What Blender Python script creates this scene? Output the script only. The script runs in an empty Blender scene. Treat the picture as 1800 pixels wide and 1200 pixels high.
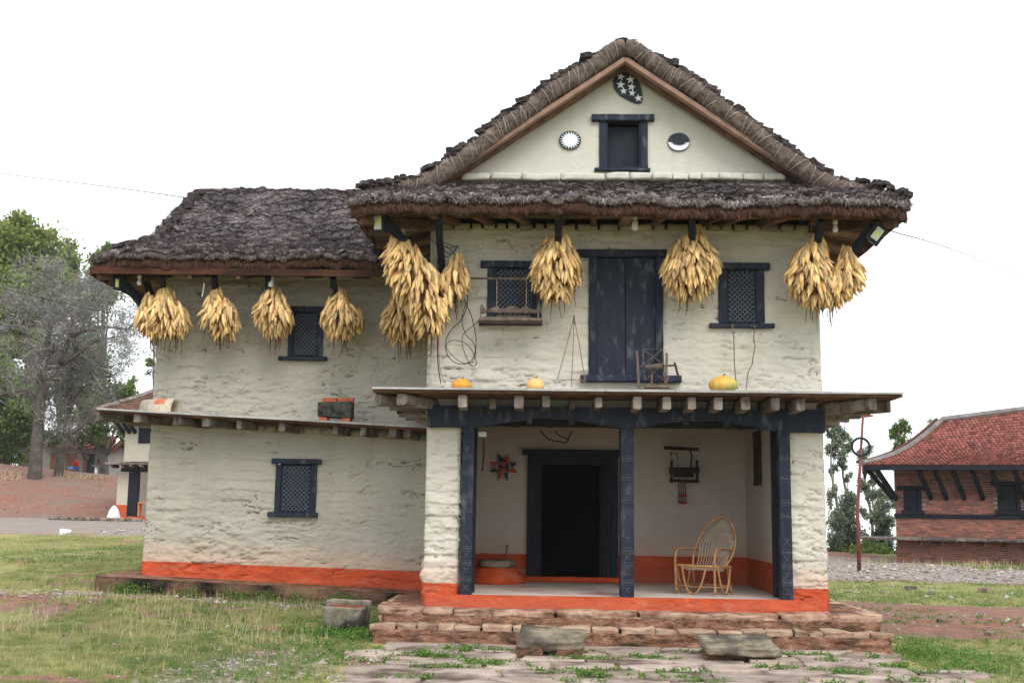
import bpy, math, random
import numpy as np
from mathutils import Vector, Matrix
R = math.radians
rng = np.random.default_rng(7)
random.seed(7)
sc = bpy.context.scene
COL = sc.collection

# ------------------------------------------------------------------ camera, world, sun, exposure
CAM = np.array([0., 0., 1.6])
YAW, PIT, ROL, FPX = R(2.0), R(8.6), 0.014, 2000.0
_f0 = np.array([-math.sin(YAW), math.cos(YAW), 0]); _r0 = np.array([math.cos(YAW), math.sin(YAW), 0])
_fw = math.cos(PIT)*_f0 + math.sin(PIT)*np.array([0, 0, 1.])
_u0 = -math.sin(PIT)*_f0 + math.cos(PIT)*np.array([0, 0, 1.])
_r = math.cos(ROL)*_r0 + math.sin(ROL)*_u0
_u = -math.sin(ROL)*_r0 + math.cos(ROL)*_u0
cd = bpy.data.cameras.new('camera'); cam = bpy.data.objects.new('camera', cd); COL.objects.link(cam)
cd.sensor_width = 36; cd.lens = 40.0; cd.clip_end = 6000; cd.clip_start = 0.1
cam.matrix_world = Matrix(((_r[0], _u[0], -_fw[0], CAM[0]), (_r[1], _u[1], -_fw[1], CAM[1]), (_r[2], _u[2], -_fw[2], CAM[2]), (0, 0, 0, 1)))
sc.camera = cam
def at(px, py, Y):
    d = _fw*FPX + _r*(px-900) - _u*(py-600)
    return CAM + d*(Y/d[1])
def S(px, Y): return px*Y/2000.0

W = bpy.data.worlds.new('World'); sc.world = W; W.use_nodes = True
nt = W.node_tree; nt.nodes.clear()
out = nt.nodes.new('ShaderNodeOutputWorld'); mx = nt.nodes.new('ShaderNodeMixShader')
b1 = nt.nodes.new('ShaderNodeBackground'); b2 = nt.nodes.new('ShaderNodeBackground')
sky = nt.nodes.new('ShaderNodeTexSky'); sky.sky_type = 'NISHITA'; sky.sun_disc = False
sky.sun_elevation = R(46); sky.sun_rotation = R(158)
b1.inputs[1].default_value = 0.1
nt.links.new(sky.outputs[0], b1.inputs[0])
tc = nt.nodes.new('ShaderNodeTexCoord'); nz = nt.nodes.new('ShaderNodeTexNoise'); nz.inputs['Scale'].default_value = 1.3; nz.inputs['Detail'].default_value = 4
cr = nt.nodes.new('ShaderNodeValToRGB'); cr.color_ramp.elements[0].color = (0.83, 0.91, 1.0, 1); cr.color_ramp.elements[1].color = (.94, 0.975, 1.0, 1)
cr.color_ramp.elements[0].position = .3; cr.color_ramp.elements[1].position = .6
nt.links.new(tc.outputs['Generated'], nz.inputs['Vector']); nt.links.new(nz.outputs['Fac'], cr.inputs[0]); nt.links.new(cr.outputs[0], b2.inputs[0])
b2.inputs[1].default_value = 1.08            # bright overcast cloud deck
mx.inputs[0].default_value = 0.88
nt.links.new(b1.outputs[0], mx.inputs[1]); nt.links.new(b2.outputs[0], mx.inputs[2]); nt.links.new(mx.outputs[0], out.inputs[0])

sl = bpy.data.lights.new('sun', 'SUN'); sl.energy = 1.35; sl.angle = R(38); sl.color = (1, .965, .92)
sun = bpy.data.objects.new('sun', sl); COL.objects.link(sun)
az, el = R(158), R(46)   # azimuth from +Y clockwise
sd = Vector((math.sin(az)*math.cos(el), math.cos(az)*math.cos(el), math.sin(el)))
sun.rotation_euler = sd.to_track_quat('Z', 'Y').to_euler()
sun.location = sd*60
sc.view_settings.view_transform = 'Standard'; sc.view_settings.look = 'None'
sc.view_settings.gamma = 1; sc.view_settings.use_curve_mapping = False
sc.view_settings.exposure = 0.82

# ------------------------------------------------------------------ helpers
def lin(r, g, b):
    f = lambda c: (c/255/12.92) if c/255 <= .04045 else ((c/255+.055)/1.055)**2.4
    return (f(r), f(g), f(b))
def _hash(ix, iy, s):
    n = (ix.astype(np.int64)*374761393 + iy.astype(np.int64)*668265263 + int(s)*1274126177) & 0xffffffff
    n = ((n ^ (n >> 13))*1274126177) & 0xffffffff
    return ((n ^ (n >> 16)) & 0xffff)/65535.0
def vn(x, y, s=0):
    x = np.asarray(x, float); y = np.asarray(y, float)
    ix = np.floor(x); iy = np.floor(y); fx = x-ix; fy = y-iy
    fx = fx*fx*(3-2*fx); fy = fy*fy*(3-2*fy)
    a = _hash(ix, iy, s); b = _hash(ix+1, iy, s); c = _hash(ix, iy+1, s); d = _hash(ix+1, iy+1, s)
    return (a*(1-fx)+b*fx)*(1-fy)+(c*(1-fx)+d*fx)*fy
def fbm(x, y, s=0, o=4):
    t = 0; a = .5; n = 0
    for k in range(o):
        t = t+a*vn(x*2**k+k*17.3, y*2**k+k*9.1, s+k); n += a; a *= .5
    return t/n*2-1
def ss(a, b, x):
    t = np.clip((x-a)/(b-a), 0, 1); return t*t*(3-2*t)

def props(o, label=None, cat=None, group=None, kind=None):
    if label: o['label'] = label
    if cat: o['category'] = cat
    if group: o['group'] = group
    if kind: o['kind'] = kind
    return o
def link(name, me, parent=None, loc=None):
    o = bpy.data.objects.new(name, me); COL.objects.link(o)
    if parent is not None: o.parent = parent
    if loc is not None: o.location = loc
    return o
def empty(name, loc, label, cat, group=None, rz=0):
    o = bpy.data.objects.new(name, None); COL.objects.link(o); o.empty_display_size = .2
    o.location = loc; o.rotation_euler = (0, 0, rz)
    return props(o, label, cat, group)
def mesh_np(name, V, F, mat=None, parent=None, smooth=False, attrs=None, loc=None):
    V = np.asarray(V, np.float32); F = np.asarray(F, np.int32); k = F.shape[1]
    me = bpy.data.meshes.new(name); me.vertices.add(len(V)); me.vertices.foreach_set('co', V.ravel())
    me.loops.add(F.size); me.loops.foreach_set('vertex_index', F.ravel())
    me.polygons.add(len(F)); me.polygons.foreach_set('loop_start', np.arange(0, F.size, k, dtype=np.int32))
    me.polygons.foreach_set('use_smooth', np.full(len(F), smooth))
    for n, a in (attrs or {}).items():
        at_ = me.attributes.new(n, 'FLOAT', 'POINT'); at_.data.foreach_set('value', np.asarray(a, np.float32))
    me.update(calc_edges=True)
    if mat: me.materials.append(mat)
    return link(name, me, parent, loc)
class MB:
    def __init__(s): s.v = []; s.f = []
    def add(s, V, F):
        n = len(s.v); s.v += [tuple(map(float, p)) for p in V]; s.f += [tuple(int(i)+n for i in f) for f in F]; return s
    def box(s, c, d, rz=0):
        cx, cy, cz = c; hx, hy, hz = d[0]/2, d[1]/2, d[2]/2; co, si = math.cos(rz), math.sin(rz)
        V = [(cx+x*co-y*si, cy+x*si+y*co, cz+z) for x, y, z in
             [(-hx,-hy,-hz),(hx,-hy,-hz),(hx,hy,-hz),(-hx,hy,-hz),(-hx,-hy,hz),(hx,-hy,hz),(hx,hy,hz),(-hx,hy,hz)]]
        return s.add(V, [(0,3,2,1),(4,5,6,7),(0,1,5,4),(1,2,6,5),(2,3,7,6),(3,0,4,7)])
    def box2(s, a, b): return s.box([(a[i]+b[i])/2 for i in range(3)], [abs(a[i]-b[i]) for i in range(3)])
    def tube(s, P, r, n=8, cap=True):
        P = [Vector(p) for p in P]; m = len(P)
        if not hasattr(r, '__len__'): r = [r]*m
        V = []; ref = None
        for i, p in enumerate(P):
            t = (P[min(i+1, m-1)]-P[max(i-1, 0)])
            t = t.normalized() if t.length > 1e-9 else Vector((0, 0, 1))
            if ref is None: ref = Vector((0, 0, 1)) if abs(t.z) < .9 else Vector((1, 0, 0))
            a = t.cross(ref)
            if a.length < 1e-6: a = t.cross(Vector((0, 1, .3)))
            a.normalize(); b = t.cross(a).normalized(); ref = a.cross(t) if False else ref
            for k in range(n):
                w = 2*math.pi*k/n; V.append(p+a*(r[i]*math.cos(w))+b*(r[i]*math.sin(w)))
        F = [(i*n+k, i*n+(k+1) % n, (i+1)*n+(k+1) % n, (i+1)*n+k) for i in range(m-1) for k in range(n)]
        if cap: F += [tuple(reversed(range(n))), tuple((m-1)*n+k for k in range(n))]
        return s.add(V, F)
    def beam(s, p0, p1, w, h, seg=5, jit=.004, ch=.15, up=(0, 0, 1), taper=1.0):
        p0 = Vector(p0); p1 = Vector(p1); t = (p1-p0).normalized(); a = t.cross(Vector(up))
        if a.length < 1e-4: a = t.cross(Vector((0, 1, 0)))
        a.normalize(); b = a.cross(t).normalized(); c = min(w, h)*ch
        pr = [(-w/2+c,-h/2),(w/2-c,-h/2),(w/2,-h/2+c),(w/2,h/2-c),(w/2-c,h/2),(-w/2+c,h/2),(-w/2,h/2-c),(-w/2,-h/2+c)]
        V = []
        for i in range(seg+1):
            q = p0.lerp(p1, i/seg); k = 1+(taper-1)*i/seg
            ja, jb = random.uniform(-jit, jit), random.uniform(-jit, jit)
            for x, y in pr: V.append(q+a*(x*k+ja+random.uniform(-jit, jit)*.4)+b*(y*k+jb+random.uniform(-jit, jit)*.4))
        F = [(i*8+k, i*8+(k+1) % 8, (i+1)*8+(k+1) % 8, (i+1)*8+k) for i in range(seg) for k in range(8)]
        F += [tuple(reversed(range(8))), tuple(seg*8+k for k in range(8))]
        return s.add(V, F)
    def lathe(s, prof, n=16, c=(0, 0, 0), fn=None):
        V = []
        for r, z in prof:
            for k in range(n):
                w = 2*math.pi*k/n; q = r*(fn(w, z) if fn else 1); V.append((c[0]+q*math.cos(w), c[1]+q*math.sin(w), c[2]+z))
        m = len(prof)
        F = [(i*n+k, i*n+(k+1) % n, (i+1)*n+(k+1) % n, (i+1)*n+k) for i in range(m-1) for k in range(n)]
        F += [tuple(reversed(range(n))), tuple((m-1)*n+k for k in range(n))]
        return s.add(V, F)
    def prism(s, poly, y0, y1):      # polygon in XZ extruded along Y
        n = len(poly); V = [(x, y0, z) for x, z in poly]+[(x, y1, z) for x, z in poly]
        F = [tuple(range(n)), tuple(reversed(range(n, 2*n)))]+[(i, (i+1) % n+0, (i+1) % n+n, i+n) for i in range(n)]
        return s.add(V, F)
    def build(s, name, mat=None, parent=None, smooth=False, loc=None):
        me = bpy.data.meshes.new(name); me.from_pydata(s.v, [], s.f); me.update()
        if smooth: me.polygons.foreach_set('use_smooth', [True]*len(me.polygons))
        if mat: me.materials.append(mat)
        return link(name, me, parent, loc)

def mat(name, c1, c2=None, scale=6, rough=.85, bump=.3, bscale=None, stretch=(1, 1, 1), c3=None, c3t=(.55, .7), c3s=2.5, rnd=0, detail=6, attr=None, spec=.14, bd=.02, ramp=(.35, .65), trans=0):
    m = bpy.data.materials.new(name); m.use_nodes = True; n = m.node_tree; B = n.nodes['Principled BSDF']
    B.inputs['Roughness'].default_value = rough
    B.inputs['Specular IOR Level'].default_value = spec
    N = n.nodes.new; L = n.links.new
    t = N('ShaderNodeTexCoord'); mp = N('ShaderNodeMapping'); mp.inputs['Scale'].default_value = stretch
    vec = t.outputs['Object']
    if rnd:
        oi = N('ShaderNodeObjectInfo'); va = N('ShaderNodeVectorMath'); va.operation = 'ADD'
        sm = N('ShaderNodeMath'); sm.operation = 'MULTIPLY'; sm.inputs[1].default_value = 37.0
        L(oi.outputs['Random'], sm.inputs[0]); L(vec, va.inputs[0]); L(sm.outputs[0], va.inputs[1]); vec = va.outputs[0]
    L(vec, mp.inputs['Vector'])
    nz = N('ShaderNodeTexNoise'); nz.inputs['Scale'].default_value = scale; nz.inputs['Detail'].default_value = detail; nz.inputs['Roughness'].default_value = .62
    L(mp.outputs[0], nz.inputs['Vector'])
    r = N('ShaderNodeValToRGB'); r.color_ramp.elements[0].position, r.color_ramp.elements[1].position = ramp
    r.color_ramp.elements[0].color = (*c1, 1); r.color_ramp.elements[1].color = (*(c2 or c1), 1)
    if attr:
        an = N('ShaderNodeAttribute'); an.attribute_name = attr
        ad = N('ShaderNodeMath'); ad.operation = 'MULTIPLY_ADD'; ad.inputs[1].default_value = .35
        L(nz.outputs['Fac'], ad.inputs[0]); ml = N('ShaderNodeMath'); ml.operation = 'MULTIPLY'; ml.inputs[1].default_value = .65
        L(an.outputs['Fac'], ml.inputs[0]); L(ml.outputs[0], ad.inputs[2]); L(ad.outputs[0], r.inputs[0])
    else: L(nz.outputs['Fac'], r.inputs[0])
    col = r.outputs[0]
    if c3:
        n3 = N('ShaderNodeTexNoise'); n3.inputs['Scale'].default_value = c3s; n3.inputs['Detail'].default_value = 7
        L(mp.outputs[0], n3.inputs['Vector']); r3 = N('ShaderNodeMapRange'); r3.inputs[1].default_value, r3.inputs[2].default_value = c3t
        L(n3.outputs['Fac'], r3.inputs[0]); x3 = N('ShaderNodeMix'); x3.data_type = 'RGBA'
        L(r3.outputs[0], x3.inputs[0]); L(col, x3.inputs[6]); x3.inputs[7].default_value = (*c3, 1); col = x3.outputs[2]
    if rnd:
        hs = N('ShaderNodeHueSaturation'); mr = N('ShaderNodeMapRange'); mr.inputs[3].default_value = 1-rnd; mr.inputs[4].default_value = 1+rnd
        L(oi.outputs['Random'], mr.inputs[0]); L(mr.outputs[0], hs.inputs['Value']); L(col, hs.inputs['Color']); col = hs.outputs[0]
    L(col, B.inputs['Base Color'])
    if bump:
        nb = N('ShaderNodeTexNoise'); nb.inputs['Scale'].default_value = bscale or scale*5; nb.inputs['Detail'].default_value = 5
        L(mp.outputs[0], nb.inputs['Vector']); bp = N('ShaderNodeBump'); bp.inputs['Strength'].default_value = bump; bp.inputs['Distance'].default_value = bd
        L(nb.outputs['Fac'], bp.inputs['Height']); L(bp.outputs[0], B.inputs['Normal'])
    if trans:
        ms = N('ShaderNodeMixShader'); tr = N('ShaderNodeBsdfTranslucent'); ms.inputs[0].default_value = trans
        L(col, tr.inputs['Color']); L(B.outputs[0], ms.inputs[1]); L(tr.outputs[0], ms.inputs[2]); L(ms.outputs[0], n.nodes['Material Output'].inputs['Surface'])
    return m
def wall_mat(name, band_z, slope=0.0, x0=0.0, cream=(.585, .55, .475), cream2=(.515, .48, .405), stain=.38):
    """painted mud wall: red clay band below band_z, pink splash stain above, cream paint"""
    m = bpy.data.materials.new(name); m.use_nodes = True; n = m.node_tree; B = n.nodes['Principled BSDF']
    B.inputs['Roughness'].default_value = .92; B.inputs['Specular IOR Level'].default_value = .05
    N = n.nodes.new; L = n.links.new
    def math_(op, a, b=None, c=None):
        q = N('ShaderNodeMath'); q.operation = op
        for i, v in enumerate((a, b, c)):
            if v is None: continue
            if isinstance(v, (int, float)): q.inputs[i].default_value = v
            else: L(v, q.inputs[i])
        return q.outputs[0]
    def noise(sc_, st=(1, 1, 1), det=5):
        mp = N('ShaderNodeMapping'); mp.inputs['Scale'].default_value = st; L(t.outputs['Object'], mp.inputs['Vector'])
        q = N('ShaderNodeTexNoise'); q.inputs['Scale'].default_value = sc_; q.inputs['Detail'].default_value = det; q.inputs['Roughness'].default_value = .6
        L(mp.outputs[0], q.inputs['Vector']); return q.outputs['Fac']
    def mixc(f, a, b):
        q = N('ShaderNodeMix'); q.data_type = 'RGBA'; L(f, q.inputs[0])
        for i, v in ((6, a), (7, b)):
            if isinstance(v, tuple): q.inputs[i].default_value = (*v, 1)
            else: L(v, q.inputs[i])
        return q.outputs[2]
    def rng_(v, a, b, c=0., d=1.):
        q = N('ShaderNodeMapRange'); q.inputs[1].default_value = a; q.inputs[2].default_value = b; q.inputs[3].default_value = c; q.inputs[4].default_value = d
        L(v, q.inputs[0]); return q.outputs[0]
    t = N('ShaderNodeTexCoord'); sx = N('ShaderNodeSeparateXYZ'); L(t.outputs['Object'], sx.inputs[0])
    z = math_('ADD', sx.outputs[2], math_('MULTIPLY', math_('SUBTRACT', sx.outputs[0], x0), slope))
    n1 = noise(1.6); n2 = noise(7, (1, 1, 3)); n3 = noise(3.0, (1, 1, 2.5), 8)
    c = mixc(rng_(n1, .3, .7), cream2, cream)
    c = mixc(rng_(n2, .35, .75, 0, .5), c, tuple(v*.9 for v in cream2))
    n5 = noise(2.2, (1.6, 1.6, .12), 4); c = mixc(rng_(n5, .52, .75, 0, .35), c, tuple(v*.72 for v in cream2))
    # earthy scuffs where paint is thin
    c = mixc(rng_(n3, .66, .78, 0, .6), c, (.36, .29, .2))
    ca = N('ShaderNodeAttribute'); ca.attribute_name = 'crack_shade'; c = mixc(rng_(ca.outputs['Fac'], .15, .8, 0, .8), c, (.13, .095, .06))  # crease shade painted into the cracks as a dark bare-mud brown
    zz = math_('MULTIPLY_ADD', math_('SUBTRACT', n3, .5), .5, z)
    st = rng_(zz, band_z, band_z+stain, .6, 0)
    c = mixc(st, c, (.54, .34, .245))
    zb = math_('MULTIPLY_ADD', math_('SUBTRACT', n2, .5), .035, z)
    bandm = rng_(zb, band_z-.006, band_z+.006, 1, 0)
    red = mixc(rng_(n1, .3, .7), (.54, .098, .040), (.40, .064, .027))
    red = mixc(rng_(zz, band_z-.42, band_z-.15, .7, 0), red, (.36, .11, .07))
    red = mixc(rng_(n3, .54, .70, 0, .6), red, (.46, .20, .13))
    n6 = noise(5.5, (1, 1, 2), 8); red = mixc(rng_(n6, .60, .70, 0, .55), red, (.22, .06, .04))
    c = mixc(bandm, c, red)
    L(c, B.inputs['Base Color'])
    nb = noise(28, (1, 1, 1.6), 6)
    bp = N('ShaderNodeBump'); bp.inputs['Strength'].default_value = .45; bp.inputs['Distance'].default_value = .015
    L(nb, bp.inputs['Height']); L(bp.outputs[0], B.inputs['Normal'])
    return m

M = {}
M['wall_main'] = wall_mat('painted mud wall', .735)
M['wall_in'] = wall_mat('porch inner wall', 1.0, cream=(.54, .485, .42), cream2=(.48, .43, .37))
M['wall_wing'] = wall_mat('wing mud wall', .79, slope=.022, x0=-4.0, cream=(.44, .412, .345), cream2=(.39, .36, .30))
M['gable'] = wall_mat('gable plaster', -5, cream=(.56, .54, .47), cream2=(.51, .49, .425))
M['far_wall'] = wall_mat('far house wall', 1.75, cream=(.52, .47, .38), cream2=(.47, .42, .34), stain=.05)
M['wood_blue'] = mat('blue black painted wood', (.013, .017, .029), (.024, .030, .049), 5, .55, .35, 40, (1, 1, .35), c3=(.10, .11, .12), c3t=(.56, .76), c3s=11)
M['lattice'] = mat('lattice bars', (.055, .066, .088), (.085, .098, .122), 9, .6, .2)
M['wood_dark'] = mat('dark painted wood', (.010, .013, .02), (.02, .024, .032), 5, .6, .3, 40)
M['wood_black'] = mat('black strut wood', (.008, .010, .016), (.016, .019, .027), 7, .6, .3, 40)
M['wood_grey'] = mat('weathered timber', (.12, .095, .08), (.26, .225, .20), 7, .9, .6, 30, (1, 1, 1), c3=(.06, .035, .025), c3t=(.5, .7), c3s=4, rnd=.35)
M['wood_brown'] = mat('brown timber', (.085, .042, .026), (.17, .095, .06), 7, .85, .5, 30, c3=(.05, .03, .02), c3t=(.5, .75), rnd=.3)
M['wood_red'] = mat('reddish eave board', (.065, .028, .017), (.135, .054, .032), 5, .95, .8, 30, (1, 1, 3), c3=(.04, .022, .015), c3t=(.45, .65), rnd=.12)
M['rake'] = mat('planed rake board', (.21, .125, .09), (.31, .20, .15), 6, .8, .3, 30, (1, 1, 1), c3=(.22, .12, .08), c3t=(.55, .75))
M['soffit'] = mat('soffit planks', (.15, .10, .062), (.24, .17, .11), 6, .9, .4, 25, (1, 1, 1), rnd=.25)
M['soffit_stone'] = mat('dusty eave stone', (.26, .23, .16), (.38, .34, .25), 6, .9, .5, 25, rnd=.25)
M['slab'] = mat('ledge slate', (.30, .29, .28), (.42, .41, .39), 5, .8, .4, 30, rnd=.15)
M['thatch'] = mat('weathered thatch', (.050, .040, .040), (.26, .212, .208), 9, .95, .9, 45, (1, 1, 1), c3=(.018, .012, .012), c3t=(.52, .7), c3s=5, bd=.03)
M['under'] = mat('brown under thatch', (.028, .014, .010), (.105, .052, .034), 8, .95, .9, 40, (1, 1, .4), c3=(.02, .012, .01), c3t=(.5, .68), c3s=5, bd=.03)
M['strand'] = mat('thatch straw', (.058, .046, .047), (.54, .46, .46), 4, .9, 0, attr='rnd', ramp=(.25, .85))
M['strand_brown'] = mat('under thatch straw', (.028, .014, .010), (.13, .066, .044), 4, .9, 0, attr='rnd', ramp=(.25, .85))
M['strand_tan'] = mat('bundled straw', (.06, .043, .036), (.28, .215, .18), 4, .85, 0, attr='rnd', ramp=(.25, .85))
M['clump'] = mat('thatch bundle end', (.03, .022, .022), (.10, .08, .078), 14, .95, .9, 60, rnd=.3)
M['rope'] = mat('straw rope', (.20, .165, .145), (.34, .29, .26), 12, .8, .3, rnd=.2)
M['corn'] = mat('dry corn husk', (.54, .31, .10), (.80, .60, .30), 6, .65, .6, 45, (4, 4, .5), c3=(.20, .075, .025), c3t=(.52, .72), c3s=5, rnd=.36, spec=.35, bd=.008)
M['corncore'] = mat('husk stems', (.08, .035, .015), (.20, .10, .04), 12, .9, .6)
M['floor'] = mat('porch mud floor', (.50, .40, .345), (.62, .53, .465), 1.6, .9, .3, 14, c3=(.38, .11, .06), c3t=(.58, .72), c3s=1.1)
M['clay'] = mat('red clay', (.44, .06, .018), (.60, .10, .03), 4, .9, .4, 20, c3=(.42, .2, .13), c3t=(.55, .75))
M['stone_red'] = mat('clay smeared stone', (.27, .14, .092), (.44, .30, .215), 6, .92, .7, 18, c3=(.17, .085, .055), c3t=(.5, .66), c3s=4, rnd=.18, bd=.03)
M['stone_warm'] = mat('step edge stone', (.30, .185, .125), (.45, .33, .235), 5, .9, .7, 20, c3=(.24, .12, .08), c3t=(.52, .7), c3s=3, rnd=.2, bd=.03)
M['mud_red'] = mat('red mud core', (.14, .062, .036), (.32, .175, .115), 7, .95, 1.0, 22, (1, 1, 1.8), c3=(.07, .045, .03), c3t=(.48, .68), c3s=3, bd=.04)
M['moss'] = mat('mossy plinth', (.10, .055, .035), (.24, .14, .09), 3, .95, .8, 14, c3=(.018, .015, .011), c3t=(.45, .62), c3s=1.5, bd=.04)
M['flag'] = mat('flagstone', (.28, .21, .17), (.44, .36, .30), 3.0, .9, 1.0, 14, c3=(.13, .095, .075), c3t=(.50, .66), c3s=2.2, rnd=.2, bd=.02)
M['stone_grey'] = mat('grey slab stone', (.13, .10, .07), (.30, .25, .185), 6, .88, .9, 14, c3=(.09, .075, .06), c3t=(.46, .62), c3s=3.5, rnd=.1)
M['trough'] = mat('weathered cement', (.15, .125, .085), (.36, .32, .25), 4, .9, .5, 25, c3=(.055, .05, .045), c3t=(.45, .58), c3s=3.2)
M['drum'] = mat('pale cement coat', (.36, .30, .22), (.56, .50, .40), 4, .9, .5, 25, c3=(.50, .22, .08), c3t=(.6, .7), c3s=3.2)
M['brick'] = mat('fired brick', (.42, .10, .045), (.55, .17, .08), 8, .85, .4, 40, rnd=.15)
M['brick_far'] = mat('brick field', (.13, .065, .055), (.50, .17, .11), 1, .9, 0, attr='rnd', ramp=(.15, .85))
M['mortar'] = mat('dark mortar', (.30, .25, .23), (.40, .35, .32), 6, .95, .3)
M['tile_old'] = mat('old mossy roof tile', (.07, .04, .03), (.22, .11, .08), 2, .9, 0, attr='rnd', ramp=(.2, .9))
M['tile_far'] = mat('clay roof tile', (.10, .036, .030), (.34, .115, .09), 2, .85, 0, attr='rnd', ramp=(.2, .9))
M['cement'] = mat('cement ridge', (.13, .115, .11), (.23, .21, .205), 3, .9, .3)
M['blackstone'] = mat('sooted stone', (.02, .019, .017), (.09, .085, .075), 9, .9, .5, c3=(.18, .15, .12), c3t=(.66, .8), c3s=4)
M['pumpkin'] = mat('orange pumpkin', (.62, .24, .03), (.78, .36, .06), 3, .45, .15, 20, c3=(.55, .42, .12), c3t=(.6, .8), c3s=6)
M['pumpkin_pale'] = mat('pale pumpkin', (.72, .42, .15), (.8, .5, .2), 3, .5, .15, 20, c3=(.6, .3, .1), c3t=(.6, .8))
M['pumpkin_green'] = mat('striped pumpkin', (.68, .33, .06), (.62, .46, .13), 3, .45, .15, 20, c3=(.28, .34, .12), c3t=(.52, .66), c3s=5)
M['rattan'] = mat('rattan cane', (.30, .135, .055), (.46, .26, .12), 10, .5, .2, rnd=.15)
M['rattan_pale'] = mat('pale split cane', (.38, .29, .21), (.52, .43, .34), 10, .6, .2)
M['oldwood'] = mat('old grey brown wood', (.07, .05, .04), (.16, .125, .105), 9, .8, .4, 40)
M['oldwood_dk'] = mat('sooty wood', (.02, .016, .013), (.05, .04, .032), 9, .8, .4, 40)
M['stick'] = mat('dry cane', (.16, .10, .065), (.30, .21, .15), 12, .8, .3)
M['cable'] = mat('black cable', (.02, .02, .022), None, 5, .5, 0)
M['cable_red'] = mat('red cable', (.25, .03, .03), None, 5, .5, 0)
M['white'] = mat('white paint', (.84, .86, .90), (.78, .80, .84), 6, .7, .1)
M['whiteplastic'] = mat('white plastic', (.7, .72, .74), None, 6, .35, 0)
M['glassbulb'] = mat('frosted bulb', (.62, .63, .64), None, 6, .15, 0, spec=.6)
M['redplastic'] = mat('red plastic', (.5, .03, .03), None, 6, .4, 0)
M['emblem'] = mat('emblem black', (.035, .038, .046), (.055, .058, .068), 8, .8, .1)
M['lampglass'] = mat('lamp glass', (.42, .45, .36), (.5, .53, .42), 9, .12, 0, spec=.8)
M['lampyellow'] = mat('lamp chip', (.6, .62, .08), None, 6, .4, 0)
M['metal_dk'] = mat('black lamp metal', (.012, .014, .017), (.02, .022, .026), 9, .4, .1)
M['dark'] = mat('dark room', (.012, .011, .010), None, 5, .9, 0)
M['bark'] = mat('grey bark', (.13, .115, .10), (.24, .215, .19), 3, .95, .5, 10)
M['bark_dk'] = mat('dark bark', (.05, .045, .04), (.12, .10, .085), 3, .95, .5, 10)
M['branch'] = mat('grey branches', (.10, .09, .085), (.23, .21, .20), 3, .95, 0, attr='rnd')
M['twig'] = mat('dry grey twigs', (.15, .135, .13), (.30, .28, .275), 3, .95, 0, attr='rnd')
M['leaf_y'] = mat('yellow green leaves', (.09, .13, .028), (.33, .40, .11), 1, .7, 0, attr='rnd', ramp=(.15, .85), trans=.42)
M['leaf_g'] = mat('green leaves', (.055, .095, .024), (.22, .30, .085), 1, .7, 0, attr='rnd', ramp=(.15, .85), trans=.42)
M['leaf_d'] = mat('grey green leaves', (.095, .125, .085), (.33, .39, .27), 1, .7, 0, attr='rnd', ramp=(.15, .85), trans=.42)
M['leaf_b'] = mat('bright leaves', (.10, .20, .025), (.22, .36, .06), 1, .7, 0, attr='rnd', ramp=(.15, .85), trans=.42)
M['grass'] = mat('grass blades', (.115, .185, .05), (.54, .48, .225), .5, .7, 0, attr='rnd', ramp=(.15, .9), trans=.42)
M['weed'] = mat('weed leaves', (.075, .17, .025), (.17, .30, .06), 2, .6, 0, attr='rnd', ramp=(.15, .85), trans=.42)
M['straw'] = mat('dry grass stems', (.38, .30, .17), (.55, .46, .28), 2, .8, 0, attr='rnd')
M['pebble'] = mat('pale gravel', (.15, .12, .10), (.46, .41, .37), 2, .9, 0, attr='rnd', ramp=(.2, .85))
M['polepaint'] = mat('red oxide steel', (.15, .045, .04), (.22, .075, .065), 3, .7, .2)
M['sack'] = mat('white sack', (.6, .6, .6), (.7, .7, .7), 4, .8, .4)
M['jacket'] = mat('red jacket', (.55, .02, .02), (.45, .015, .015), 6, .8, .1)
M['jeans'] = mat('blue jeans', (.10, .16, .28), (.07, .11, .2), 6, .8, .1)
M['skin'] = mat('skin', (.28, .15, .10), None, 6, .6, 0)
M['hair'] = mat('black hair', (.01, .009, .008), None, 6, .5, 0)
M['orangewood'] = mat('orange varnished wood', (.42, .14, .04), (.5, .2, .07), 6, .6, .2)

# ------------------------------------------------------------------ terrain
def interp(x, kn):
    return np.interp(x, [k[0] for k in kn], [k[1] for k in kn])
def ground(X, Y):
    X = np.asarray(X, float); Y = np.asarray(Y, float)
    near = interp(Y, [(5, -.03), (11, 0), (13.7, .06), (16.4, .24), (20, .30), (30, .36)])
    right = interp(Y, [(5, -.03), (11, 0), (13.7, .05), (16.4, .10), (24, .16), (36, .25), (46, .3), (54, -3), (75, -18), (140, -50), (400, -110), (1600, -160)])
    left = interp(Y, [(5, -.03), (11, 0), (13.7, .07), (16.4, .25), (20, .36), (27, .56), (34, .80), (42, .98), (49, 1.1), (52.5, 1.25), (55, 1.95), (61, 3.08), (75, 3.6), (90, 3.86), (96, 3.92), (150, 7), (300, 9), (1600, -40)])
    left = left + np.clip(-X-2, 0, 5)*.038*np.clip((Y-9)/7, 0, 1)*np.clip((40-Y)/15, 0, 1)
    w = ss(-1.5, 4.5, X)
    z = left*(1-w)+right*w
    z = z + .05*fbm(X*.25, Y*.25, 3)*ss(15, 26, Y) + .012*fbm(X*1.3, Y*1.3, 5)
    bank = ss(50, 54, Y)*(1-ss(60, 70, Y))*(1-w)
    z = z + bank*(.30*fbm(X*.35, Y*.6, 11)*(1-ss(57, 60, Y)))+ss(52, 60, Y)*(1-ss(66, 80, Y))*(1-w)*(-.115*np.clip(X+25.4, -12, 8))
    return z
def gz(x, y): return float(ground(np.array([x]), np.array([y]))[0])
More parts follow.
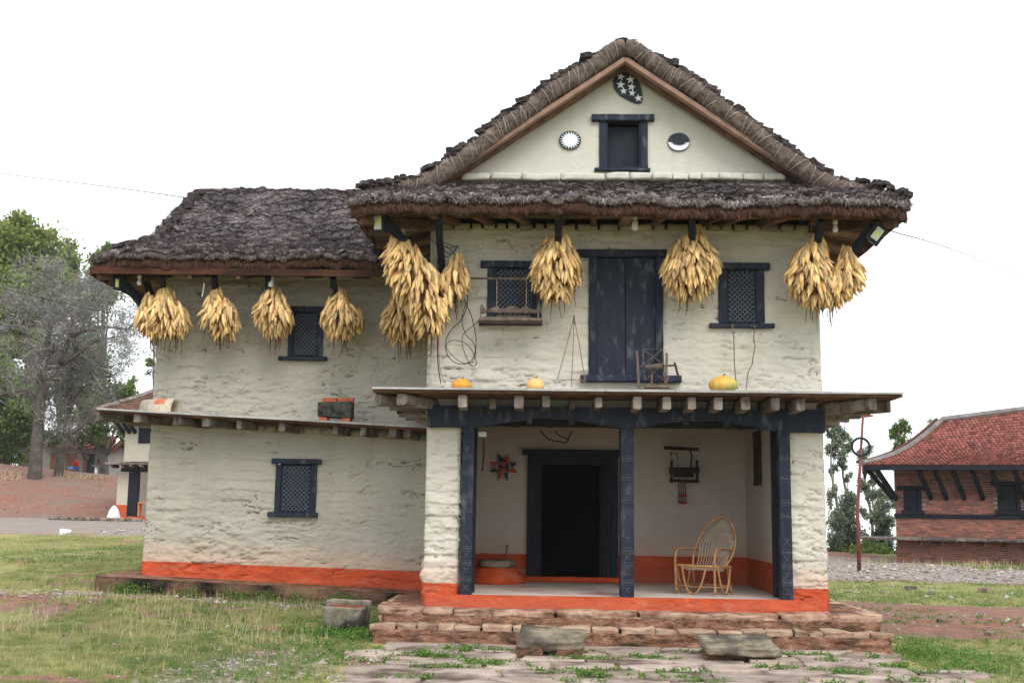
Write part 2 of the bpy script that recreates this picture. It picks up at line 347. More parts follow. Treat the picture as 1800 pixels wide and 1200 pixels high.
def zones(X, Y):
    """returns grass amount, path(grey gravel) amount, pale pebble amount"""
    n = fbm(X*.35, Y*.35, 21); n2 = fbm(X*1.4, Y*1.4, 22); n3 = fbm(X*4, Y*4, 23)
    L = X < -1.9+0*X
    g_left = ss(-.45, .25, n*.45+n2*.85+n3*.75+.20) * (1-ss(31.5, 34, Y+n*2.5))
    # gravel patch near the flagstones
    gp = np.exp(-(((X+2.75)/.75)**2+((Y-12.3)/1.35)**2)) + np.exp(-(((X+3.2)/.6)**2+((Y-11.0)/1.2)**2))
    gp = gp + .8*np.exp(-((Y-16.15)/.16)**2)*(X < -2.3)*(X > -7) + .5*np.exp(-((Y-16.0)/.3)**2)*(X < -6.6)*(X > -8)
    gp = np.clip(gp*(1+n3*.9+n2*.4), 0, 1)
    gp = gp*.7; g_left = g_left*(1-.75*gp)
    q = Y+n*1.6+n2*.8+ (X-5)*.05
    g_right = (1-ss(15.2, 16.4, q)) + ss(20.5, 21.6, q)*(1-ss(26, 27.5, q))+ .35*ss(.1, .4, n2)*(q < 21)*(q > 15)
    g_right = g_right + ss(33, 34.5, q)*(X > 12)*.9
    g_right = g_right*ss(-.5, .1, n2*.5+n3*.5+.35)
    pr = ss(26.5, 28, q)*(1-ss(40, 42, q))
    g = np.where(X < 1, g_left, np.clip(g_right, 0, 1)); p = np.where(X < 1, ss(31, 35, Y+n*2.5)*(1-ss(49, 51, Y)), pr)
    return np.clip(g, 0, 1), np.clip(p, 0, 1), np.where(X < 1, gp, .25*ss(.2, .5, n3)*(Y < 20))
def terrain():
    def patch(xs, ys, name, fine):
        X, Y = np.meshgrid(xs, ys); Z = ground(X, Y)
        if fine: Z = Z+.010*fbm(X*6, Y*6, 31)-.0
        g, p, q = zones(X, Y)
        V = np.stack([X, Y, Z], -1).reshape(-1, 3); nx = len(xs); ny = len(ys)
        i = np.arange(nx*ny).reshape(ny, nx)
        F = np.stack([i[:-1, :-1], i[:-1, 1:], i[1:, 1:], i[1:, :-1]], -1).reshape(-1, 4)
        return V, F, g.ravel(), p.ravel(), q.ravel()
    xs = np.concatenate([np.linspace(-1000, -60, 12)[:-1], np.linspace(-60, -12, 40)[:-1], np.linspace(-12, 14, 330), np.linspace(14, 60, 40)[1:], np.linspace(60, 1000, 12)[1:]])
    ys = np.concatenate([np.linspace(-40, 9, 8)[:-1], np.linspace(9, 30, 300), np.linspace(30, 110, 200)[1:], np.linspace(110, 1500, 30)[1:]])
    V, F, g, p, q = patch(xs, ys, 'ground', True)
    m = bpy.data.materials.new('ground earth'); m.use_nodes = True; n = m.node_tree; B = n.nodes['Principled BSDF']; N = n.nodes.new; Lk = n.links.new
    B.inputs['Roughness'].default_value = .95; B.inputs['Specular IOR Level'].default_value = .15
    t = N('ShaderNodeTexCoord')
    def noise(s, d=6):
        a = N('ShaderNodeTexNoise'); a.inputs['Scale'].default_value = s; a.inputs['Detail'].default_value = d; a.inputs['Roughness'].default_value = .65; Lk(t.outputs['Object'], a.inputs['Vector']); return a.outputs['Fac']
    def ramp(f, a, b, p0=.35, p1=.65):
        r = N('ShaderNodeValToRGB'); r.color_ramp.elements[0].color = (*a, 1); r.color_ramp.elements[1].color = (*b, 1)
        r.color_ramp.elements[0].position = p0; r.color_ramp.elements[1].position = p1; Lk(f, r.inputs[0]); return r.outputs[0]
    def mix(f, a, b):
        x = N('ShaderNodeMix'); x.data_type = 'RGBA'; Lk(f, x.inputs[0]); Lk(a, x.inputs[6]); Lk(b, x.inputs[7]); return x.outputs[2]
    def at_(nm, w):
        a = N('ShaderNodeAttribute'); a.attribute_name = nm; mm = N('ShaderNodeMath'); mm.operation = 'MULTIPLY_ADD'
        c = N('ShaderNodeMath'); c.operation = 'SUBTRACT'; Lk(noise(9), c.inputs[0]); c.inputs[1].default_value = .5
        Lk(c.outputs[0], mm.inputs[0]); mm.inputs[1].default_value = w; Lk(a.outputs['Fac'], mm.inputs[2])
        r = N('ShaderNodeMapRange'); r.inputs[1].default_value = .3; r.inputs[2].default_value = .7; Lk(mm.outputs[0], r.inputs[0]); return r.outputs[0]
    dirt = mix(ramp(noise(.5), (0, 0, 0), (1, 1, 1)), ramp(noise(5), (.17, .062, .040), (.32, .145, .105)), ramp(noise(12), (.14, .09, .068), (.25, .185, .145)))
    grass = mix(ramp(noise(.7), (0, 0, 0), (1, 1, 1)), ramp(noise(14), (.10, .12, .035), (.26, .275, .10)), ramp(noise(11), (.17, .17, .05), (.40, .35, .15)))
    path = mix(ramp(noise(.8), (0, 0, 0), (1, 1, 1)), ramp(noise(6), (.17, .115, .09), (.31, .235, .20)), ramp(noise(9), (.19, .16, .14), (.33, .295, .27)))
    peb = ramp(noise(40), (.11, .085, .065), (.34, .30, .26))
    c = mix(at_('path', .9), dirt, path); c = mix(at_('grassy', 1.0), c, grass); c = mix(at_('pebbly', .8), c, peb)
    Lk(c, B.inputs['Base Color'])
    bp = N('ShaderNodeBump'); bp.inputs['Strength'].default_value = .7; bp.inputs['Distance'].default_value = .03
    Lk(noise(16, 8), bp.inputs['Height']); Lk(bp.outputs[0], B.inputs['Normal'])
    o = mesh_np('ground', V, F, m, None, True, {'grassy': g, 'path': p, 'pebbly': q})
    props(o, 'uneven ground of worn grass, red dirt and grey gravel track', kind='structure')
terrain()

# ------------------------------------------------------------------ rough mud wall sheets
def rough_sheet(name, path, z0, z1, m, parent, res=.02, amp=1.0, holes=(), batter=.014, seed=0, mask=None, zslope=None, smooth_amp=None, zref=.45):
    P = [np.array(p, float) for p in path]; seg = [np.linalg.norm(P[i+1]-P[i]) for i in range(len(P)-1)]
    nrm = [np.array([(P[i+1]-P[i])[1], -(P[i+1]-P[i])[0]])/seg[i] for i in range(len(seg))]
    S_ = []; XY = []; NN = []; s0 = 0
    corner = []
    for i, L in enumerate(seg):
        r_ = res if (nrm[i][1] < -.5 or L < 1.2) else res*3
        k = max(2, int(round(L/r_))); ts = np.linspace(0, 1, k+1)
        if i > 0: ts = ts[1:]
        for t in ts:
            n = nrm[i].copy()
            if t == 1 and i < len(seg)-1: n = nrm[i]+nrm[i+1]
            S_.append(s0+t*L); XY.append(P[i]*(1-t)+P[i+1]*t); NN.append(n)
        s0 += L; corner.append(s0)
    S_ = np.array(S_); XY = np.array(XY); NN = np.array(NN)
    zs = np.linspace(z0, z1, max(2, int(round((z1-z0)/res)))+1)
    s, z = np.meshgrid(S_, zs)
    sd = seed
    # coursed stones under plaster
    wob = fbm(s*.9, z*.9, sd+1)*.55
    cc = z/.155+wob; ci = np.floor(cc); t = cc-ci
    off = _hash(ci, ci*0, sd+2)*3
    sc_ = s/.42+off+fbm(s*2, z*2, sd+3)*.35; si = np.floor(sc_); tx = sc_-si
    per = _hash(si, ci, sd+4)
    mask_n = np.clip(fbm(s*1.1, z*1.6, sd+5)*1.3+.55, 0, 1)
    saw = np.where(t < .12, t/.12, 1-(t-.12)/.88*.8)
    d = .026*(saw-.5)*mask_n*(.3+.9*per)
    groove = np.exp(-((np.minimum(tx, 1-tx))/.05)**2)*(per > .45)
    d -= .010*groove*mask_n
    d += .012*(per-.5)*mask_n
    d += .020*fbm(s*1.6, z*2.6, sd+6)+.010*fbm(s*6, z*15, sd+7)
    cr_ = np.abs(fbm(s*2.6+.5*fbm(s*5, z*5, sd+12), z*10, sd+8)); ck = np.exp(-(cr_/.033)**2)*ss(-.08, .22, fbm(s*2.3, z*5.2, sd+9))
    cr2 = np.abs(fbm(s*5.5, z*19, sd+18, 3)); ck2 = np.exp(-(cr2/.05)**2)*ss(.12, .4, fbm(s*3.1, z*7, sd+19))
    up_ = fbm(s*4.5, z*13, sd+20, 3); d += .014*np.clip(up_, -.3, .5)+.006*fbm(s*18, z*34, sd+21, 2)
    crack_shade = np.clip(ck*ss(-.05, .35, fbm(s*3.5, z*3.5, sd+14))+ck2*.6*ss(.0, .4, fbm(s*2.5, z*2.5, sd+15)), 0, 1)  # colour mask for the shade painted along the crack lines
    d = d*amp*np.clip(.80+1.0*fbm(s*.7, z*.9, sd+30), .45, 1.2)-(.026*ck+.013*ck2)*min(amp, 1.3)
    for c in corner[:-1]: d -= .028*np.exp(-((s-c)/.035)**2)*min(1, amp+.2)
    nx = NN[:, 0][None, :]; ny = NN[:, 1][None, :]
    x = XY[:, 0][None, :]+nx*(d-batter*(z-zref)); y = XY[:, 1][None, :]+ny*(d-batter*(z-zref))
    zz = z.copy()
    if zslope: zz = zz+zslope(x)
    V = np.stack([x, y, zz], -1).reshape(-1, 3)
    a, b = z.shape; i = np.arange(a*b).reshape(a, b)
    F = np.stack([i[:-1, :-1], i[:-1, 1:], i[1:, 1:], i[1:, :-1]], -1).reshape(-1, 4)
    sc2 = ((s[:-1, :-1]+s[1:, 1:])/2).ravel(); zc = ((z[:-1, :-1]+z[1:, 1:])/2).ravel()
    keep = np.ones(len(F), bool)
    for (h0, h1, k0, k1) in holes: keep &= ~((sc2 > h0) & (sc2 < h1) & (zc > k0) & (zc < k1))
    if mask is not None: keep &= mask(XY[0, 0]+sc2, zc)
    return mesh_np(name, V, F[keep], m, parent, True, {'crack_shade': crack_shade.ravel()*min(1, amp)})

# ------------------------------------------------------------------ window / door frames
def lattice(x0, x1, z0, z1, y, parent, pitch=.052):
    b = MB(); w = x1-x0; h = z1-z0
    def clip(cx, sgn, yy):
        # line z = z0 + sgn*(x-cx)
        pts = []
        for x in (x0, x1):
            z = z0+sgn*(x-cx)
            if z0 <= z <= z1: pts.append((x, z))
        for z in (z0, z1):
            x = cx+(z-z0)/sgn
            if x0 < x < x1: pts.append((x, z))
        pts = sorted(set(pts))
        if len(pts) >= 2 and (pts[-1][0]-pts[0][0]) > .01:
            b.beam((pts[0][0], yy, pts[0][1]), (pts[-1][0], yy, pts[-1][1]), .012, .019, 1, 0, .1, up=(0, 1, 0)) if False else b.beam((pts[0][0], yy, pts[0][1]), (pts[-1][0], yy, pts[-1][1]), .020, .012, 1, 0, .1, up=(0, 1, 0))
    c = x0-h-pitch
    while c < x1+h:
        clip(c, 1, y-.005); clip(c, -1, y+.007); c += pitch*1.0
    o = b.build('lattice', M['lattice'], parent); return o
def frame_window(house, px_l, px_r, py_t, py_b, Y, lint, sill, jw=13, name='window', lat=True, recess=.012, label=None, pitch=.064):
    """opening in pixels on plane Y; lint / sill = (pxL, pxR, pyTop, pyBot)"""
    A = at((px_l), (py_t), Y); Bq = at((px_r), (py_b), Y); x0, x1, z1, z0 = A[0], Bq[0], A[2], Bq[2]
    j = S(jw, Y)
    o = bpy.data.objects.new(name, None); COL.objects.link(o); o.parent = house
    for xj in (x0-j/2, x1+j/2): MB().beam((xj, Y+.05, z0), (xj, Y+.05, z1), j, .17, 6, .002, .06, up=(0, 1, 0)).build('jamb', M['wood_blue'], o)
    if label: o['label'] = label
    for nm, q in (('lintel', lint), ('sill', sill)):
        a = at(q[0], q[2], Y-.05); c = at(q[1], q[3], Y-.05); zc = (a[2]+c[2])/2; h = abs(a[2]-c[2])*.95
        k = MB().beam((a[0], Y+.02, zc), (c[0], Y+.02, zc), .22 if nm == 'sill' else .19, h, 8, .0025, .1); k.build(nm, M['wood_blue'], o)
    inner = MB(); s_ = .022
    for (xa, za, xb, zb) in ((x0+.01, z0, x0+.01, z1), (x1-.01, z0, x1-.01, z1)):
        inner.beam((xa, Y+.03, za), (xb, Y+.03, zb), s_, .10, 2, 0, .1, up=(0, 1, 0))
    for za in (z0+.012, z1-.012): inner.beam((x0, Y+.033, za), (x1, Y+.033, za), .10, s_, 2, 0, .1)
    inner.build('inner_frame', M['wood_dark'], o)
    if lat: lattice(x0+.02, x1-.02, z0+.02, z1-.02, Y+recess-.02, o, pitch)
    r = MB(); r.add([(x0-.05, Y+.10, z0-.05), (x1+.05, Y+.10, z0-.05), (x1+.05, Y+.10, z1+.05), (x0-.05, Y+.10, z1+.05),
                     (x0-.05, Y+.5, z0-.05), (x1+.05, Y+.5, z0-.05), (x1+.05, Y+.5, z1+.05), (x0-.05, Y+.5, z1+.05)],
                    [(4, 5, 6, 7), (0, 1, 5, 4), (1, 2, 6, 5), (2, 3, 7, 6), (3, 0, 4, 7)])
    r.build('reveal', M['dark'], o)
    return o, (x0-j*.6, x1+j*.6, z0-.02, z1+.02)

# ------------------------------------------------------------------ the house
house = empty('farmhouse', (.93, 14.5, .45), 'cream mud-plastered two-storey farmhouse with thatched gable roofs and a pillared front porch', 'house')
house_inv = Vector((-.93, -14.5, -.45))
def finish_house():
    for o in list(bpy.data.objects):
        if o.parent == house: o.location = Vector(o.location)+house_inv
YF = 14.5
def yfz(z): return YF+.014*(z-.45)
# openings of the upper front wall
zu = 4.0
wins = []
w1, h1 = frame_window(house, 871, 938, 472, 560, yfz(4.4), (845, 951, 458, 471), (842, 953, 560, 572), 14)
w2, h2 = frame_window(house, 1277, 1329, 475, 568, yfz(4.4), (1240, 1353, 461, 474), (1247, 1361, 568, 577), 15)
# upper door
Yd = yfz(4.0)
dA = at(1048, 453, Yd); dB = at(1153, 662, Yd); j = S(13, Yd)
d = MB().box2((dA[0], Yd+.03, dB[2]), ((dA[0]+dB[0])/2-.006, Yd+.06, dA[2])); door = d.build('door', M['wood_blue'], house)
door['label'] = 'closed blue black double door above the porch ledge'
MB().box2(((dA[0]+dB[0])/2+.004, Yd+.026, dB[2]), (dB[0], Yd+.056, dA[2])).build('door_leaf', M['wood_blue'], door)
for xa in (dA[0]-j/2, dB[0]+j/2):
    MB().beam((xa, Yd+.04, dB[2]-.02), (xa, Yd+.04, dA[2]+.02), j, .16, 10, .0015, .08, up=(0, 1, 0)).build('jamb', M['wood_blue'], door)
    cv = MB()
    z = dB[2]+.02
    while z < dB[2]+.62:
        for kx in (-1, 1): cv.box((xa+kx*j*.22, Yd-.042, z), (j*.26, .012, .016), 0)
        cv.box((xa, Yd-.043, z+.014), (j*.26, .012, .012)); z += .030
    cv.build('carving', M['wood_blue'], door)['kind'] = 'stuff'
a = at(1013, 440, Yd); c = at(1180, 453, Yd); MB().beam((a[0], Yd+.02, (a[2]+c[2])/2), (c[0], Yd+.02, (a[2]+c[2])/2), .2, .095, 8, .002).build('lintel', M['wood_blue'], door)
a = at(1020, 662, Yd); c = at(1196, 672, Yd); MB().beam((a[0], Yd-.02, (a[2]+c[2])/2), (c[0], Yd-.02, (a[2]+c[2])/2), .26, .085, 8, .002).build('sill', M['wood_blue'], door)
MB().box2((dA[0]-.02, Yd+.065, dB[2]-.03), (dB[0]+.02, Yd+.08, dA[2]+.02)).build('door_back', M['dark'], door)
hd = (dA[0]-j*.8, dB[0]+j*.8, dB[2]-.03, dA[2]+.03)
x00 = -1.6
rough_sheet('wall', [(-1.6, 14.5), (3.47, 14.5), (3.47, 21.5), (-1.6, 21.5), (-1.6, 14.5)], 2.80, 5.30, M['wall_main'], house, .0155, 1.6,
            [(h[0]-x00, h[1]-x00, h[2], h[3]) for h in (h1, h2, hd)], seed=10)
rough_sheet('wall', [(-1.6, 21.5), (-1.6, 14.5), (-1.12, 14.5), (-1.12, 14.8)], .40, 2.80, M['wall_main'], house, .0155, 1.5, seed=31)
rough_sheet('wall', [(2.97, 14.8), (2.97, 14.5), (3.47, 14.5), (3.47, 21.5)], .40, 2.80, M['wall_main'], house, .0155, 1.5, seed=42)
# porch interior
dA2 = at(951, 815, 17.6); dB2 = at(1060, 1010, 17.6)
ix0, ix1 = at(930, 800, 17.6)[0], at(1084, 800, 17.6)[0]
sI = 17.6-14.75
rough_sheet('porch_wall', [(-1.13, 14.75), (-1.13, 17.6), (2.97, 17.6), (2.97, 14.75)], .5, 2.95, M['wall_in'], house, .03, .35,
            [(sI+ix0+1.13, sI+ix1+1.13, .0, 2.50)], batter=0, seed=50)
MB().box2((-1.14, 14.41, .50), (2.98, 17.62, .592)).build('porch_floor', M['floor'], house)
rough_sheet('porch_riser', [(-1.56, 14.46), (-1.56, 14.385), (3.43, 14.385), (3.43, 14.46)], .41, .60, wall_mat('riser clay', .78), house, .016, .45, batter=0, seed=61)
MB().box2((-1.12, 14.392, .55), (3.0, 14.47, .599)).build('floor_edge', M['clay'], house)
# room behind the lower door
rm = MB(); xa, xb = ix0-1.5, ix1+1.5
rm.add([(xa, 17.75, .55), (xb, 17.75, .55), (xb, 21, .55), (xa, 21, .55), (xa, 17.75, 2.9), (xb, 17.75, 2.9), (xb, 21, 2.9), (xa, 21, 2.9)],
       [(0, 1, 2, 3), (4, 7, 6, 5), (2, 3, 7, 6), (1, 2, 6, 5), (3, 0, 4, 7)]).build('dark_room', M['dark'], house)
rm = MB(); rm.box2((ix0-.02, 17.63, .60), (ix0+.14, 17.9, 2.5)); rm.box2((ix1-.14, 17.63, .60), (ix1+.02, 17.9, 2.5)); rm.box2((ix0, 17.63, 2.38), (ix1, 17.9, 2.52))
# lower door frame: stepped jambs
df = MB(); z0, z1 = .66, at(1000, 800, 17.6)[2]
for k, (wd, dy) in enumerate(((.16, -.06), (.10, -.02), (.06, .02))):
    pass
ld = bpy.data.objects.new('door_frame', None); COL.objects.link(ld); ld.parent = house
x = ix0-.02
for wd, dy in ((.11, 0), (.065, .05), (.045, .10)):
    MB().box2((x, 17.52+dy, z0), (x+wd-.003, 17.74, z1)).build('jamb', M['wood_dark'], ld); x += wd
xr = ix1+.02
for wd, dy in ((.11, 0), (.065, .05), (.045, .10)):
    MB().box2((xr-wd+.003, 17.52+dy, z0), (xr, 17.74, z1)).build('jamb', M['wood_dark'], ld); xr -= wd
a = at(918, 792, 17.5); c = at(1094, 803, 17.5)
MB().beam((a[0], 17.56, z1+.04), (c[0], 17.56, z1+.04), .16, .09, 8, .002).build('lintel', M['wood_dark'], ld)
MB().box2((x, 17.60, z1-.14), (xr, 17.72, z1)).build('head_board', M['wood_dark'], ld)
MB().beam((ix0-.05, 17.52, .635), (ix1+.05, 17.52, .635), .2, .075, 8, .003).build('threshold', M['clay'], ld)
MB().box2((xr-.05, 17.78, .67), (xr+.02, 18.5, z1-.16)).build('door_leaf', M['wood_dark'], ld)
# posts
bands = [.79, 1.0, 1.18, 1.62, 1.78, 2.08, 2.32]
for (xa, xb) in ((-1.11, -.965), (.885, 1.05), (2.86, 3.005)):
    xc = (xa+xb)/2; w = xb-xa
    p = MB().beam((xc, 14.49, .597), (xc-.0, 14.49, 2.70), w, .17, 14, .0015, .07, up=(0, 1, 0)).build('post', M['wood_blue'], house)
    cv = MB()
    for z in bands:
        zz = z+random.uniform(-.02, .02)
        cv.box((xc, 14.402, zz+.03), (w*.94, .012, .008)); cv.box((xc, 14.402, zz-.03), (w*.94, .012, .008))
        for k in range(8):
            cv.add(*(lambda u: ([(u-.008, 14.396, zz-.014), (u+.004, 14.396, zz-.014), (u+.012, 14.396, zz+.014), (u, 14.396, zz+.014), (u-.008, 14.408, zz-.014), (u+.004, 14.408, zz-.014), (u+.012, 14.408, zz+.014), (u, 14.408, zz+.014)],
                                [(0, 1, 2, 3), (0, 4, 5, 1), (2, 6, 7, 3), (1, 5, 6, 2), (0, 3, 7, 4)]))(xa+w*.1+k*w*.8/7))
    for z in (.69, .90, 1.09, 1.30):
        for k in range(4):
            an = k*math.pi/2+math.pi/4
            cv.beam((xc, 14.403, z), (xc+math.cos(an)*.045, 14.403, z+math.sin(an)*.055), .012, .022, 2, 0, .1, up=(0, 1, 0))
    cv.build('carving', mat('worn carving', (.035, .040, .052), (.085, .09, .098), 20, .6, .2) if 'wc' not in M else M['wc'], p)['kind'] = 'stuff'
    q = MB().beam((xc+(.02 if xc > 0 else 0), 14.98, .597), (xc+(.02 if xc > 0 else 0), 14.98, 2.78), w*1.0, .18, 8, .002, .07, up=(0, 1, 0)).build('rear_post', M['wood_dark'], house)
# beam with brackets
top = [(750, 712), (1450, 720)]
bot = [(1450, 760), (1392, 759), (1368, 757), (1330, 750), (1286, 742), (1282, 749), (1274, 749), (1272, 739), (1212, 737), (1211, 746), (1202, 745), (1200, 739), (1160, 744), (1120, 752), (1088, 752), (1050, 745), (1010, 738), (1009, 745), (1001, 745), (1000, 735), (936, 735), (934, 745), (926, 744), (924, 738), (880, 743), (838, 750), (808, 750), (750, 750)]
poly = [(at(px, py, 14.4)[0], at(px, py, 14.4)[2]) for px, py in top+bot]
bm_ = MB().prism(poly, 14.385, 14.56).build('beam', M['wood_blue'], house)
cv = MB()
for k in range(22):
    px = 1100+k*16.0; c0 = at(px, 722+ (px-1100)*.012+9, 14.38)
    for q in range(2):
        cz = c0[2]-q*.125*.9; cx = c0[0]
        if q == 1 and k < 14: continue
        n = 12
        for i in range(n):
            a0, a1 = 2*math.pi*i/n, 2*math.pi*(i+1)/n
            cv.beam((cx+.05*math.cos(a0), 14.384, cz+.05*math.sin(a0)), (cx+.05*math.cos(a1), 14.384, cz+.05*math.sin(a1)), .006, .012, 1, 0, .1, up=(0, 1, 0))
cv.build('carving', M['wood_blue'], bm_)['kind'] = 'stuff'
MB().prism([(x, z) for x, z in [(-1.12, 2.74), (3.0, 2.74), (3.0, 2.93), (-1.12, 2.93)]], 14.88, 15.08).build('rear_beam', M['wood_dark'], house)
# porch ceiling
for k in range(9):
    x = -1.0+k*.49
    MB().beam((x, 14.7, 2.98), (x, 17.65, 2.98), .11, .11, 5, .006).build('ceiling_joist', M['wood_brown'], house)
MB().box2((-1.55, 14.52, 3.045), (3.42, 17.8, 3.062)).build('ceiling_boards', M['wood_brown'], house)

# --- storey ledge of the main block
def ledge(x0, x1, yb, yf, zf, wall_x, wall_y, fr, side_y, lead=True):
    """zf(x) height of the top; wall_x=(left,right) wall faces"""
    n = max(4, int((x1-x0)/.9)); xs = [x0+(x1-x0)*k/n+(random.uniform(-.1, .1) if 0 < k < n else 0) for k in range(n+1)]
    for k in range(n):
        a, b = xs[k]+.003, xs[k+1]-.003; za, zb = zf(a), zf(b); y = yf+random.uniform(-.012, .012); t = .026
        m = MB(); V = []
        for yy in (y, wall_y+.02):
            for zz_ in (0, -t):
                for xx, z in ((a, za), (b, zb)): V.append((xx, yy, z+zz_+random.uniform(-.003, .003)))
        m.add(V, [(0, 1, 3, 2), (4, 6, 7, 5), (0, 4, 5, 1), (2, 3, 7, 6), (0, 2, 6, 4), (1, 5, 7, 3)]).build('ledge_slab', M['slab'], house)
        m = MB(); V = []
        for yy in (y+.05, wall_y+.02):
            for zz_ in (-t-.003, -t-.028):
                for xx, z in ((a-.002, za), (b+.002, zb)): V.append((xx, yy, z+zz_))
        m.add(V, [(0, 1, 3, 2), (4, 6, 7, 5), (0, 4, 5, 1), (2, 3, 7, 6), (0, 2, 6, 4), (1, 5, 7, 3)]).build('ledge_board', M['wood_brown'], house)
zl = lambda x: 3.10
ledge(-2.17, 4.22, 0, 13.68, zl, None, 14.50, None, None)
# side runs of the ledge
for xa, xb, ya, yb in ((-2.17, -1.6, 14.52, 16.95), (3.46, 4.22, 14.52, 21.4)):
    y = ya
    while y < yb-.2:
        L = min(random.uniform(.7, 1.1), yb-y)
        MB().box2((xa+random.uniform(0, .02), y+.003, 3.074), (xb, y+L-.003, 3.1)).build('ledge_slab', M['slab'], house)
        MB().box2((xa+.04, y+.002, 3.045), (xb-.04, y+L-.002, 3.071)).build('ledge_board', M['wood_brown'], house); y += L
for px, sz, py in ((813, 1.1, 13.80), (867, .8, 14.05), (912, 1.15, 13.85), (960, .9, 13.82), (1053, .8, 13.85), (1121, 1.0, 13.78), (1172, 1.0, 13.82), (1217, .95, 13.80), (1263, 1.0, 13.82), (1311, 1.1, 13.78), (1362, 1.1, 13.80), (1408, 1.0, 13.85), (1006, .7, 14.15)):
    p = at(px, 700, py); x = p[0]
    MB().beam((x, py, 2.955), (x+random.uniform(-.05, .05), 15.0, 2.965), .10*sz, .155*min(sz, 1), 5, .006, .12).build('joist', M['wood_grey'], house)
for (ex, ey, bx) in ((3.90, 13.88, 3.3), (4.16, 14.1, 3.3), (-1.83, 13.82, -1.4), (-2.13, 13.95, -1.3)):
    MB().beam((ex, ey, 2.965), (bx, 14.75, 2.965), .13, .14, 5, .008, .12).build('joist', M['wood_grey'], house)
for k in range(12):
    y = 14.65+k*.52
    MB().beam((4.12+random.uniform(-.06, .05), y, 2.965), (3.2, y, 2.965), .12, .13, 4, .008).build('joist', M['wood_grey'], house)
    if k < 4: MB().beam((-2.10+random.uniform(-.05, .06), y, 2.965), (-1.4, y, 2.965), .12, .13, 4, .008).build('joist', M['wood_grey'], house)

# --- rounded stones
def stone_mesh(dx, dy, dz, seed, rough=.08, nx=7, ny=5, nz=4, roundness=.18, top_flat=True):
    r_ = np.random.default_rng(seed)
    def grid(a, b): return np.meshgrid(np.linspace(-1, 1, a), np.linspace(-1, 1, b))
    vid = {}; V = []; F = []
    def vert(p):
        k = tuple(np.round(p, 4))
        if k not in vid: vid[k] = len(V); V.append(p)
        return vid[k]
    for ax, sg in ((0, -1), (0, 1), (1, -1), (1, 1), (2, -1), (2, 1)):
        o = [i for i in range(3) if i != ax]; cnt = (nx, ny, nz); A, Bn = cnt[o[0]], cnt[o[1]]
        ua = np.linspace(-1, 1, A); ub = np.linspace(-1, 1, Bn)
        for i in range(A-1):
            for jn in range(Bn-1):
                q = []
                for (a, b) in ((i, jn), (i+1, jn), (i+1, jn+1), (i, jn+1)):
                    p = np.zeros(3); p[ax] = sg; p[o[0]] = ua[a]; p[o[1]] = ub[b]; q.append(vert(p))
                if (sg > 0) == (ax != 1): F.append(q)
                else: F.append(q[::-1])
    V = np.array(V, float)
    l = (np.abs(V)**6).sum(1)**(1/6); R1 = V/l[:, None]; V = V*(1-roundness)+R1*roundness
    h = np.array([dx/2, dy/2, dz/2]); P = V*h
    s = seed*3.7
    nn = np.stack([fbm(P[:, 1]*5+s, P[:, 2]*9, seed), fbm(P[:, 0]*5+s, P[:, 2]*9, seed+1), fbm(P[:, 0]*5+s, P[:, 1]*5, seed+2)], 1)
    P = P+nn*np.array([dx*.25, dy*.35, dz*.8])*rough*2.2
    st_ = fbm(P[:, 0]*4+s, P[:, 2]*45+s, seed+5, 3); P[:, 1] += np.sign(V[:, 1])*st_*dy*rough*.45
    taper = 1+r_.uniform(-.12, .12)*V[:, 0]; P[:, 1] *= taper; P[:, 2] *= 1+r_.uniform(-.15, .15)*V[:, 0]
    return P, F
def stone(name, c, d, m, parent, seed, rz=0, rx=0, ry=0, **kw):
    P, F = stone_mesh(*d, seed, **kw)
    me = bpy.data.meshes.new(name); me.from_pydata([tuple(p) for p in P], [], F); me.update(); me.polygons.foreach_set('use_smooth', [True]*len(F)); me.materials.append(m)
    o = link(name, me, parent, c); o.rotation_euler = (rx, ry, rz); return o
sid = [100]
def nid(): sid[0] += 7; return sid[0]
# rough unpainted stones packed between the joists / rafters
x = -1.55
while x < 3.4:
    w = random.uniform(.14, .3); stone('stone', (x+w/2, 14.56, 5.315), (w-.03, .16, .075), M['soffit_stone'], house, nid(), nx=5, ny=3, nz=3); x += w
# gable plaster with window
gA = at(1066, 213, 14.38); gB = at(1126, 296, 14.38)
gw, gh = frame_window(house, 1066, 1126, 213, 296, 14.38, (1040, 1150, 201, 213), (1045, 1143, 296, 301), 13, lat=False)
sh = MB().box2((gA[0]+.03, 14.48, gB[2]), (gB[0], 14.50, gA[2]-.05)).build('shutter', M['wood_dark'], gw)
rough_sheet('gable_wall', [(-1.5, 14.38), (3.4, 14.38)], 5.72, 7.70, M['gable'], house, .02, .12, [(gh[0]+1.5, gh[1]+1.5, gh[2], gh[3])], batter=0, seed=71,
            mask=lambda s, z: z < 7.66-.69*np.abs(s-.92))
bd = [810, 862, 916, 985, 1065, 1107, 1145, 1182, 1210, 1232, 1262, 1305, 1342, 1380]
for k in range(len(bd)-1):
    a = at(bd[k], 311, 14.28); b = at(bd[k+1], 311, 14.28)
    stone('ledge_stone', ((a[0]+b[0])/2, 14.36, a[2]+random.uniform(-.006, .006)), (b[0]-a[0]-.014, .24, .085), M['gable'], house, nid(), nx=8, ny=3, nz=4, rough=.13, roundness=.08, rz=random.uniform(-.03, .03))
MB().box2((-1.35, 14.72, 5.2), (3.25, 21.2, 5.9)).build('attic_light_block', M['oldwood_dk'], house)  # solid dark filler added to stop light leaking in under the eave
MB().box2((-5.8, 17.25, 5.2), (-1.5, 21.2, 5.5)).build('attic_light_block', M['oldwood_dk'], house)  # same kind of added dark filler, behind the wing eave
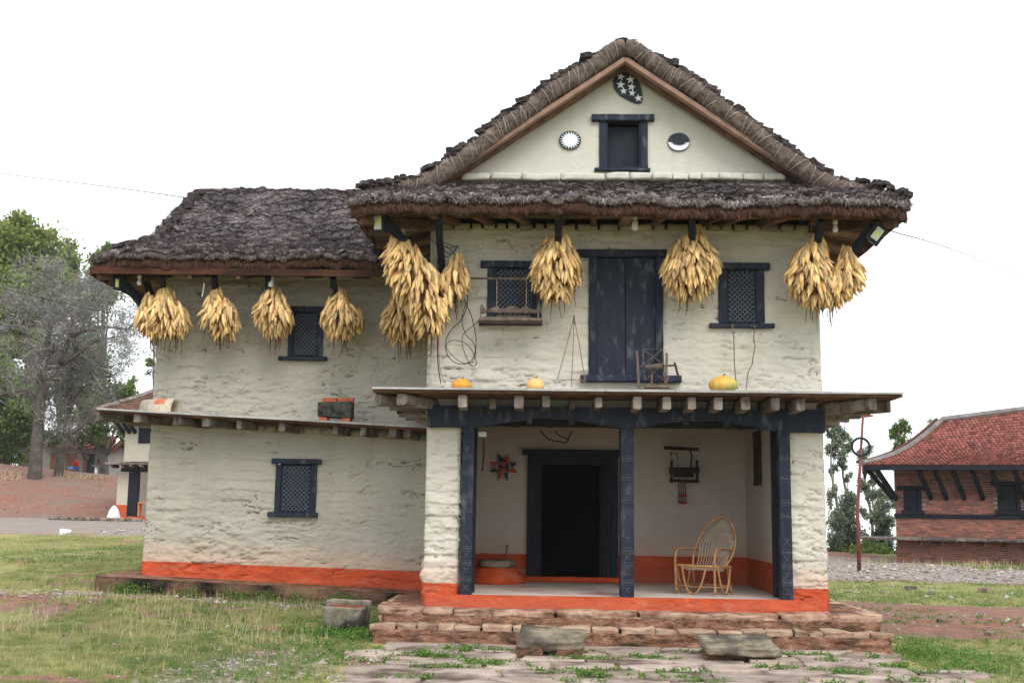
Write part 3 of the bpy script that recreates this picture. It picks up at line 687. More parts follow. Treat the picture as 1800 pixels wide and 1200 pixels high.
# emblems
def star(cx, cz, r, rot, y, n=5, inner=.42):
    return [(cx+(r if k % 2 == 0 else r*inner)*math.sin(rot+k*math.pi/n), cz+(r if k % 2 == 0 else r*inner)*math.cos(rot+k*math.pi/n)) for k in range(2*n)]
ye = 14.365
def P2(px, py): q = at(px, py, ye); return (q[0], q[2])
blob = [(1090, 127), (1103, 128), (1116, 135), (1124, 147), (1128, 162), (1129, 175), (1126, 182), (1117, 182), (1104, 176), (1090, 168), (1081, 158), (1077, 145), (1080, 133)]
em = MB().prism([P2(*p) for p in blob], ye-.012, ye+.02).build('star_emblem', M['emblem'], house); em['label'] = 'black egg-shaped plaque painted with seven white stars'
for (px, py, r) in ((1091, 136, 7.5), (1108, 141, 8.5), (1091, 150, 8.5), (1110, 154, 8), (1096, 161, 7), (1111, 164.5, 7), (1122, 173.5, 7.5)):
    c = P2(px, py); MB().prism(star(c[0], c[1], S(r, ye), random.uniform(-.2, .2), 0), ye-.016, ye-.010).build('star', M['white'], em)
c = P2(1002, 247); rr = S(20, ye)
em = MB().prism([(c[0]+rr*math.cos(k*math.pi/18), c[1]+rr*.88*math.sin(k*math.pi/18)) for k in range(36)], ye-.012, ye+.02).build('sun_emblem', M['emblem'], house); em['label'] = 'round black plaque with a white spiky sun'
MB().prism([(c[0]+(rr*.95 if k % 2 else rr*.58)*math.cos(k*math.pi/20), c[1]+(rr*.86 if k % 2 else rr*.52)*math.sin(k*math.pi/20)) for k in range(40)], ye-.016, ye-.010).build('sun_face', M['white'], em)
c = P2(1193, 250)
em = MB().prism([(c[0]+rr*math.cos(k*math.pi/18), c[1]+rr*.86*math.sin(k*math.pi/18)) for k in range(36)], ye-.012, ye+.02).build('moon_emblem', M['emblem'], house); em['label'] = 'round black plaque with a white jagged crescent moon'
pl = [(c[0]+rr*.95*math.cos(math.pi+k*math.pi/18), c[1]+rr*.81*math.sin(math.pi+k*math.pi/18)) for k in range(19)]
n = 11
for k in range(1, 2*n):
    u = math.pi*k/(2*n); q = .80 if k % 2 else .55
    pl.append((c[0]+rr*.95*math.cos(u)*q*1.12, c[1]-rr*.55*math.sin(u)*q-(.0)))
MB().prism(pl, ye-.016, ye-.010).build('crescent', M['white'], em)
# painted star on porch wall
def Pq(px, py): q = at(px, py, 17.585); return (q[0], q[2])
zq = 17.53
navy = mat('navy paint', (.035, .045, .09), None, 5, .9, 0); redp = mat('red paint', (.42, .07, .04), None, 5, .9, 0)
for pts, m in ((((876, 811), (876, 797), (893, 812)), navy), (((894, 812), (894, 797), (882, 812)), redp), (((862, 812), (876, 812), (869, 821)), redp), (((861, 829), (869, 821), (876, 829)), navy),
               (((895, 812), (909, 813), (901, 821)), navy), (((894, 830), (910, 830), (901, 821)), redp), (((876, 829), (876, 845), (884, 831)), redp), (((893, 830), (893, 845), (885, 831)), navy),
               (((877, 812), (894, 812), (885.5, 821)), redp), (((877, 829), (894, 829), (885.5, 821)), redp), (((877, 812), (877, 829), (885.5, 821)), navy), (((894, 812), (894, 829), (885.5, 821)), navy)):
    MB().prism([Pq(*p) for p in pts], zq, zq+.05).build('wall_star_motif', m, house)

# --- eaves of the main block : soffit, rafters, fascia
def quad(m, pts, name, mt, parent): return m
for k in range(7):      # soffit planks, front
    y0, y1 = 13.60+k*.14, 13.60+(k+1)*.14; z0, z1 = 5.245+k*.020, 5.245+(k+1)*.020
    x0, x1 = -2.40+k*.125, 4.22-k*.125
    MB().add([(x0, y0+.004, z0+.05), (x1, y0+.004, z0+.05), (x1, y1-.004, z1+.05), (x0, y1-.004, z1+.05), (x0, y0+.004, z0+.07), (x1, y0+.004, z0+.07), (x1, y1-.004, z1+.07), (x0, y1-.004, z1+.07)],
             [(0, 1, 2, 3), (7, 6, 5, 4), (0, 4, 5, 1), (3, 2, 6, 7)]).build('soffit_plank', M['soffit'], house)
for sgn, xo in ((-1, -2.42), (1, 4.25)):
    for k in range(6):
        xa, xb = xo-sgn*k*.14, xo-sgn*(k+1)*.14; z0, z1 = 5.215+k*.022, 5.215+(k+1)*.022; ya = 13.62+k*.14
        MB().add([(xa, ya, z0+.048), (xb, ya+.1, z1+.048), (xb, 21.9, z1+.048), (xa, 21.9, z0+.048), (xa, ya, z0+.068), (xb, ya+.1, z1+.068), (xb, 21.9, z1+.068), (xa, 21.9, z0+.068)],
                 [(0, 3, 2, 1), (4, 5, 6, 7), (0, 1, 5, 4)]).build('soffit_plank', M['soffit'], house)
for px, w in ((782, 1.), (848, 1.), (917, 1.1), (1044, .9), (1100, 1.8), (1159, 1.), (1287, 1.1), (1361, 1.1), (1250, .8), (985, .8)):
    x = at(px, 385, 14.0)[0]; dx = (x-.92)*.06
    MB().beam((x+dx, 13.60, 5.235), (x-dx, 14.6, 5.375), .075*w, .08, 4, .004).build('rafter', M['wood_brown'] if px != 1100 else M['soffit'], house)
for (a, b) in (((-2.38, 13.64, 5.17), (-1.3, 14.75, 5.36)), ((4.2, 13.66, 5.17), (3.2, 14.75, 5.36))):
    MB().beam(a, b, .11, .12, 6, .006).build('hip_rafter', M['wood_brown'], house)
for k in range(5):
    y = 14.3+k*.75
    MB().beam((-2.38, y, 5.18), (-1.45, y, 5.36), .08, .09, 4, .004).build('rafter', M['wood_brown'], house)
    MB().beam((4.2, y, 5.18), (3.3, y, 5.36), .08, .09, 4, .004).build('rafter', M['wood_brown'], house)
MB().beam((-2.40, 13.585, 5.285), (4.22, 13.585, 5.25), .035, .10, 20, .004, .1).build('fascia', M['wood_red'], house)
MB().beam((-2.43, 13.60, 5.27), (-2.43, 21.8, 5.27), .035, .11, 20, .004, .1).build('fascia', M['wood_red'], house)
MB().beam((4.26, 13.60, 5.24), (4.26, 21.8, 5.24), .035, .11, 20, .004, .1).build('fascia', M['wood_red'], house)
# struts
def strut(a, b, w=.085): return MB().beam(a, b, w, w*1.1, 5, .003).build('strut', M['wood_black'], house)
for (pt, pb) in (((770, 374), (779, 505)), ((981, 376), (979, 520)), ((1217, 382), (1213, 520)), ((1443, 388), (1422, 530))):
    strut(at(pt[0], pt[1], 13.75), at(pb[0], pb[1], 14.47))
strut(at(668, 375, 13.72), at(775, 500, 14.45), .10); strut(at(1536, 398, 13.75), at(1438, 520, 14.4), .10)
strut(at(662, 440, 15.6), at(760, 520, 15.7), .09)
for (pt, pb) in (((285, 484), (288, 560)), ((377, 485), (384, 570)), ((471, 486), (476, 570)), ((586, 488), (590, 580)), ((697, 492), (700, 580))):
    strut(at(pt[0], pt[1], 16.3), at(pb[0], pb[1], 16.93), .09)
strut(at(213, 490, 16.35), at(282, 575, 16.9), .10); strut(at(255, 490, 17.2), at(284, 575, 17.2), .09)

# ------------------------------------------------------------------ thatch
def strands(name, base, dirs, nrm, L, w, mt, parent, lift=.02, attr=None):
    n = len(base); L = np.broadcast_to(np.asarray(L), (n,)); w = np.broadcast_to(np.asarray(w), (n,))
    side = np.cross(dirs, nrm); side /= np.linalg.norm(side, axis=1)[:, None]+1e-9
    a = base-side*w[:, None]/2; b = base+side*w[:, None]/2; c = base+dirs*L[:, None]+nrm*(lift*L[:, None])
    V = np.stack([a, b, c], 1).reshape(-1, 3); F = np.arange(3*n).reshape(n, 3)
    rv = rng.random(n) if attr is None else attr
    return mesh_np(name, V, F, mt, parent, False, {'rnd': np.repeat(rv, 3)})
def thatch_roof(prof, half, cx, T, q_sk, q_g, q_in, q_end, frontprof, tag, res=.035, n_str=60000, vis=None, n_sk=65000):
    pk = np.array([k[0] for k in prof]); zk = np.array([k[1] for k in prof])
    fk = np.array([k[0] for k in frontprof]); fz = np.array([k[1] for k in frontprof])
    side = lambda p: np.interp(np.abs(p), pk, zk)
    def side_s(p):
        return (side(p-.08)+side(p+.08)+side(p)*2)/4 - (np.abs(p) < .1)*0
    front = lambda q: np.interp(q, fk, fz)
    rc = .42
    def qfront(p):
        e = np.clip((np.abs(p)-(half-rc))/rc, 0, 1); return q_sk+rc*(1-np.sqrt(np.maximum(0, 1-e*e)))
    def noise_d(p, q, slope_c):
        c = slope_c/.34+fbm(p*.9+3, q*.9, 81)*.7; t = c-np.floor(c)
        d = .022*(np.where(t < .15, t/.15, 1-(t-.15)/.85)-.5)*np.clip(.5+1.5*fbm(p*1.7, q*1.7, 89), 0, 1)
        d = d+.045*fbm(p*2.3, q*2.3, 82)+.034*fbm(p*6, q*6, 83)+.046*fbm(p*17, q*17, 84, 3)
        return d
    def Hg(p, q): return side_s(p)+noise_d(p, q, np.abs(p)*1.25)
    def Hs(p, q):
        a = side_s(p)-.012; b = front(q-qfront(p)); k = .05
        h = -k*np.log(np.exp(-a/k)+np.exp(-b/k))
        return h+noise_d(p, q, (q-q_sk)*1.1)*.8
    # gable roof sheet
    ps = np.linspace(-half, half, int(2*half/res)+1)
    qs = np.concatenate([np.arange(q_g, q_g+1.5, res), np.arange(q_g+1.5, q_end, res*(1.3 if vis else 3))])
    Pm, Qm = np.meshgrid(ps, qs); Z = Hg(Pm, Qm); X, Y = T(Pm, Qm)
    V = np.stack([X, Y, Z], -1).reshape(-1, 3); nx, ny = len(ps), len(qs); i = np.arange(nx*ny).reshape(ny, nx)
    F = np.stack([i[:-1, :-1], i[:-1, 1:], i[1:, 1:], i[1:, :-1]], -1).reshape(-1, 4)
    roof = mesh_np('thatch_roof', V, F, M['thatch'], house, True)
    # skirt sheet
    vs = np.linspace(0, q_in-q_sk, int((q_in-q_sk)/res)+2)
    Pm, Vv = np.meshgrid(ps, vs); Qm = qfront(Pm)+Vv; Z = Hs(Pm, Qm); X, Y = T(Pm, Qm)
    V = np.stack([X, Y, Z], -1).reshape(-1, 3); nx, ny = len(ps), len(vs); i = np.arange(nx*ny).reshape(ny, nx)
    F = np.stack([i[:-1, :-1], i[:-1, 1:], i[1:, 1:], i[1:, :-1]], -1).reshape(-1, 4)
    sk = mesh_np('thatch_skirt', V, F, M['thatch'], roof, True)
    # strands over surfaces
    def scatter(n, pr, qr, H, L=(.04, .11), w=.011, cond=None, name='straw', mt='strand'):
        p = rng.uniform(*pr, n); q = rng.uniform(*qr, n)
        if cond is not None:
            k = cond(p, q); p, q = p[k], q[k]
        e = .03; h = H(p, q); gx = (H(p+e, q)-H(p-e, q))/(2*e); gy = (H(p, q+e)-H(p, q-e))/(2*e)
        # coarse downhill direction
        E = .25; cgx = (H(p+E, q)-H(p-E, q))/(2*E); cgy = (H(p, q+E)-H(p, q-E))/(2*E)
        ang = np.arctan2(-cgy, -cgx)+rng.normal(0, .62, len(p)); dp, dq = np.cos(ang), np.sin(ang)
        dz = gx*dp+gy*dq
        x0, y0 = T(p, q); x1, y1 = T(p+dp, q+dq); x2, y2 = T(p-gx, q-gy)
        D = np.stack([x1-x0, y1-y0, dz], 1); D /= np.linalg.norm(D, axis=1)[:, None]
        Nn = np.stack([x2-x0, y2-y0, np.ones(len(p))], 1); Nn /= np.linalg.norm(Nn, axis=1)[:, None]
        Bs = np.stack([x0, y0, h], 1)-Nn*.004
        av = np.clip(.45+.35*fbm(p*2.2, q*2.2, 91)+.25*fbm(p*9, q*9, 92)+rng.normal(0, .34, len(p)), 0, 1)
        st = strands(name, Bs, D, Nn, rng.uniform(L[0], L[1], len(p)), w*rng.uniform(.6, 1.4, len(p)), M[mt], roof, lift=.28, attr=av)
        st['kind'] = 'stuff'
    if vis: scatter(n_str, vis[0], vis[1], Hg)
    else: scatter(int(n_str), (-half, half), (q_g, q_g+.35), Hg)
    scatter(n_sk, (-half, half), (q_sk, q_in), Hs, cond=lambda p, q: (q > qfront(p)) & (q < qfront(p)+(q_in-q_sk)))
    # eave loop: side - front - side
    loop = []
    qe = np.arange(q_end, q_sk+rc, -.04)
    for q in qe: loop.append((-half, q, -1., 0.))
    for p in np.linspace(-half, half, int(2*half/.03)):
        e = np.clip((abs(p)-(half-rc))/rc, 0, 1); n = np.array([math.copysign(e, p), -math.sqrt(max(0, 1-e*e))])
        loop.append((p, float(qfront(np.array(p))), n[0], n[1]))
    for q in qe[::-1]: loop.append((half, q, 1., 0.))
    loop = np.array(loop); s = np.concatenate([[0], np.cumsum(np.hypot(np.diff(loop[:, 0]), np.diff(loop[:, 1])))])
    pz = Hs(loop[:, 0], np.maximum(loop[:, 1], qfront(loop[:, 0])))
    pz = np.where(np.abs(loop[:, 0]) >= half-1e-6, Hg(loop[:, 0], loop[:, 1]), pz)
    rows = []
    prof_e = [(-.04, .0), (.015, -.012), (.035, -.045), (.010, -.075), (-.075, -.085), (-.07, -.12), (-.030, -.15), (-.035, -.235), (-.20, -.19)]
    for k, (o_, dz) in enumerate(prof_e):
        wob = (.05*fbm(s*2.1, s*0+k*.3, 95)+.04*fbm(s*6.5, s*0+k, 96)+.025*fbm(s*18, s*0+k*3, 97))*(0 if k == 0 else (1 if k < 4 else .35))
        oo = o_+wob*.8; z = pz+dz+(wob*.8 if 1 <= k <= 3 else 0)
        x, y = T(loop[:, 0]+loop[:, 2]*oo, loop[:, 1]+loop[:, 3]*oo); rows.append(np.stack([x, y, z], 1))
    V = np.concatenate(rows); n = len(loop); i = np.arange(n*len(rows)).reshape(len(rows), n)
    F = np.stack([i[:-1, :-1], i[:-1, 1:], i[1:, 1:], i[1:, :-1]], -1).reshape(-1, 4)
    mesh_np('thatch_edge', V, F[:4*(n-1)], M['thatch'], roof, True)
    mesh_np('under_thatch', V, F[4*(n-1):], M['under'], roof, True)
    # fringe strands at the lip, brown strands down the face
    ns = 16000; k = rng.integers(0, n, ns); 
    if not vis: k = k[(loop[k, 1] < q_g+1.5)]
    ns = len(k)
    def fringe(k, o_, dz, L, mt, spread, down, w, name):
        n_ = len(k); jit = rng.normal(0, .015, n_)
        x, y = T(loop[k, 0]+loop[k, 2]*(o_+jit), loop[k, 1]+loop[k, 3]*(o_+jit)); x1, y1 = T(loop[k, 0]+loop[k, 2]*(o_+1), loop[k, 1]+loop[k, 3]*(o_+1))
        x0_, y0_ = T(loop[k, 0]+loop[k, 2]*o_, loop[k, 1]+loop[k, 3]*o_)
        on = np.stack([x1-x0_, y1-y0_, np.zeros(n_)], 1); tg = np.stack([-on[:, 1], on[:, 0], np.zeros(n_)], 1)
        D = on*rng.uniform(.1, 1.0, n_)[:, None]*(1-down)+tg*rng.normal(0, spread, n_)[:, None]; D[:, 2] -= rng.uniform(.4, 1.1, n_)*down+.1
        D /= np.linalg.norm(D, axis=1)[:, None]; Nn = np.cross(D, tg); Nn /= np.linalg.norm(Nn, axis=1)[:, None]+1e-9
        wob = .05*fbm(s[k]*2.1, s[k]*0+.6, 95)+.04*fbm(s[k]*6.5, s[k]*0+2, 96)
        st = strands(name, np.stack([x, y, pz[k]+dz+wob*.8+rng.normal(0, .012, n_)], 1), D, Nn, rng.uniform(L[0], L[1], n_), w*rng.uniform(.5, 1.5, n_), M[mt], roof, .05)
        st['kind'] = 'stuff'
    fringe(k, -.02, -.005, (.05, .12), 'strand', .35, .55, .010, 'fringe')
    k = rng.integers(0, n, 9000)
    if not vis: k = k[(loop[k, 1] < q_g+2.5)]
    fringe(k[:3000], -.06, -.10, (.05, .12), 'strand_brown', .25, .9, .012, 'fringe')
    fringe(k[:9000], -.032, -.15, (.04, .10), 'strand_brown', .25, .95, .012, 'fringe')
    return roof, side, qfront, Hg, Hs
main_prof = [(0, 7.70), (.12, 7.66), (.4, 7.46), (1.0, 7.05), (1.6, 6.57), (2.17, 6.13), (2.43, 5.95), (2.7, 5.84), (3.1, 5.73), (3.35, 5.66), (3.52, 5.57)]
TM = lambda p, q: (.92+p, q)
roof_m, side_m, qf_m, Hg_m, Hs_m = thatch_roof(main_prof, 3.50, .92, TM, 13.46, 14.02, 14.46, 22.2, [(0, 5.44), (.12, 5.50), (.5, 5.70), (1.0, 5.93), (1.6, 6.3)], 'main', n_str=14000)
wing_prof = [(0, 7.17), (.12, 7.13), (.3, 7.03), (1.0, 6.56), (1.8, 6.03), (2.3, 5.74), (2.8, 5.50), (3.25, 5.30)]
TW = lambda p, q: (q, 19.3+p)
roof_w, side_w, qf_w, Hg_w, Hs_w = thatch_roof(wing_prof, 3.22, 0, TW, -6.86, -6.17, -5.70, -1.0, [(0, 5.27), (.12, 5.33), (.55, 5.62), (1.0, 5.9), (1.6, 6.2)], 'wing', res=.030, n_str=230000, vis=((-3.25, .1), (-6.3, -1.4)), n_sk=40000)
roof_m['label'] = 'grey brown thatch of the tall front gable'; roof_w['label'] = 'grey brown thatch of the lower side wing'

# rake board, bound straw roll and stepped bundle ends
def clump_mesh(seed):
    P, F = stone_mesh(.15, .17, .085, seed, nx=7, ny=5, nz=5, rough=.34, roundness=.16)
    me = bpy.data.meshes.new('bundle_end'); me.from_pydata([tuple(p) for p in P], [], F); me.update(); me.materials.append(M['clump']); return me
clumps = [clump_mesh(300+k*3) for k in range(7)]
def rake_set(side, Hs, T, q, cxs, roof, s_end, step, roll=True, r=.105, drop=.10, zrot=0, s_end2=None):
    for sg in cxs:
        s_roll = s_end+.30; ss_ = np.linspace(.0, s_roll, 64)
        pts = []
        for s_ in ss_:
            x, y = T(sg*s_, q); pts.append(Vector((float(x), float(y), float(side(s_))-drop-.02+.01*math.sin(s_*9))))
        if roll:
            b = MB(); n = 14
            b.tube(pts, [r*(1+.13*math.sin(i*1.1)+.09*math.sin(i*2.7)) for i in range(len(pts))], n)
            ro = b.build('straw_roll', M['strand_tan'], roof, True)
            me = ro.data; a_ = me.attributes.new('rnd', 'FLOAT', 'POINT'); a_.data.foreach_set('value', rng.random(len(me.vertices)).astype(np.float32)*.6+.1)
            # straws on the roll
            N_ = 9000; k = rng.integers(0, len(pts)-1, N_); f = rng.random(N_); A = np.array([tuple(p) for p in pts])
            c = A[k]*(1-f)[:, None]+A[k+1]*f[:, None]; tg = A[np.minimum(k+1, len(pts)-1)]-A[k]; tg /= np.linalg.norm(tg, axis=1)[:, None]
            ph = rng.uniform(0, 2*np.pi, N_); up = np.array([0, 0, 1.]); e1 = np.cross(tg, up); e1 /= np.linalg.norm(e1, axis=1)[:, None]; e2 = np.cross(e1, tg)
            Nn = e1*np.cos(ph)[:, None]+e2*np.sin(ph)[:, None]; tt = np.cross(Nn, tg)
            D = tg*rng.uniform(.5, 1, N_)[:, None]+tt*rng.normal(.35, .65, N_)[:, None]; D /= np.linalg.norm(D, axis=1)[:, None]
            o = strands('roll_straw', c+Nn*r*1.01, D, Nn, rng.uniform(.05, .13, N_), .008, M['strand_tan'], roof, .06, attr=np.clip(rng.normal(.5, .25, N_), 0, 1)); o['kind'] = 'stuff'
            # rope wraps
            s_ = .12
            while s_ < s_roll-.05:
                u = s_/s_roll*(len(pts)-1); i0 = int(u); p = pts[i0].lerp(pts[min(i0+1, len(pts)-1)], u-i0); tg_ = (pts[min(i0+1, len(pts)-1)]-pts[i0]).normalized()
                e1 = tg_.cross(Vector((0, 0, 1))).normalized(); e2 = e1.cross(tg_); tilt = random.uniform(-.35, .65)*sg
                if random.random() < .2: s_ += .06; continue
                rb = MB(); ring = []
                for m_ in range(15):
                    w_ = 2*math.pi*m_/14; ring.append(p+(e1*math.cos(w_)+e2*math.sin(w_))*(r*1.12)+tg_*(tilt*r*math.sin(w_)))
                rb.tube(ring, .006, 5, False); rb.build('rope_wrap', M['rope'], roof)
                s_ += random.choice([.03, .055, .085, .11])
            # rake board
            bs = [0, s_end*.96]
            pp = []
            for s_ in (0.0, s_end*.5, s_end):
                x, y = T(sg*s_, q+.02); pp.append(Vector((float(x), float(y), float(np.interp(s_, [0, s_end], [side(0), side(s_end)]))-drop-.20)))
            v = (pp[2]-pp[0]).normalized()
            MB().beam(pp[0]-v*0+Vector((0, 0, .015)), pp[2]+v*.06+Vector((0, 0, .015)), .11, .068, 14, .003, .12).build('rake_board', M['rake'], roof)
            MB().beam(pp[0]+Vector((0, .16, -.01)), pp[2]+Vector((0, .16, -.01)), .12, .06, 10, .004, .1).build('under_rafter', M['wood_brown'], roof)
        s_ = .42
        e_ = s_end2 or s_end+.9
        while s_ < e_:
            for rep in range(random.choice([1, 1, 1])):
                me = random.choice(clumps); qq = q+random.uniform(-.02, .10)
                if s_ > s_end: qq -= (s_-s_end)*.45
                x, y = T(sg*s_, qq); z = float(side(s_))+.04+random.uniform(-.02, .02)
                if s_ > s_end-.1: z = float(Hs(np.array(sg*s_), np.array(qq)))+.075
                o = link('bundle_end', me, roof, (float(x), float(y), z))
                sl_ = float(side(s_+.1)-side(s_-.1))/.2
                o.rotation_euler = (random.uniform(-.3, .3), -sg*math.atan(sl_)*-0+ (math.atan(-sl_)*sg*.35) , random.uniform(-.6, .6)+zrot) if zrot == 0 else (-(math.atan(-sl_))*.35*-sg, random.uniform(-.15, .15), random.uniform(-.3, .3)+zrot)
                k_ = random.uniform(.65, 1.2)*(.75 if s_ > s_end else 1); o.scale = (k_, random.uniform(.7, 1.2), random.uniform(.6, 1.2)*(.8 if s_ > s_end else 1))
            s_ += random.uniform(.045, .10)*step
rake_set(side_m, Hs_m, TM, 14.03, (-1, 1), roof_m, 2.72, 1.0, s_end2=3.45)
rake_set(side_w, Hs_w, TW, -6.17, (-1,), roof_w, 2.4, 1.5, roll=False, zrot=math.pi/2, s_end2=3.0)
# ridge of the wing: a smooth bamboo pole and cap straw
MB().tube([(-6.3+k*.5, 19.28, 7.17+.012*math.sin(k)) for k in range(11)], .022, 6).build('ridge_pole', M['stick'], roof_w)

# ------------------------------------------------------------------ the wing
YW = 17.0
def yw(z): return YW+.014*(z-.45)
tilt = lambda x: -.032*(np.asarray(x)+4.0)*0
u1, g1 = frame_window(house, 518, 558, 549, 626, yw(4.3), (508, 576, 538, 549), (490, 574, 626, 634), 9, pitch=.066)
u2, g2 = frame_window(house, 496, 545, 816, 900, yw(1.6), (478, 564, 805, 816), (471, 558, 899, 909), 10, pitch=.066)
xw0 = -6.07
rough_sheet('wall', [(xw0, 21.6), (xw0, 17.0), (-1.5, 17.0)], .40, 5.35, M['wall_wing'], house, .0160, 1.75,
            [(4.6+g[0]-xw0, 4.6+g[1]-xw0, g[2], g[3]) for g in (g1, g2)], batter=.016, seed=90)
zw = lambda x: 2.83+(x+1.86)*(3.04-2.83)/(-6.62+1.86)
ledge(-6.60, -1.62, 0, 16.30, zw, None, 17.03, None, None)
for px, yy, sz in ((241, 16.38, 1.2), (312, 16.4, 1.3), (362, 16.4, 1.25), (421, 16.42, .7), (497, 16.42, .9), (590, 16.42, .75), (640, 16.44, .85), (690, 16.45, 1.0), (716, 16.5, 1.)):
    x = at(px, 730, yy)[0]; z = zw(x)-.115
    lean = .35 if px < 380 else .12
    MB().beam((x, yy, z), (x+lean, 17.2, z), .105*sz, .12, 5, .006, .12).build('joist', M['wood_grey'], house)
for (ex, ey) in ((-6.62, 16.45), (-6.55, 16.9), (-6.5, 17.4), (-6.52, 17.9)):
    MB().beam((ex-.02, ey, 2.93), (-5.8, max(ey, 17.15), 2.93), .13, .13, 5, .008).build('joist', M['wood_grey'], house)
for y in (17.06, 17.9, 18.8, 19.7):
    MB().box2((-6.6, y, 3.0), (-6.1, y+.8, 3.035)).build('ledge_slab', M['slab'], house)
x = -6.0
while x < -1.7:
    w = random.uniform(.12, .28); stone('stone', (x+w/2, 17.03, float(zw(x))-.125), (w-.03, .10, .10), M['soffit_stone'], house, nid(), nx=5, ny=3, nz=3); x += w
# wing eave timbers
for k in range(7):
    y0, y1 = 16.16+k*.13, 16.16+(k+1)*.13; z0 = 5.0+k*.03; z1 = z0+.03
    x0 = -6.72+k*.12; x1 = -2.0
    MB().add([(x0, y0+.004, z0+.05), (x1, y0+.004, z0+.05), (x1, y1-.004, z1+.05), (x0, y1-.004, z1+.05), (x0, y0+.004, z0+.07), (x1, y0+.004, z0+.07), (x1, y1-.004, z1+.07), (x0, y1-.004, z1+.07)],
             [(0, 1, 2, 3), (7, 6, 5, 4), (0, 4, 5, 1), (3, 2, 6, 7)]).build('soffit_plank', M['wood_brown'], house)
for k in range(6):
    xa, xb = -6.75+k*.12, -6.75+(k+1)*.12; z0 = 5.0+k*.03; z1 = z0+.03; ya = 16.18+k*.13
    MB().add([(xa, ya, z0+.048), (xb, ya+.1, z1+.048), (xb, 22, z1+.048), (xa, 22, z0+.048), (xa, ya, z0+.068), (xb, ya+.1, z1+.068), (xb, 22, z1+.068), (xa, 22, z0+.068)],
             [(0, 3, 2, 1), (4, 5, 6, 7), (0, 1, 5, 4)]).build('soffit_plank', M['wood_brown'], house)
for px in (345, 430, 540, 625, 700):
    x = at(px, 490, 16.5)[0]; MB().beam((x, 16.15, 4.98), (x+.1, 17.1, 5.2), .075, .09, 4, .004).build('rafter', M['wood_brown'], house)
MB().beam((-6.70, 16.7, 5.0), (-6.0, 17.2, 5.2), .10, .11, 5, .005).build('rafter', M['wood_brown'], house)
MB().beam((-6.68, 16.2, 4.97), (-5.9, 17.1, 5.2), .11, .12, 5, .005).build('hip_rafter', M['wood_brown'], house)
MB().beam((-6.74, 16.135, 5.045), (-1.8, 16.135, 5.015), .035, .10, 16, .004, .1).build('fascia', M['wood_red'], house)
MB().beam((-6.77, 16.15, 5.03), (-6.77, 21.8, 5.03), .035, .12, 16, .004, .1).build('fascia', M['wood_red'], house)
# wing plinth
def zslope_w(x): return (-(x+2.1))*.040
rough_sheet('wing_plinth', [(-6.52, 21.8), (-6.52, 16.42), (-1.9, 16.42)], .02, .465, M['moss'], house, .02, 1.3, batter=.02, seed=130, zslope=zslope_w)
MB().add([(-6.50, 16.44, .463+4.4*.04), (-1.9, 16.44, .455), (-1.9, 17.1, .47), (-6.50, 17.1, .475+4.4*.04), (-6.5, 21.7, .64), (-6.0, 21.7, .64), (-6.0, 17.1, .64)],
         [(0, 1, 2, 3), (3, 6, 5, 4)]).build('plinth_top', M['mud_red'], house)

# ------------------------------------------------------------------ stone steps round the porch
steps = empty('stone_steps', (.95, 14.0, .08), 'two rough tiers of red-smeared stone steps running round the front porch', 'steps')
st_inv = Vector((-.95, -14.0, -.08))
rough_sheet('core', [(-2.02, 17.0), (-2.02, 14.00), (3.96, 14.00), (3.96, 21.4)], .20, .43, M['mud_red'], steps, .02, 1.8, batter=.02, seed=140, zslope=lambda x: -.05+x*0)
MB().add([(-2.04, 14.17, .432), (3.98, 14.17, .425), (3.98, 14.6, .452), (-2.04, 14.6, .455), (-2.04, 17.1, .46), (-1.4, 17.1, .46), (-1.4, 14.6, .455), (3.3, 14.6, .452), (3.3, 21.4, .46), (3.98, 21.4, .46)],
         [(0, 1, 2, 3), (3, 6, 5, 4), (7, 2, 9, 8)]).build('tread', M['mud_red'], steps)
MB().add([(-2.08, 13.83, .262), (3.99, 13.83, .262), (3.99, 14.25, .285), (-2.08, 14.25, .285)], [(0, 1, 2, 3)]).build('tread', M['mud_red'], steps)
rough_sheet('core', [(-2.08, 14.3), (-2.08, 13.70), (3.98, 13.70), (3.98, 14.3)], -.02, .235, M['mud_red'], steps, .02, 2.2, batter=.03, seed=150)
def course(y, z, h, dy, x0, x1, wr, m, gap=.008, jz=.006, jy=.02, **kw):
    x = x0
    while x < x1-.05:
        w = min(random.uniform(*wr), x1-x)
        if x1-x-w < wr[0]*.5: w = x1-x
        stone('stone', (x+w/2, y+random.uniform(-jy, jy)+dy/2, z+random.uniform(-jz, jz)), (w-gap, dy, h), m, steps, nid(), rz=random.uniform(-.02, .02), nx=10, ny=5, nz=6, roundness=.16, **kw); x += w
course(14.12, .402, .09, .34, -2.08, 4.0, (.30, 1.1), M['stone_red'], rough=.16, jy=.03, jz=.010, gap=.0)
course(14.15, .318, .10, .30, -2.06, 3.98, (.2, .8), M['stone_red'], rough=.2, jy=.04, jz=.012, gap=.0)
course(13.76, .235, .105, .30, -2.13, 4.02, (.16, .5), M['stone_warm'], rough=.15, gap=.012, jy=.035, jz=.010)
course(13.84, .150, .12, .25, -2.10, 4.0, (.15, .7), M['mud_red'], rough=.3, jy=.04, gap=0)
course(13.82, .060, .10, .25, -2.10, 4.0, (.15, .8), M['mud_red'], rough=.3, jy=.04, gap=0)
course(13.52, .045, .05, .26, -2.15, 3.9, (.35, .8), M['stone_red'], gap=.04, rough=.12)
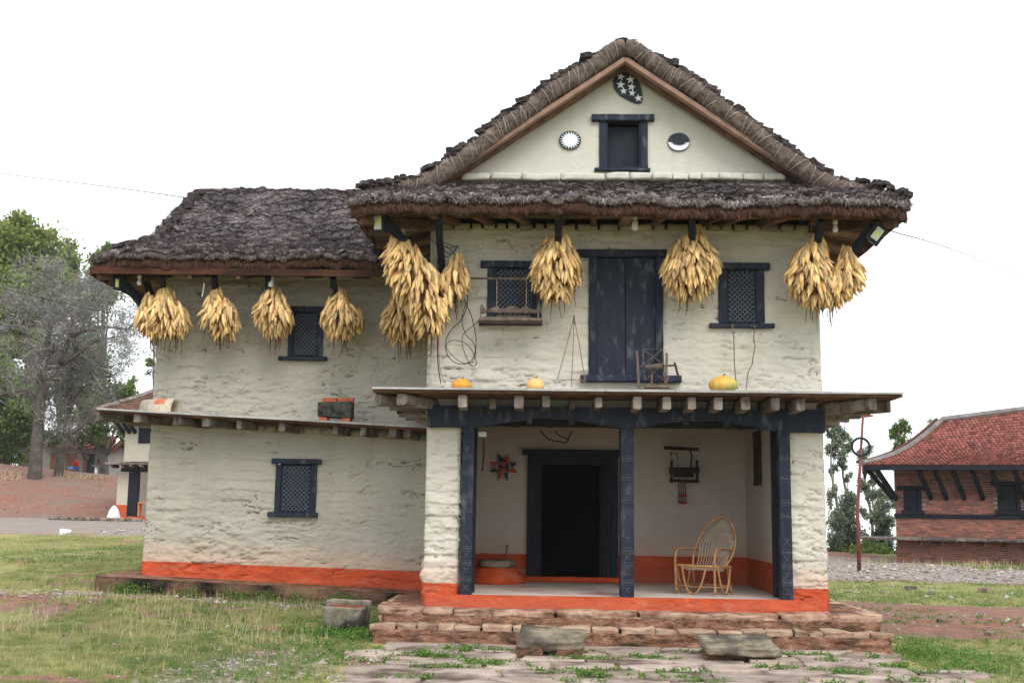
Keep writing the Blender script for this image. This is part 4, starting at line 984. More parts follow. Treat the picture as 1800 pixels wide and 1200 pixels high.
# left return of the upper tier
y = 14.3
while y < 16.9:
    L = random.uniform(.3, .5); o = stone('stone', (-2.0, y+L/2, .405), (L-.02, .26, .10), M['stone_red'], steps, nid(), rz=math.pi/2, nx=6, ny=4, nz=4); y += L
y = 14.3
while y < 18:
    L = random.uniform(.4, .7); o = stone('stone', (3.93, y+L/2, .40), (L-.02, .26, .10), M['stone_warm'], steps, nid(), rz=math.pi/2, nx=6, ny=4, nz=4); y += L
for o in list(bpy.data.objects):
    if o.parent == steps: o.location = Vector(o.location)+st_inv
finish_house()

# ------------------------------------------------------------------ hanging corn
def cob_mesh(seed):
    r_ = np.random.default_rng(seed); n = 6; b = MB(); prof = [(.006, 0), (.019, .02), (.032, .07), (.037, .12), (.030, .18), (.015, .235), (.002, .28)]
    bend = r_.uniform(-.02, .02, 2); V = []
    for r, z in prof:
        for k in range(n):
            w = 2*math.pi*k/n; q = r*(1+r_.uniform(-.14, .14)); V.append((q*math.cos(w)+bend[0]*(z/.25)**2*1.3, q*math.sin(w)+bend[1]*(z/.25)**2*1.3, -z))
    m = len(prof); F = [(i*n+k, i*n+(k+1) % n, (i+1)*n+(k+1) % n, (i+1)*n+k) for i in range(m-1) for k in range(n)]
    # loose husk leaf
    a = r_.uniform(0, 6.28); c, s_ = math.cos(a), math.sin(a); n0 = len(V)
    for (r, z, w) in ((.02, -.02, .012), (.042, -.10, .02), (.050, -.17, .012), (.062, -.24, .002)):
        V += [(r*c-w*s_, r*s_+w*c, z), (r*c+w*s_, r*s_-w*c, z)]
    F += [(n0+2*i, n0+2*i+1, n0+2*i+3, n0+2*i+2) for i in range(3)]
    me = bpy.data.meshes.new('corn_cob'); me.from_pydata(V, [], F); me.update(); me.polygons.foreach_set('use_smooth', [True]*len(F)); me.materials.append(M['corn']); return me
cobs = [cob_mesh(500+k) for k in range(9)]
def corn(label, spine, Y, n, back=1.0, kgap=1.0, group='corn bundles hanging from the eave struts'):
    P = [(at(px, py, Y), S(r, Y)) for px, py, r in spine]
    r_ = random.Random(label); n = min(295, int(n*2.1))
    root = empty('corn_bundle', tuple(P[0][0]), label, 'corn', group)
    o0 = Vector(P[0][0])
    pts = [Vector(p)-o0 for p, r in P]; rad = [r for p, r in P]
    core = MB(); core.tube(pts, [max(.015, r*.62) for r in rad], 10); core.build('husk_core', M['corncore'], root, True)
    tb = MB(); zb_ = min(p.z-r_*.0 for p, r_ in zip(pts, rad))
    for _ in range(16):
        i_ = r_.randrange(len(pts)//2, len(pts)); a_ = r_.uniform(0, 6.28); q_ = pts[i_]+Vector((math.cos(a_), math.sin(a_), 0))*rad[i_]*r_.uniform(.5, 1); l_ = r_.uniform(.18, .32)
        tb.tube([q_, q_+Vector((r_.uniform(-.02, .02), 0, -l_*.6)), q_+Vector((r_.uniform(-.04, .04), 0, -l_))], [.006, .005, .003], 4)
    tb.build('husk_tails', M['corncore'], root)['kind'] = 'stuff'
    # cumulative weights by radius*length
    L = [(pts[i+1]-pts[i]).length for i in range(len(pts)-1)]; wt = [L[i]*(rad[i]+rad[i+1]+.05) for i in range(len(L))]; tot = sum(wt)
    for j in range(n):
        u = (j+.5)/n*tot; i = 0
        while i < len(wt)-1 and u > wt[i]: u -= wt[i]; i += 1
        f = min(1, u/wt[i]); c = pts[i].lerp(pts[i+1], f); r = rad[i]*(1-f)+rad[i+1]*f
        ph = j*2.39996+r_.uniform(-.35, .35); 
        e = Vector((math.cos(ph), math.sin(ph)*back, 0)); t_ = (j/n)
        sc_ = r_.uniform(.68, 1.02)
        rr = r*r_.uniform(.80, 1.04)
        tilt_ = r_.uniform(.12, .62)*(min(1, r/.2)) + (.28 if t_ < .45 else 0)*min(1, r/.25)
        d = (e*math.sin(tilt_)+Vector((r_.uniform(-.16, .16), r_.uniform(-.1, .1), -math.cos(tilt_)))).normalized()
        tip = c+e*rr+Vector((0, 0, -.03))
        base = tip-d*(.20*sc_)
        # keep the shoulder inside the envelope
        o = link('corn_cob', cobs[r_.randrange(9)], root, base)
        q = Vector((0, 0, -1)).rotation_difference(d); o.rotation_mode = 'QUATERNION'; o.rotation_quaternion = q @ Matrix.Rotation(r_.uniform(0, 6.28), 3, 'Z').to_quaternion()
        o.scale = (sc_*r_.uniform(.9, 1.15), sc_*r_.uniform(.9, 1.15), sc_)
    return root
corn('long slanting corn mass hanging at the left corner of the front eave', [(700, 418, 12), (706, 445, 33), (722, 478, 46), (742, 512, 50), (752, 548, 38), (757, 585, 18)], 14.05, 190)
corn('small corn bunch beside the black cables, left of the lattice window', [(803, 462, 8), (802, 478, 20), (800, 500, 26), (795, 520, 14)], 14.15, 34)
corn('corn bundle between the swing window and the upper double door', [(984, 418, 10), (980, 440, 34), (977, 470, 46), (976, 498, 42), (978, 525, 18)], 14.12, 120)
corn('corn bundle right of the upper double door', [(1222, 415, 12), (1217, 440, 40), (1214, 470, 52), (1213, 498, 44), (1212, 522, 20)], 14.12, 135)
corn('corn bundle on the right end strut nearest the wall corner', [(1440, 430, 10), (1425, 455, 34), (1418, 485, 38), (1432, 512, 40), (1440, 535, 22)], 14.0, 105)
corn('pale corn bundle hanging furthest right below the floodlight', [(1489, 450, 8), (1492, 470, 26), (1488, 492, 32), (1470, 515, 30), (1455, 535, 14)], 14.0, 70)
corn('small corn bunch at the outer left corner of the wing eave', [(262, 530, 6), (256, 552, 18), (262, 572, 22), (272, 590, 12)], 16.45, 34)
corn('large corn bundle at the left corner of the wing wall', [(289, 518, 8), (290, 540, 32), (293, 565, 40), (298, 588, 22)], 16.5, 95)
corn('corn bundle second from the left under the wing eave', [(380, 515, 8), (383, 540, 28), (388, 568, 34), (394, 590, 14)], 16.5, 85)
corn('corn bundle left of the wing lattice window', [(478, 515, 10), (480, 538, 30), (482, 565, 34), (484, 588, 14)], 16.5, 85)
corn('corn bundle right of the wing lattice window', [(594, 520, 10), (597, 545, 32), (600, 570, 36), (598, 592, 14)], 16.5, 90)
corn('shaded brown corn bundle in the corner between wing and main block', [(700, 525, 8), (703, 550, 32), (708, 578, 36), (712, 602, 16)], 16.5, 90)

# ------------------------------------------------------------------ things on and around the house
def own(o, label, cat, group=None): return props(o, label, cat, group)
def pumpkin(label, px, py_base, w_px, h_px, Y, m, ribs, group='pumpkins on the porch ledge'):
    a = at(px, py_base, Y); rw = S(w_px/2, Y); h = S(h_px, Y)*1.12
    b = MB(); prof = [(rw*math.sin(t)*1.0+.001, h*.5*(1-math.cos(t))) for t in np.linspace(.05, math.pi-.03, 14)]
    b.lathe(prof, 36, fn=lambda w, z: 1+.085*abs(math.sin(w*ribs/2))**.7-.05)
    root = empty('pumpkin', (a[0], Y, 3.103), label, 'pumpkin', group)
    b.build('flesh', m, root, True)
    MB().tube([(0, 0, h*.97), (.01, 0, h+.012), (.028, -.01, h+.02)], [.014, .010, .009], 6).build('stem', M['stick'], root)
pumpkin('small orange pumpkin with green blush at the left end of the ledge', 811, 677, 35, 21, 14.2, M['pumpkin'], 10)
pumpkin('pale yellow pumpkin beside the cane tripod on the ledge', 941, 680, 31, 23, 14.2, M['pumpkin_pale'], 8)
pumpkin('largest ribbed orange and green pumpkin, right of the spinning wheel', 1271, 684, 49, 29, 14.15, M['pumpkin_green'], 12)

# cane tripod leaning on the ledge
Y = 14.32
root = empty('cane_tripod', tuple(at(1010, 683, Y)), 'thin pointed tripod of dry canes left of the upper door', 'tripod'); o0 = Vector(root.location)
A = lambda px, py, y=Y: Vector(at(px, py, y))-o0
for q in ((A(979, 669), .006), (A(1004, 680, 14.1), .007), (A(1029, 672), .007)):
    MB().tube([A(1009, 556, 14.36), A(1009, 556, 14.36).lerp(q[0], .5)+Vector((.006, 0, 0)), q[0]], q[1], 6).build('leg', M['stick'], root)
MB().tube([A(976, 667, 14.28), A(1030, 668, 14.3)], .004, 5).build('crossbar', M['stick'], root)
MB().tube([A(980, 670, 14.28), A(1005, 666, 14.1), A(1030, 671, 14.3)], .004, 5).build('crossbar', M['stick'], root)
MB().tube([A(1009, 554, 14.355), A(1009, 570, 14.35)], .012, 6).build('binding', M['oldwood'], root)

# spinning wheel
Y = 14.12
root = empty('spinning_wheel', (float(at(1150, 680, Y)[0]), Y, 3.10), 'old grey wooden spinning wheel standing before the upper door', 'spinning wheel'); o0 = Vector(root.location)
A = lambda px, py, y=Y: Vector(at(px, py, y))-o0
MB().beam(A(1134, 680), A(1177, 680), .14, .03, 4, .003, up=(0, 0, 1)).build('base', M['soffit'], root)
for (x0, y0, x1, y1, w) in ((1119.5, 616, 1123, 683, .035), (1172, 620, 1170, 680, .035)):
    MB().beam(A(x1, y1), A(x0, y0), w, .02, 5, .002, up=(0, 1, 0), taper=.8).build('upright', M['oldwood'], root)
MB().tube([A(1126, 643), A(1133, 646), A(1134, 646), A(1165, 643), A(1166, 643), A(1186, 642)], [.012, .014, .034, .036, .014, .012], 10).build('hub', M['oldwood'], root, True)
MB().beam(A(1186, 637), A(1193, 665), .026, .02, 4, .002, up=(0, 1, 0)).build('crank', M['oldwood_dk'], root)
for yy, pts in ((-.10, ((1130, 614), (1153, 626), (1144, 622), (1164, 613))),):
    pass
rimL = [A(1130+0, 614, Y+.06), A(1131, 640, Y-.20), A(1134, 668, Y-.05), A(1130, 650, Y+.16)]
rimR = [A(1165, 613, Y+.02), A(1166, 640, Y-.20), A(1168, 669, Y-.02), A(1167, 648, Y+.16)]
hubL, hubR = A(1131, 645), A(1167, 643)
for a, b_ in zip(rimL, rimR):
    MB().tube([hubL, a], .007, 5).build('spoke', M['oldwood'], root); MB().tube([hubR, b_], .007, 5).build('spoke', M['oldwood'], root)
for a, b_, c in ((rimL[0], rimR[1], 0), (rimL[1], rimR[0], 0), (rimL[1], rimR[2], 0), (rimL[2], rimR[1], 0), (rimL[3], rimR[0], 0), (rimL[0], rimR[0], 0)):
    MB().tube([a, b_], .0055, 5).build('rim_cord', M['oldwood'], root)
MB().tube([A(1146, 658), A(1145, 676)], .013, 6).build('spindle_post', M['soffit'], root)
MB().tube([A(1176, 662), A(1168, 679)], .010, 6).build('brace', M['soffit'], root)

# carved swing hanging in front of the left window
Y = 14.22
root = empty('wooden_swing', tuple(at(898, 490, Y)), 'carved wooden cradle swing hung on a pole before the left upper window', 'swing'); o0 = Vector(root.location)
A = lambda px, py, y=Y: Vector(at(px, py, y))-o0
MB().tube([A(828, 489, 14.3), A(870, 489.5), A(945, 491)], .014, 8).build('pole', M['oldwood'], root)
for px in (873.5, 925.5): MB().tube([A(px, 488), A(px-.5, 540)], .007, 6).build('rope', M['rope'], root)
prof = [(845, 545), (856, 544), (862, 542), (874, 538), (880, 542), (886, 543), (893, 540), (900, 537), (907, 540), (914, 543), (919, 541), (925, 538), (932, 543), (944, 545), (952, 546), (952, 551), (845, 549)]
pl = [(A(*p).x, A(*p).z) for p in prof]
MB().prism(pl, -.02, .02).build('back_board', M['oldwood'], root)
for px in (848, 948):
    pl = [(A(*p).x, A(*p).z) for p in ((px-4, 550), (px-4, 540), (px-1, 534+(0 if px < 900 else -8)), (px+2, 538), (px+4, 541), (px+4, 550))]
    MB().prism(pl, -.03, .03).build('end_post', M['oldwood'], root)
pl = [(A(*p).x, A(*p).z) for p in ((842, 563), (845, 560), (950, 562), (952, 564), (951, 567), (842, 566))]
MB().prism(pl, -.16, .10).build('seat', M['oldwood'], root)
for px in (852, 946): MB().tube([A(px, 545, Y-.02), A(px, 562, Y-.02)], .006, 5).build('spindle', M['rope'], root)
MB().prism([(A(872, 552).x, A(872, 552).z), (A(932, 553).x, A(932, 553).z), (A(932, 561).x, A(932, 561).z), (A(872, 560).x, A(872, 560).z)], .03, .05).build('panel', M['oldwood'], root)

# looping black cables and the hanging lead
def spl(P, k=6):
    P = [Vector(p) for p in P]; out = []
    for i in range(len(P)-1):
        p0, p1, p2, p3 = P[max(i-1, 0)], P[i], P[i+1], P[min(i+2, len(P)-1)]
        for j in range(k):
            t = j/k; out.append(.5*((2*p1)+(p2-p0)*t+(2*p0-5*p1+4*p2-p3)*t*t+(3*p1-p0-3*p2+p3)*t**3))
    out.append(P[-1]); return out
Yc = 14.38
def cable(name, pts, r, m, label, cat, Y=Yc, grp=None):
    P = [at(p[0], p[1], p[2] if len(p) > 2 else Y) for p in pts]
    b = MB().tube(spl(P), r, 5); o = b.build(name, m); return own(o, label, cat, grp)
cable('black_cable', [(785, 432), (800, 448), (812, 470), (818, 505), (822, 530), (812, 560), (793, 580), (783, 602), (788, 626), (808, 640), (830, 632), (837, 600), (830, 560), (818, 530), (808, 500), (795, 478)], .006, M['cable'], 'large loose loops of black cable on the left wall beside the swing', 'cable')
cable('black_cable', [(820, 530), (812, 560), (818, 586), (832, 602), (836, 622), (828, 638), (806, 634), (787, 615), (786, 603), (800, 598), (822, 606), (836, 630), (836, 642), (826, 640), (814, 612), (813, 590), (828, 575), (842, 562), (848, 540)], .005, M['cable'], 'thin tangled black cable loop hanging low beside the swing', 'cable', 14.40)
cable('black_cable', [(776, 425), (790, 430), (802, 436), (795, 446), (783, 442), (779, 432), (790, 436), (806, 432), (798, 440), (786, 452), (776, 444)], .006, M['cable'], 'knot of black cable at the left eave strut', 'cable', 14.0)
cable('black_cable', [(775, 440), (768, 470), (776, 500), (771, 540), (769, 600), (770, 640), (775, 674)], .007, M['cable'], 'straight black cable running down the wall to the ledge corner', 'cable', 14.42)
cable('red_cable', [(778, 442), (771, 470), (779, 505), (774, 560), (771, 600), (773, 645), (780, 672)], .004, M['cable_red'], 'thin red cable running down beside the black one', 'cable', 14.41)
cable('black_cable', [(700, 392), (720, 405), (745, 415), (775, 432)], .005, M['cable'], 'black cable slung under the left eave corner', 'cable', 13.95)
cable('dry_vine', [(1287, 570), (1290, 600), (1291, 640), (1294, 672), (1297, 684)], .008, M['stick'], 'straighter dry vine stem below the right upper window', 'vine', 14.40)
cable('dry_vine', [(1327, 572), (1325, 595), (1327, 610), (1324, 625), (1322, 640), (1316, 652), (1313, 668), (1312, 684)], .008, M['stick'], 'kinked dry vine stem below the right upper window', 'vine', 14.40)

# lamps
def floodlight(label, px, py, Y, rz, rx, s=1.0, group='floodlights under the eave corners'):
    root = empty('floodlight', tuple(at(px, py, Y)), label, 'floodlight', group, rz)
    root.rotation_euler = (rx, 0, rz) if not isinstance(rx, tuple) else rx
    w, h, t = .20*s, .26*s, .05
    MB().box2((-w/2, 0, -h/2), (w/2, t, h/2)).build('housing', M['metal_dk'], root)
    for a, b in (((-w/2, -.012, -h/2), (-w/2+.018, 0.004, h/2)), ((w/2-.018, -.012, -h/2), (w/2, 0.004, h/2)), ((-w/2, -.013, h/2-.018), (w/2, .003, h/2)), ((-w/2, -.013, -h/2), (w/2, .003, -h/2+.018))):
        MB().box2(a, b).build('rim', M['metal_dk'], root)
    MB().box2((-w/2+.018, -.005, -h/2+.018), (w/2-.018, -.001, h/2-.018)).build('face', M['metal_dk'], root)
    MB().box2((-w/2+.05, -.009, -h/2+.05), (w/2-.04, -.0055, h/2-.04)).build('glass', M['lampglass'], root)
    MB().box2((-.022, -.011, -.022), (.022, -.007, .022)).build('chip', M['lampyellow'], root)
    MB().tube([(-w/2-.01, .02, 0), (-w/2-.01, .12, .06), (w/2+.01, .12, .06), (w/2+.01, .02, 0)], .009, 5).build('bracket', M['metal_dk'], root)
floodlight('square floodlight under the left corner of the front eave', 664, 392, 13.72, R(18), (R(12), R(6), R(-28)))
floodlight('square tilted floodlight under the right corner of the front eave', 1541, 411, 13.75, 0, (R(15), R(34), R(12)), .95)
floodlight('small floodlight under the outer corner of the wing eave', 206, 498, 16.3, 0, (R(15), R(15), R(-30)), .8)
def bulb(label, px, py, Y, kind='cylinder'):
    root = empty('light_bulb', tuple(at(px, py, Y)), label, 'bulb', 'bulbs under the eaves')
    MB().lathe([(.022, 0), (.03, .01), (.03, .05), (.018, .06)], 12, (0, 0, 0)).build('holder', M['whiteplastic'], root, True)
    if kind == 'cylinder': MB().lathe([(.020, -.125), (.040, -.118), (.043, -.10), (.043, -.02), (.030, -.004)], 14).build('bulb', M['glassbulb'], root, True)
    else:
        MB().lathe([(.008, -.10), (.028, -.092), (.036, -.065), (.030, -.035), (.018, -.004)], 14).build('bulb', M['glassbulb'], root, True)
        MB().lathe([(.021, -.006), (.021, .010)], 12).build('ring', M['redplastic'], root)
bulb('fat white cylindrical bulb above the upper door', 1116, 388, 13.95)
bulb('small round bulb with a red ring near the right eave corner', 1468, 395, 13.9, 'round')
bulb('white cylindrical bulb under the middle of the wing eave', 477, 490, 16.35)
bulb('small round bulb near the outer corner of the wing eave', 245, 490, 16.4, 'round')
root = empty('hanging_tool', tuple(at(357, 500, 16.4)), 'thin pale tool hanging on a wire from the wing eave', 'hook'); o0 = Vector(root.location)
A = lambda px, py, y=16.4: Vector(at(px, py, y))-o0
MB().tube([A(359, 484), A(359, 498)], .004, 4).build('wire', M['rope'], root); MB().tube([A(359, 498), A(357, 512), A(355, 522)], [.012, .010, .006], 6).build('rod', M['whiteplastic'], root)
root = empty('hanging_root', tuple(at(585, 505, 16.45)), 'grey knobbly root hanging on the strut by the wing window', 'root'); o0 = Vector(root.location)
MB().tube([Vector(at(584, 490, 16.42))-o0, Vector(at(582, 505, 16.4))-o0, Vector(at(583, 515, 16.38))-o0, Vector(at(581, 522, 16.38))-o0], [.018, .028, .035, .015], 7).build('root', M['oldwood'], root, True)

# bricks and sooted stone on the wing ledge
def one_box(name, c, d, m, label, cat, rz=0, grp=None, seed=1):
    P, F = stone_mesh(*d, seed, nx=4, ny=3, nz=3, rough=.02, roundness=.05)
    me = bpy.data.meshes.new(name); me.from_pydata([tuple(p) for p in P], [], F); me.update(); me.materials.append(m)
    o = link(name, me, None, c); o.rotation_euler = (0, 0, rz); return own(o, label, cat, grp)
Yb = 16.62; za = float(zw(-3.1))+.002
xa = lambda px: float(at(px, 700, Yb)[0])
one_box('brick', (xa(572), Yb, za+.035), (.115, .22, .068), M['brick'], 'left orange brick carrying the black block', 'brick', 0, 'bricks on the wing ledge', 3)
one_box('brick', (xa(611), Yb, za+.035), (.12, .22, .068), M['brick'], 'right orange brick carrying the black block', 'brick', 0, 'bricks on the wing ledge', 4)
one_box('stone_block', (xa(591), Yb, za+.07+.115), (.50, .26, .225), M['blackstone'], 'soot-black stone block resting on two bricks', 'block', 0, None, 5)
one_box('brick', (xa(580), Yb+.02, za+.30+.03), (.21, .11, .062), M['brick'], 'left brick lying on top of the black block', 'brick', 0, 'bricks on the wing ledge', 6)
one_box('brick', (xa(608), Yb+.02, za+.30+.03), (.23, .11, .064), M['brick'], 'right brick lying on top of the black block', 'brick', .02, 'bricks on the wing ledge', 7)
# hollow half log tile
root = empty('hollow_log', (xa(283), 16.62, float(zw(-5.7))+.002), 'hollow cement-coated drum with an orange patch on the wing ledge', 'hollow drum')
b = MB(); n = 20; Lh = .30; V = []
def arch(k, s_): w = math.pi*k/(n-1)*1.0; return (0, -.12*s_*math.cos(w), max(0, .205*s_*math.sin(w)**.75))
for xx, s_ in ((-Lh, 1), (Lh, 1), (Lh, .84), (-Lh, .84)):
    for k in range(n): q = arch(k, s_); V.append((xx, q[1], q[2]))
F = []
for r0, r1 in ((0, 1), (1, 2), (2, 3), (3, 0)):
    for k in range(n-1): F.append((r0*n+k, r1*n+k, r1*n+k+1, r0*n+k+1))
b.add(V, F); o = b.build('shell', M['drum'], root, True); root.rotation_euler = (0, 0, R(-24))
b = MB(); V = []
for xx in (-.04, .16):
    for k in range(3, 9): q = arch(k, 1.012); V.append((xx+.012*math.sin(k*2.1), q[1], q[2]))
F = [(k, 6+k, 7+k, k+1) for k in range(5)]; b.add(V, F).build('bare_patch', M['pumpkin_green'] if False else M['brick'], root)
# stone trough on the grass
tx, ty = float(at(604, 1108, 14.25)[0]), 14.45
root = empty('stone_trough', (tx, ty, gz(tx, ty)-.01), 'small square weathered stone trough on the grass by the steps', 'trough')
b = MB(); n = 32
def sq(r, z, ex=5):
    out = []
    for k in range(n):
        w = 2*math.pi*k/n; c, s_ = math.cos(w), math.sin(w); l = (abs(c)**ex+abs(s_)**ex)**(-1/ex); out.append((r*.98*c*l, r*.72*s_*l, z+.006*math.sin(3*w)))
    return out
V = []; rings = [(.21, 0), (.25, .03), (.28, .20), (.300, .335), (.295, .355), (.272, .357), (.265, .33), (.26, .30), (.23, .15), (.18, .10)]
for r, z in rings: V += sq(r, z)
F = [(i*n+k, i*n+(k+1) % n, (i+1)*n+(k+1) % n, (i+1)*n+k) for i in range(len(rings)-1) for k in range(n)]+[tuple(range((len(rings)-1)*n, len(rings)*n))]
b.add(V, F).build('basin', M['trough'], root, True)
b = MB(); b.add([(p[0], p[1], p[2]) for p in sq(.258, .285)], [tuple(range(n))]).build('clay_fill', mat('wet red clay', (.20, .05, .03), (.27, .07, .04), 5, .5, .3), root)
root.rotation_euler = (R(10), R(1), R(-9))

# porch: rattan chair
cp = at(1238, 1047, 15.3); root = empty('rattan_chair', (float(cp[0]), 15.35, .595), 'tall round-backed rattan armchair on the right side of the porch', 'chair')
def t_(name, P, r=.013, m='rattan', n=7, k=6): return MB().tube(spl(P, k), r, n).build(name, M[m], root, True)
# local: x right, -y front.  chair faces left-front
sw = .26
seat = [(-.27, -.22, .37), (.0, -.27, .365), (.25, -.22, .37), (.27, .2, .36), (0, .25, .35), (-.26, .2, .36), (-.27, -.22, .37)]
t_('seat_ring', seat, .013)
t_('back_frame', [(-.22, .12, .33), (-.26, .24, .52), (-.23, .36, .74), (-.12, .45, .93), (.03, .48, .995), (.17, .45, .92), (.27, .36, .72), (.28, .24, .50), (.22, .12, .33)], .014)
def bpos(u, v):  # u -1..1 across, v 0..1 up
    w = .255*math.sqrt(max(0, 1-(max(0, v-.38)/.62)**2.2)) if v > .38 else .215+.02*v/.38
    z = .30+v*.69; y = .10+.36*v**.85+.06*(1-u*u)*(1-v)+.05*(1-u*u)
    return (u*w+.015+.02*v, y, z)
for k in range(15):
    u = -.9+1.8*k/14; vt = 1-(abs(u)**2.4)*.55
    pts = [bpos(u*(1-.0*t), t*vt) for t in np.linspace(0, 1, 6)]
    t_('back_cane', [(pts[0][0]*.75, -.05+abs(u)*.06, .33)]+pts, .0058, 'rattan_pale', 5, 3)
for v in (.28, .52, .74):
    pts = [bpos(u, v) for u in (-1, -.5, 0, .5, 1)]; t_('back_hoop', [(p[0], p[1]+.012, p[2]) for p in pts], .007)
for k in range(13):
    x = -.22+.44*k/12; t_('seat_cane', [(x, -.23, .37), (x*.95, -.05, .31), (x*.9, .12, .33)], .006, 'rattan_pale', 5, 3)
for sx in (-1, 1):
    t_('arm', [(sx*.27, -.22, .02), (sx*.275, -.23, .30), (sx*.275, -.225, .50), (sx*.27, -.16, .575), (sx*.27, 0, .585), (sx*.26, .22, .57), (sx*.27, .33, .555)], .015)
    t_('leg', [(sx*.25, .17, .36), (sx*.24, .23, .02)], .013)
    t_('leg', [(sx*.24, .17, .36), (sx*.27, .24, .0)], .011)
    t_('side_hoop', [(sx*.285, -.17, .37), (sx*.285, -.10, .15), (sx*.285, -.02, .03), (sx*.285, .05, .03), (sx*.285, .12, .15), (sx*.285, .18, .37)], .013)
    t_('side_rail', [(sx*.265, -.21, .10), (sx*.26, .22, .10)], .010)
    t_('arm_cross', [(sx*.27, -.22, .36), (sx*.27, -.19, .02)], .011)
t_('front_hoop', [(-.17, -.25, .37), (-.12, -.27, .16), (-.05, -.285, .035), (.05, -.285, .03), (.12, -.27, .16), (.17, -.25, .37)], .013)
t_('front_rail', [(-.26, -.225, .11), (0, -.24, .10), (.26, -.225, .11)], .010)
t_('rear_rail', [(-.25, .22, .11), (.25, .22, .11)], .010)
root.rotation_euler = (0, 0, R(-37)); root.scale = (1.06, 1.0, 1.0)
# quern on a clay mound
mx_ = float(at(870, 1022, 17.0)[0])
root = empty('grinding_quern', (mx_+.02, 17.05, .592), 'round stone quern with a stick handle on a low red clay mound', 'quern')
MB().lathe([(.42, 0), (.42, .05), (.36, .12), (.30, .22), (.2, .24)], 28, fn=lambda w, z: 1+.04*math.sin(3*w)).build('clay_mound', M['clay'], root, True)
MB().lathe([(.27, .235), (.28, .25), (.275, .31), (.22, .335), (.04, .34)], 28, fn=lambda w, z: 1+.03*math.sin(5*w)).build('millstone', M['stone_grey'], root, True)
MB().tube([(.13, 0, .33), (.15, 0, .56)], [.016, .013], 7).build('handle', M['oldwood'], root)
# small loom hanging on the back wall
Y = 17.42
root = empty('hanging_loom', tuple(at(1200, 790, Y)), 'dark wooden loom frame hanging on the porch back wall above the chair', 'loom'); o0 = Vector(root.location)
A = lambda px, py, y=Y: Vector(at(px, py, y))-o0
MB().beam(A(1167, 786), A(1228, 790), .05, .05, 4, .004).build('top_bar', M['oldwood_dk'], root)
MB().tube([A(1181, 800), A(1177, 796), A(1190, 795), A(1193, 820), A(1179, 800), A(1183, 826)], .010, 5).build('cord', M['oldwood_dk'], root)
MB().tube([A(1213, 789), A(1216, 802), A(1214, 822)], .012, 5).build('cord', M['oldwood_dk'], root)
for px in (1181, 1225): MB().beam(A(px, 808), A(px, 848), .035, .05, 4, .003, up=(0, 1, 0)).build('side_post', M['oldwood_dk'], root)
MB().beam(A(1177, 826), A(1229, 826), .07, .09, 4, .004).build('reed', M['oldwood_dk'], root)
MB().box2((A(1184, 822).x, -.02, A(1184, 838).z), (A(1219, 822).x, .03, A(1184, 822).z)).build('heddle', M['oldwood_dk'], root)
MB().beam(A(1177, 844), A(1229, 845), .05, .045, 4, .004).build('lower_bar', M['oldwood_dk'], root)
for k, px in enumerate((1193, 1197, 1201, 1205)): MB().tube([A(px, 846), A(px+.5, 880+k % 2*4)], .009, 4).build('thread', M['oldwood'], root)
for py in (870, 882): MB().tube([A(1192, py), A(1200, py+1), A(1207, py)], .022, 6).build('red_tuft', M['cable_red'], root)
# framed notice on the right inner wall
q = at(1330, 805, 16.3); X = 2.955
root = empty('wall_frame', (X, 16.35, float(q[2])), 'dark wooden picture frame on the right inner porch wall', 'frame')
for a, b in (((-.04, -.20, .30), (0, .20, .38)), ((-.04, -.2, -.38), (0, .2, -.31)), ((-.035, -.2, -.31), (0, -.14, .30)), ((-.035, .14, -.31), (0, .2, .30))):
    MB().box2(a, b).build('frame_rail', M['oldwood_dk'], root)
MB().box2((-.015, -.14, -.31), (0, .14, .30)).build('picture', M['wood_red'], root)
root = empty('switch_box', tuple(at(848, 763, 14.72)), 'small pale junction box at the top of the left post', 'box')
MB().box2((-.05, 0, -.03), (.05, .05, .03)).build('case', M['whiteplastic'], root)
b = MB().tube([at(851, 770, 15.0), at(850, 800, 15.0), at(848, 828, 15.0)], .012, 6).build('wall_pipe', M['cable']); own(b, 'thin dark conduit on the inner face of the left porch wall', 'pipe')
b = MB().tube(spl([at(950, 756, 16.9), at(965, 772, 16.9), at(985, 776, 16.9), at(995, 777, 16.9), at(1000, 768, 16.9), at(1006, 756, 16.9)]), .009, 5)
b.tube(spl([at(975, 757, 16.9), at(985, 766, 16.9), at(1000, 772, 16.9)]), .009, 5)
own(b.build('dry_twig', M['oldwood_dk']), 'dark forked twig hanging above the porch doorway', 'twig')

# ------------------------------------------------------------------ step slabs and flagstones
def top_stone(label, px, py, Y, d, seed, rz, ry, dz=0, m='stone_grey', cat='stone', name='step_slab', rx=0):
    x = float(at(px, py, Y)[0]); P, F = stone_mesh(*d, seed, nx=16, ny=10, nz=6, rough=.08, roundness=.10)
    me = bpy.data.meshes.new(name); me.from_pydata([tuple(p) for p in P], [], F); me.update(); me.polygons.foreach_set('use_smooth', [True]*len(F)); me.materials.append(M[m])
    o = link(name, me, None, (x, Y, gz(x, Y)+dz)); o.rotation_euler = (rx, ry, rz); return own(o, label, cat)
top_stone('flat grey stepping slab set on small stones before the centre post', 970, 1130, 13.05, (.74, .50, .10), 801, R(-3), R(1), .19, rx=R(12))
top_stone('broad cream stepping slab tilted before the chair side of the porch', 1298, 1140, 13.0, (.80, .54, .085), 811, R(5), R(1), .165, rx=R(11))
for px, sd_, lb in ((930, 821, 'small rough stone wedged under the left of the grey slab'), (1000, 823, 'small rough stone wedged under the right of the grey slab'), (1262, 825, 'small rough stone under the cream slab, left side'), (1335, 827, 'small rough stone under the cream slab, right side')):
    top_stone(lb, px, 1150, 12.98, (.30, .30, .13), sd_, 0, 0, .05, 'mud_red', 'stone', 'wedge_stone')
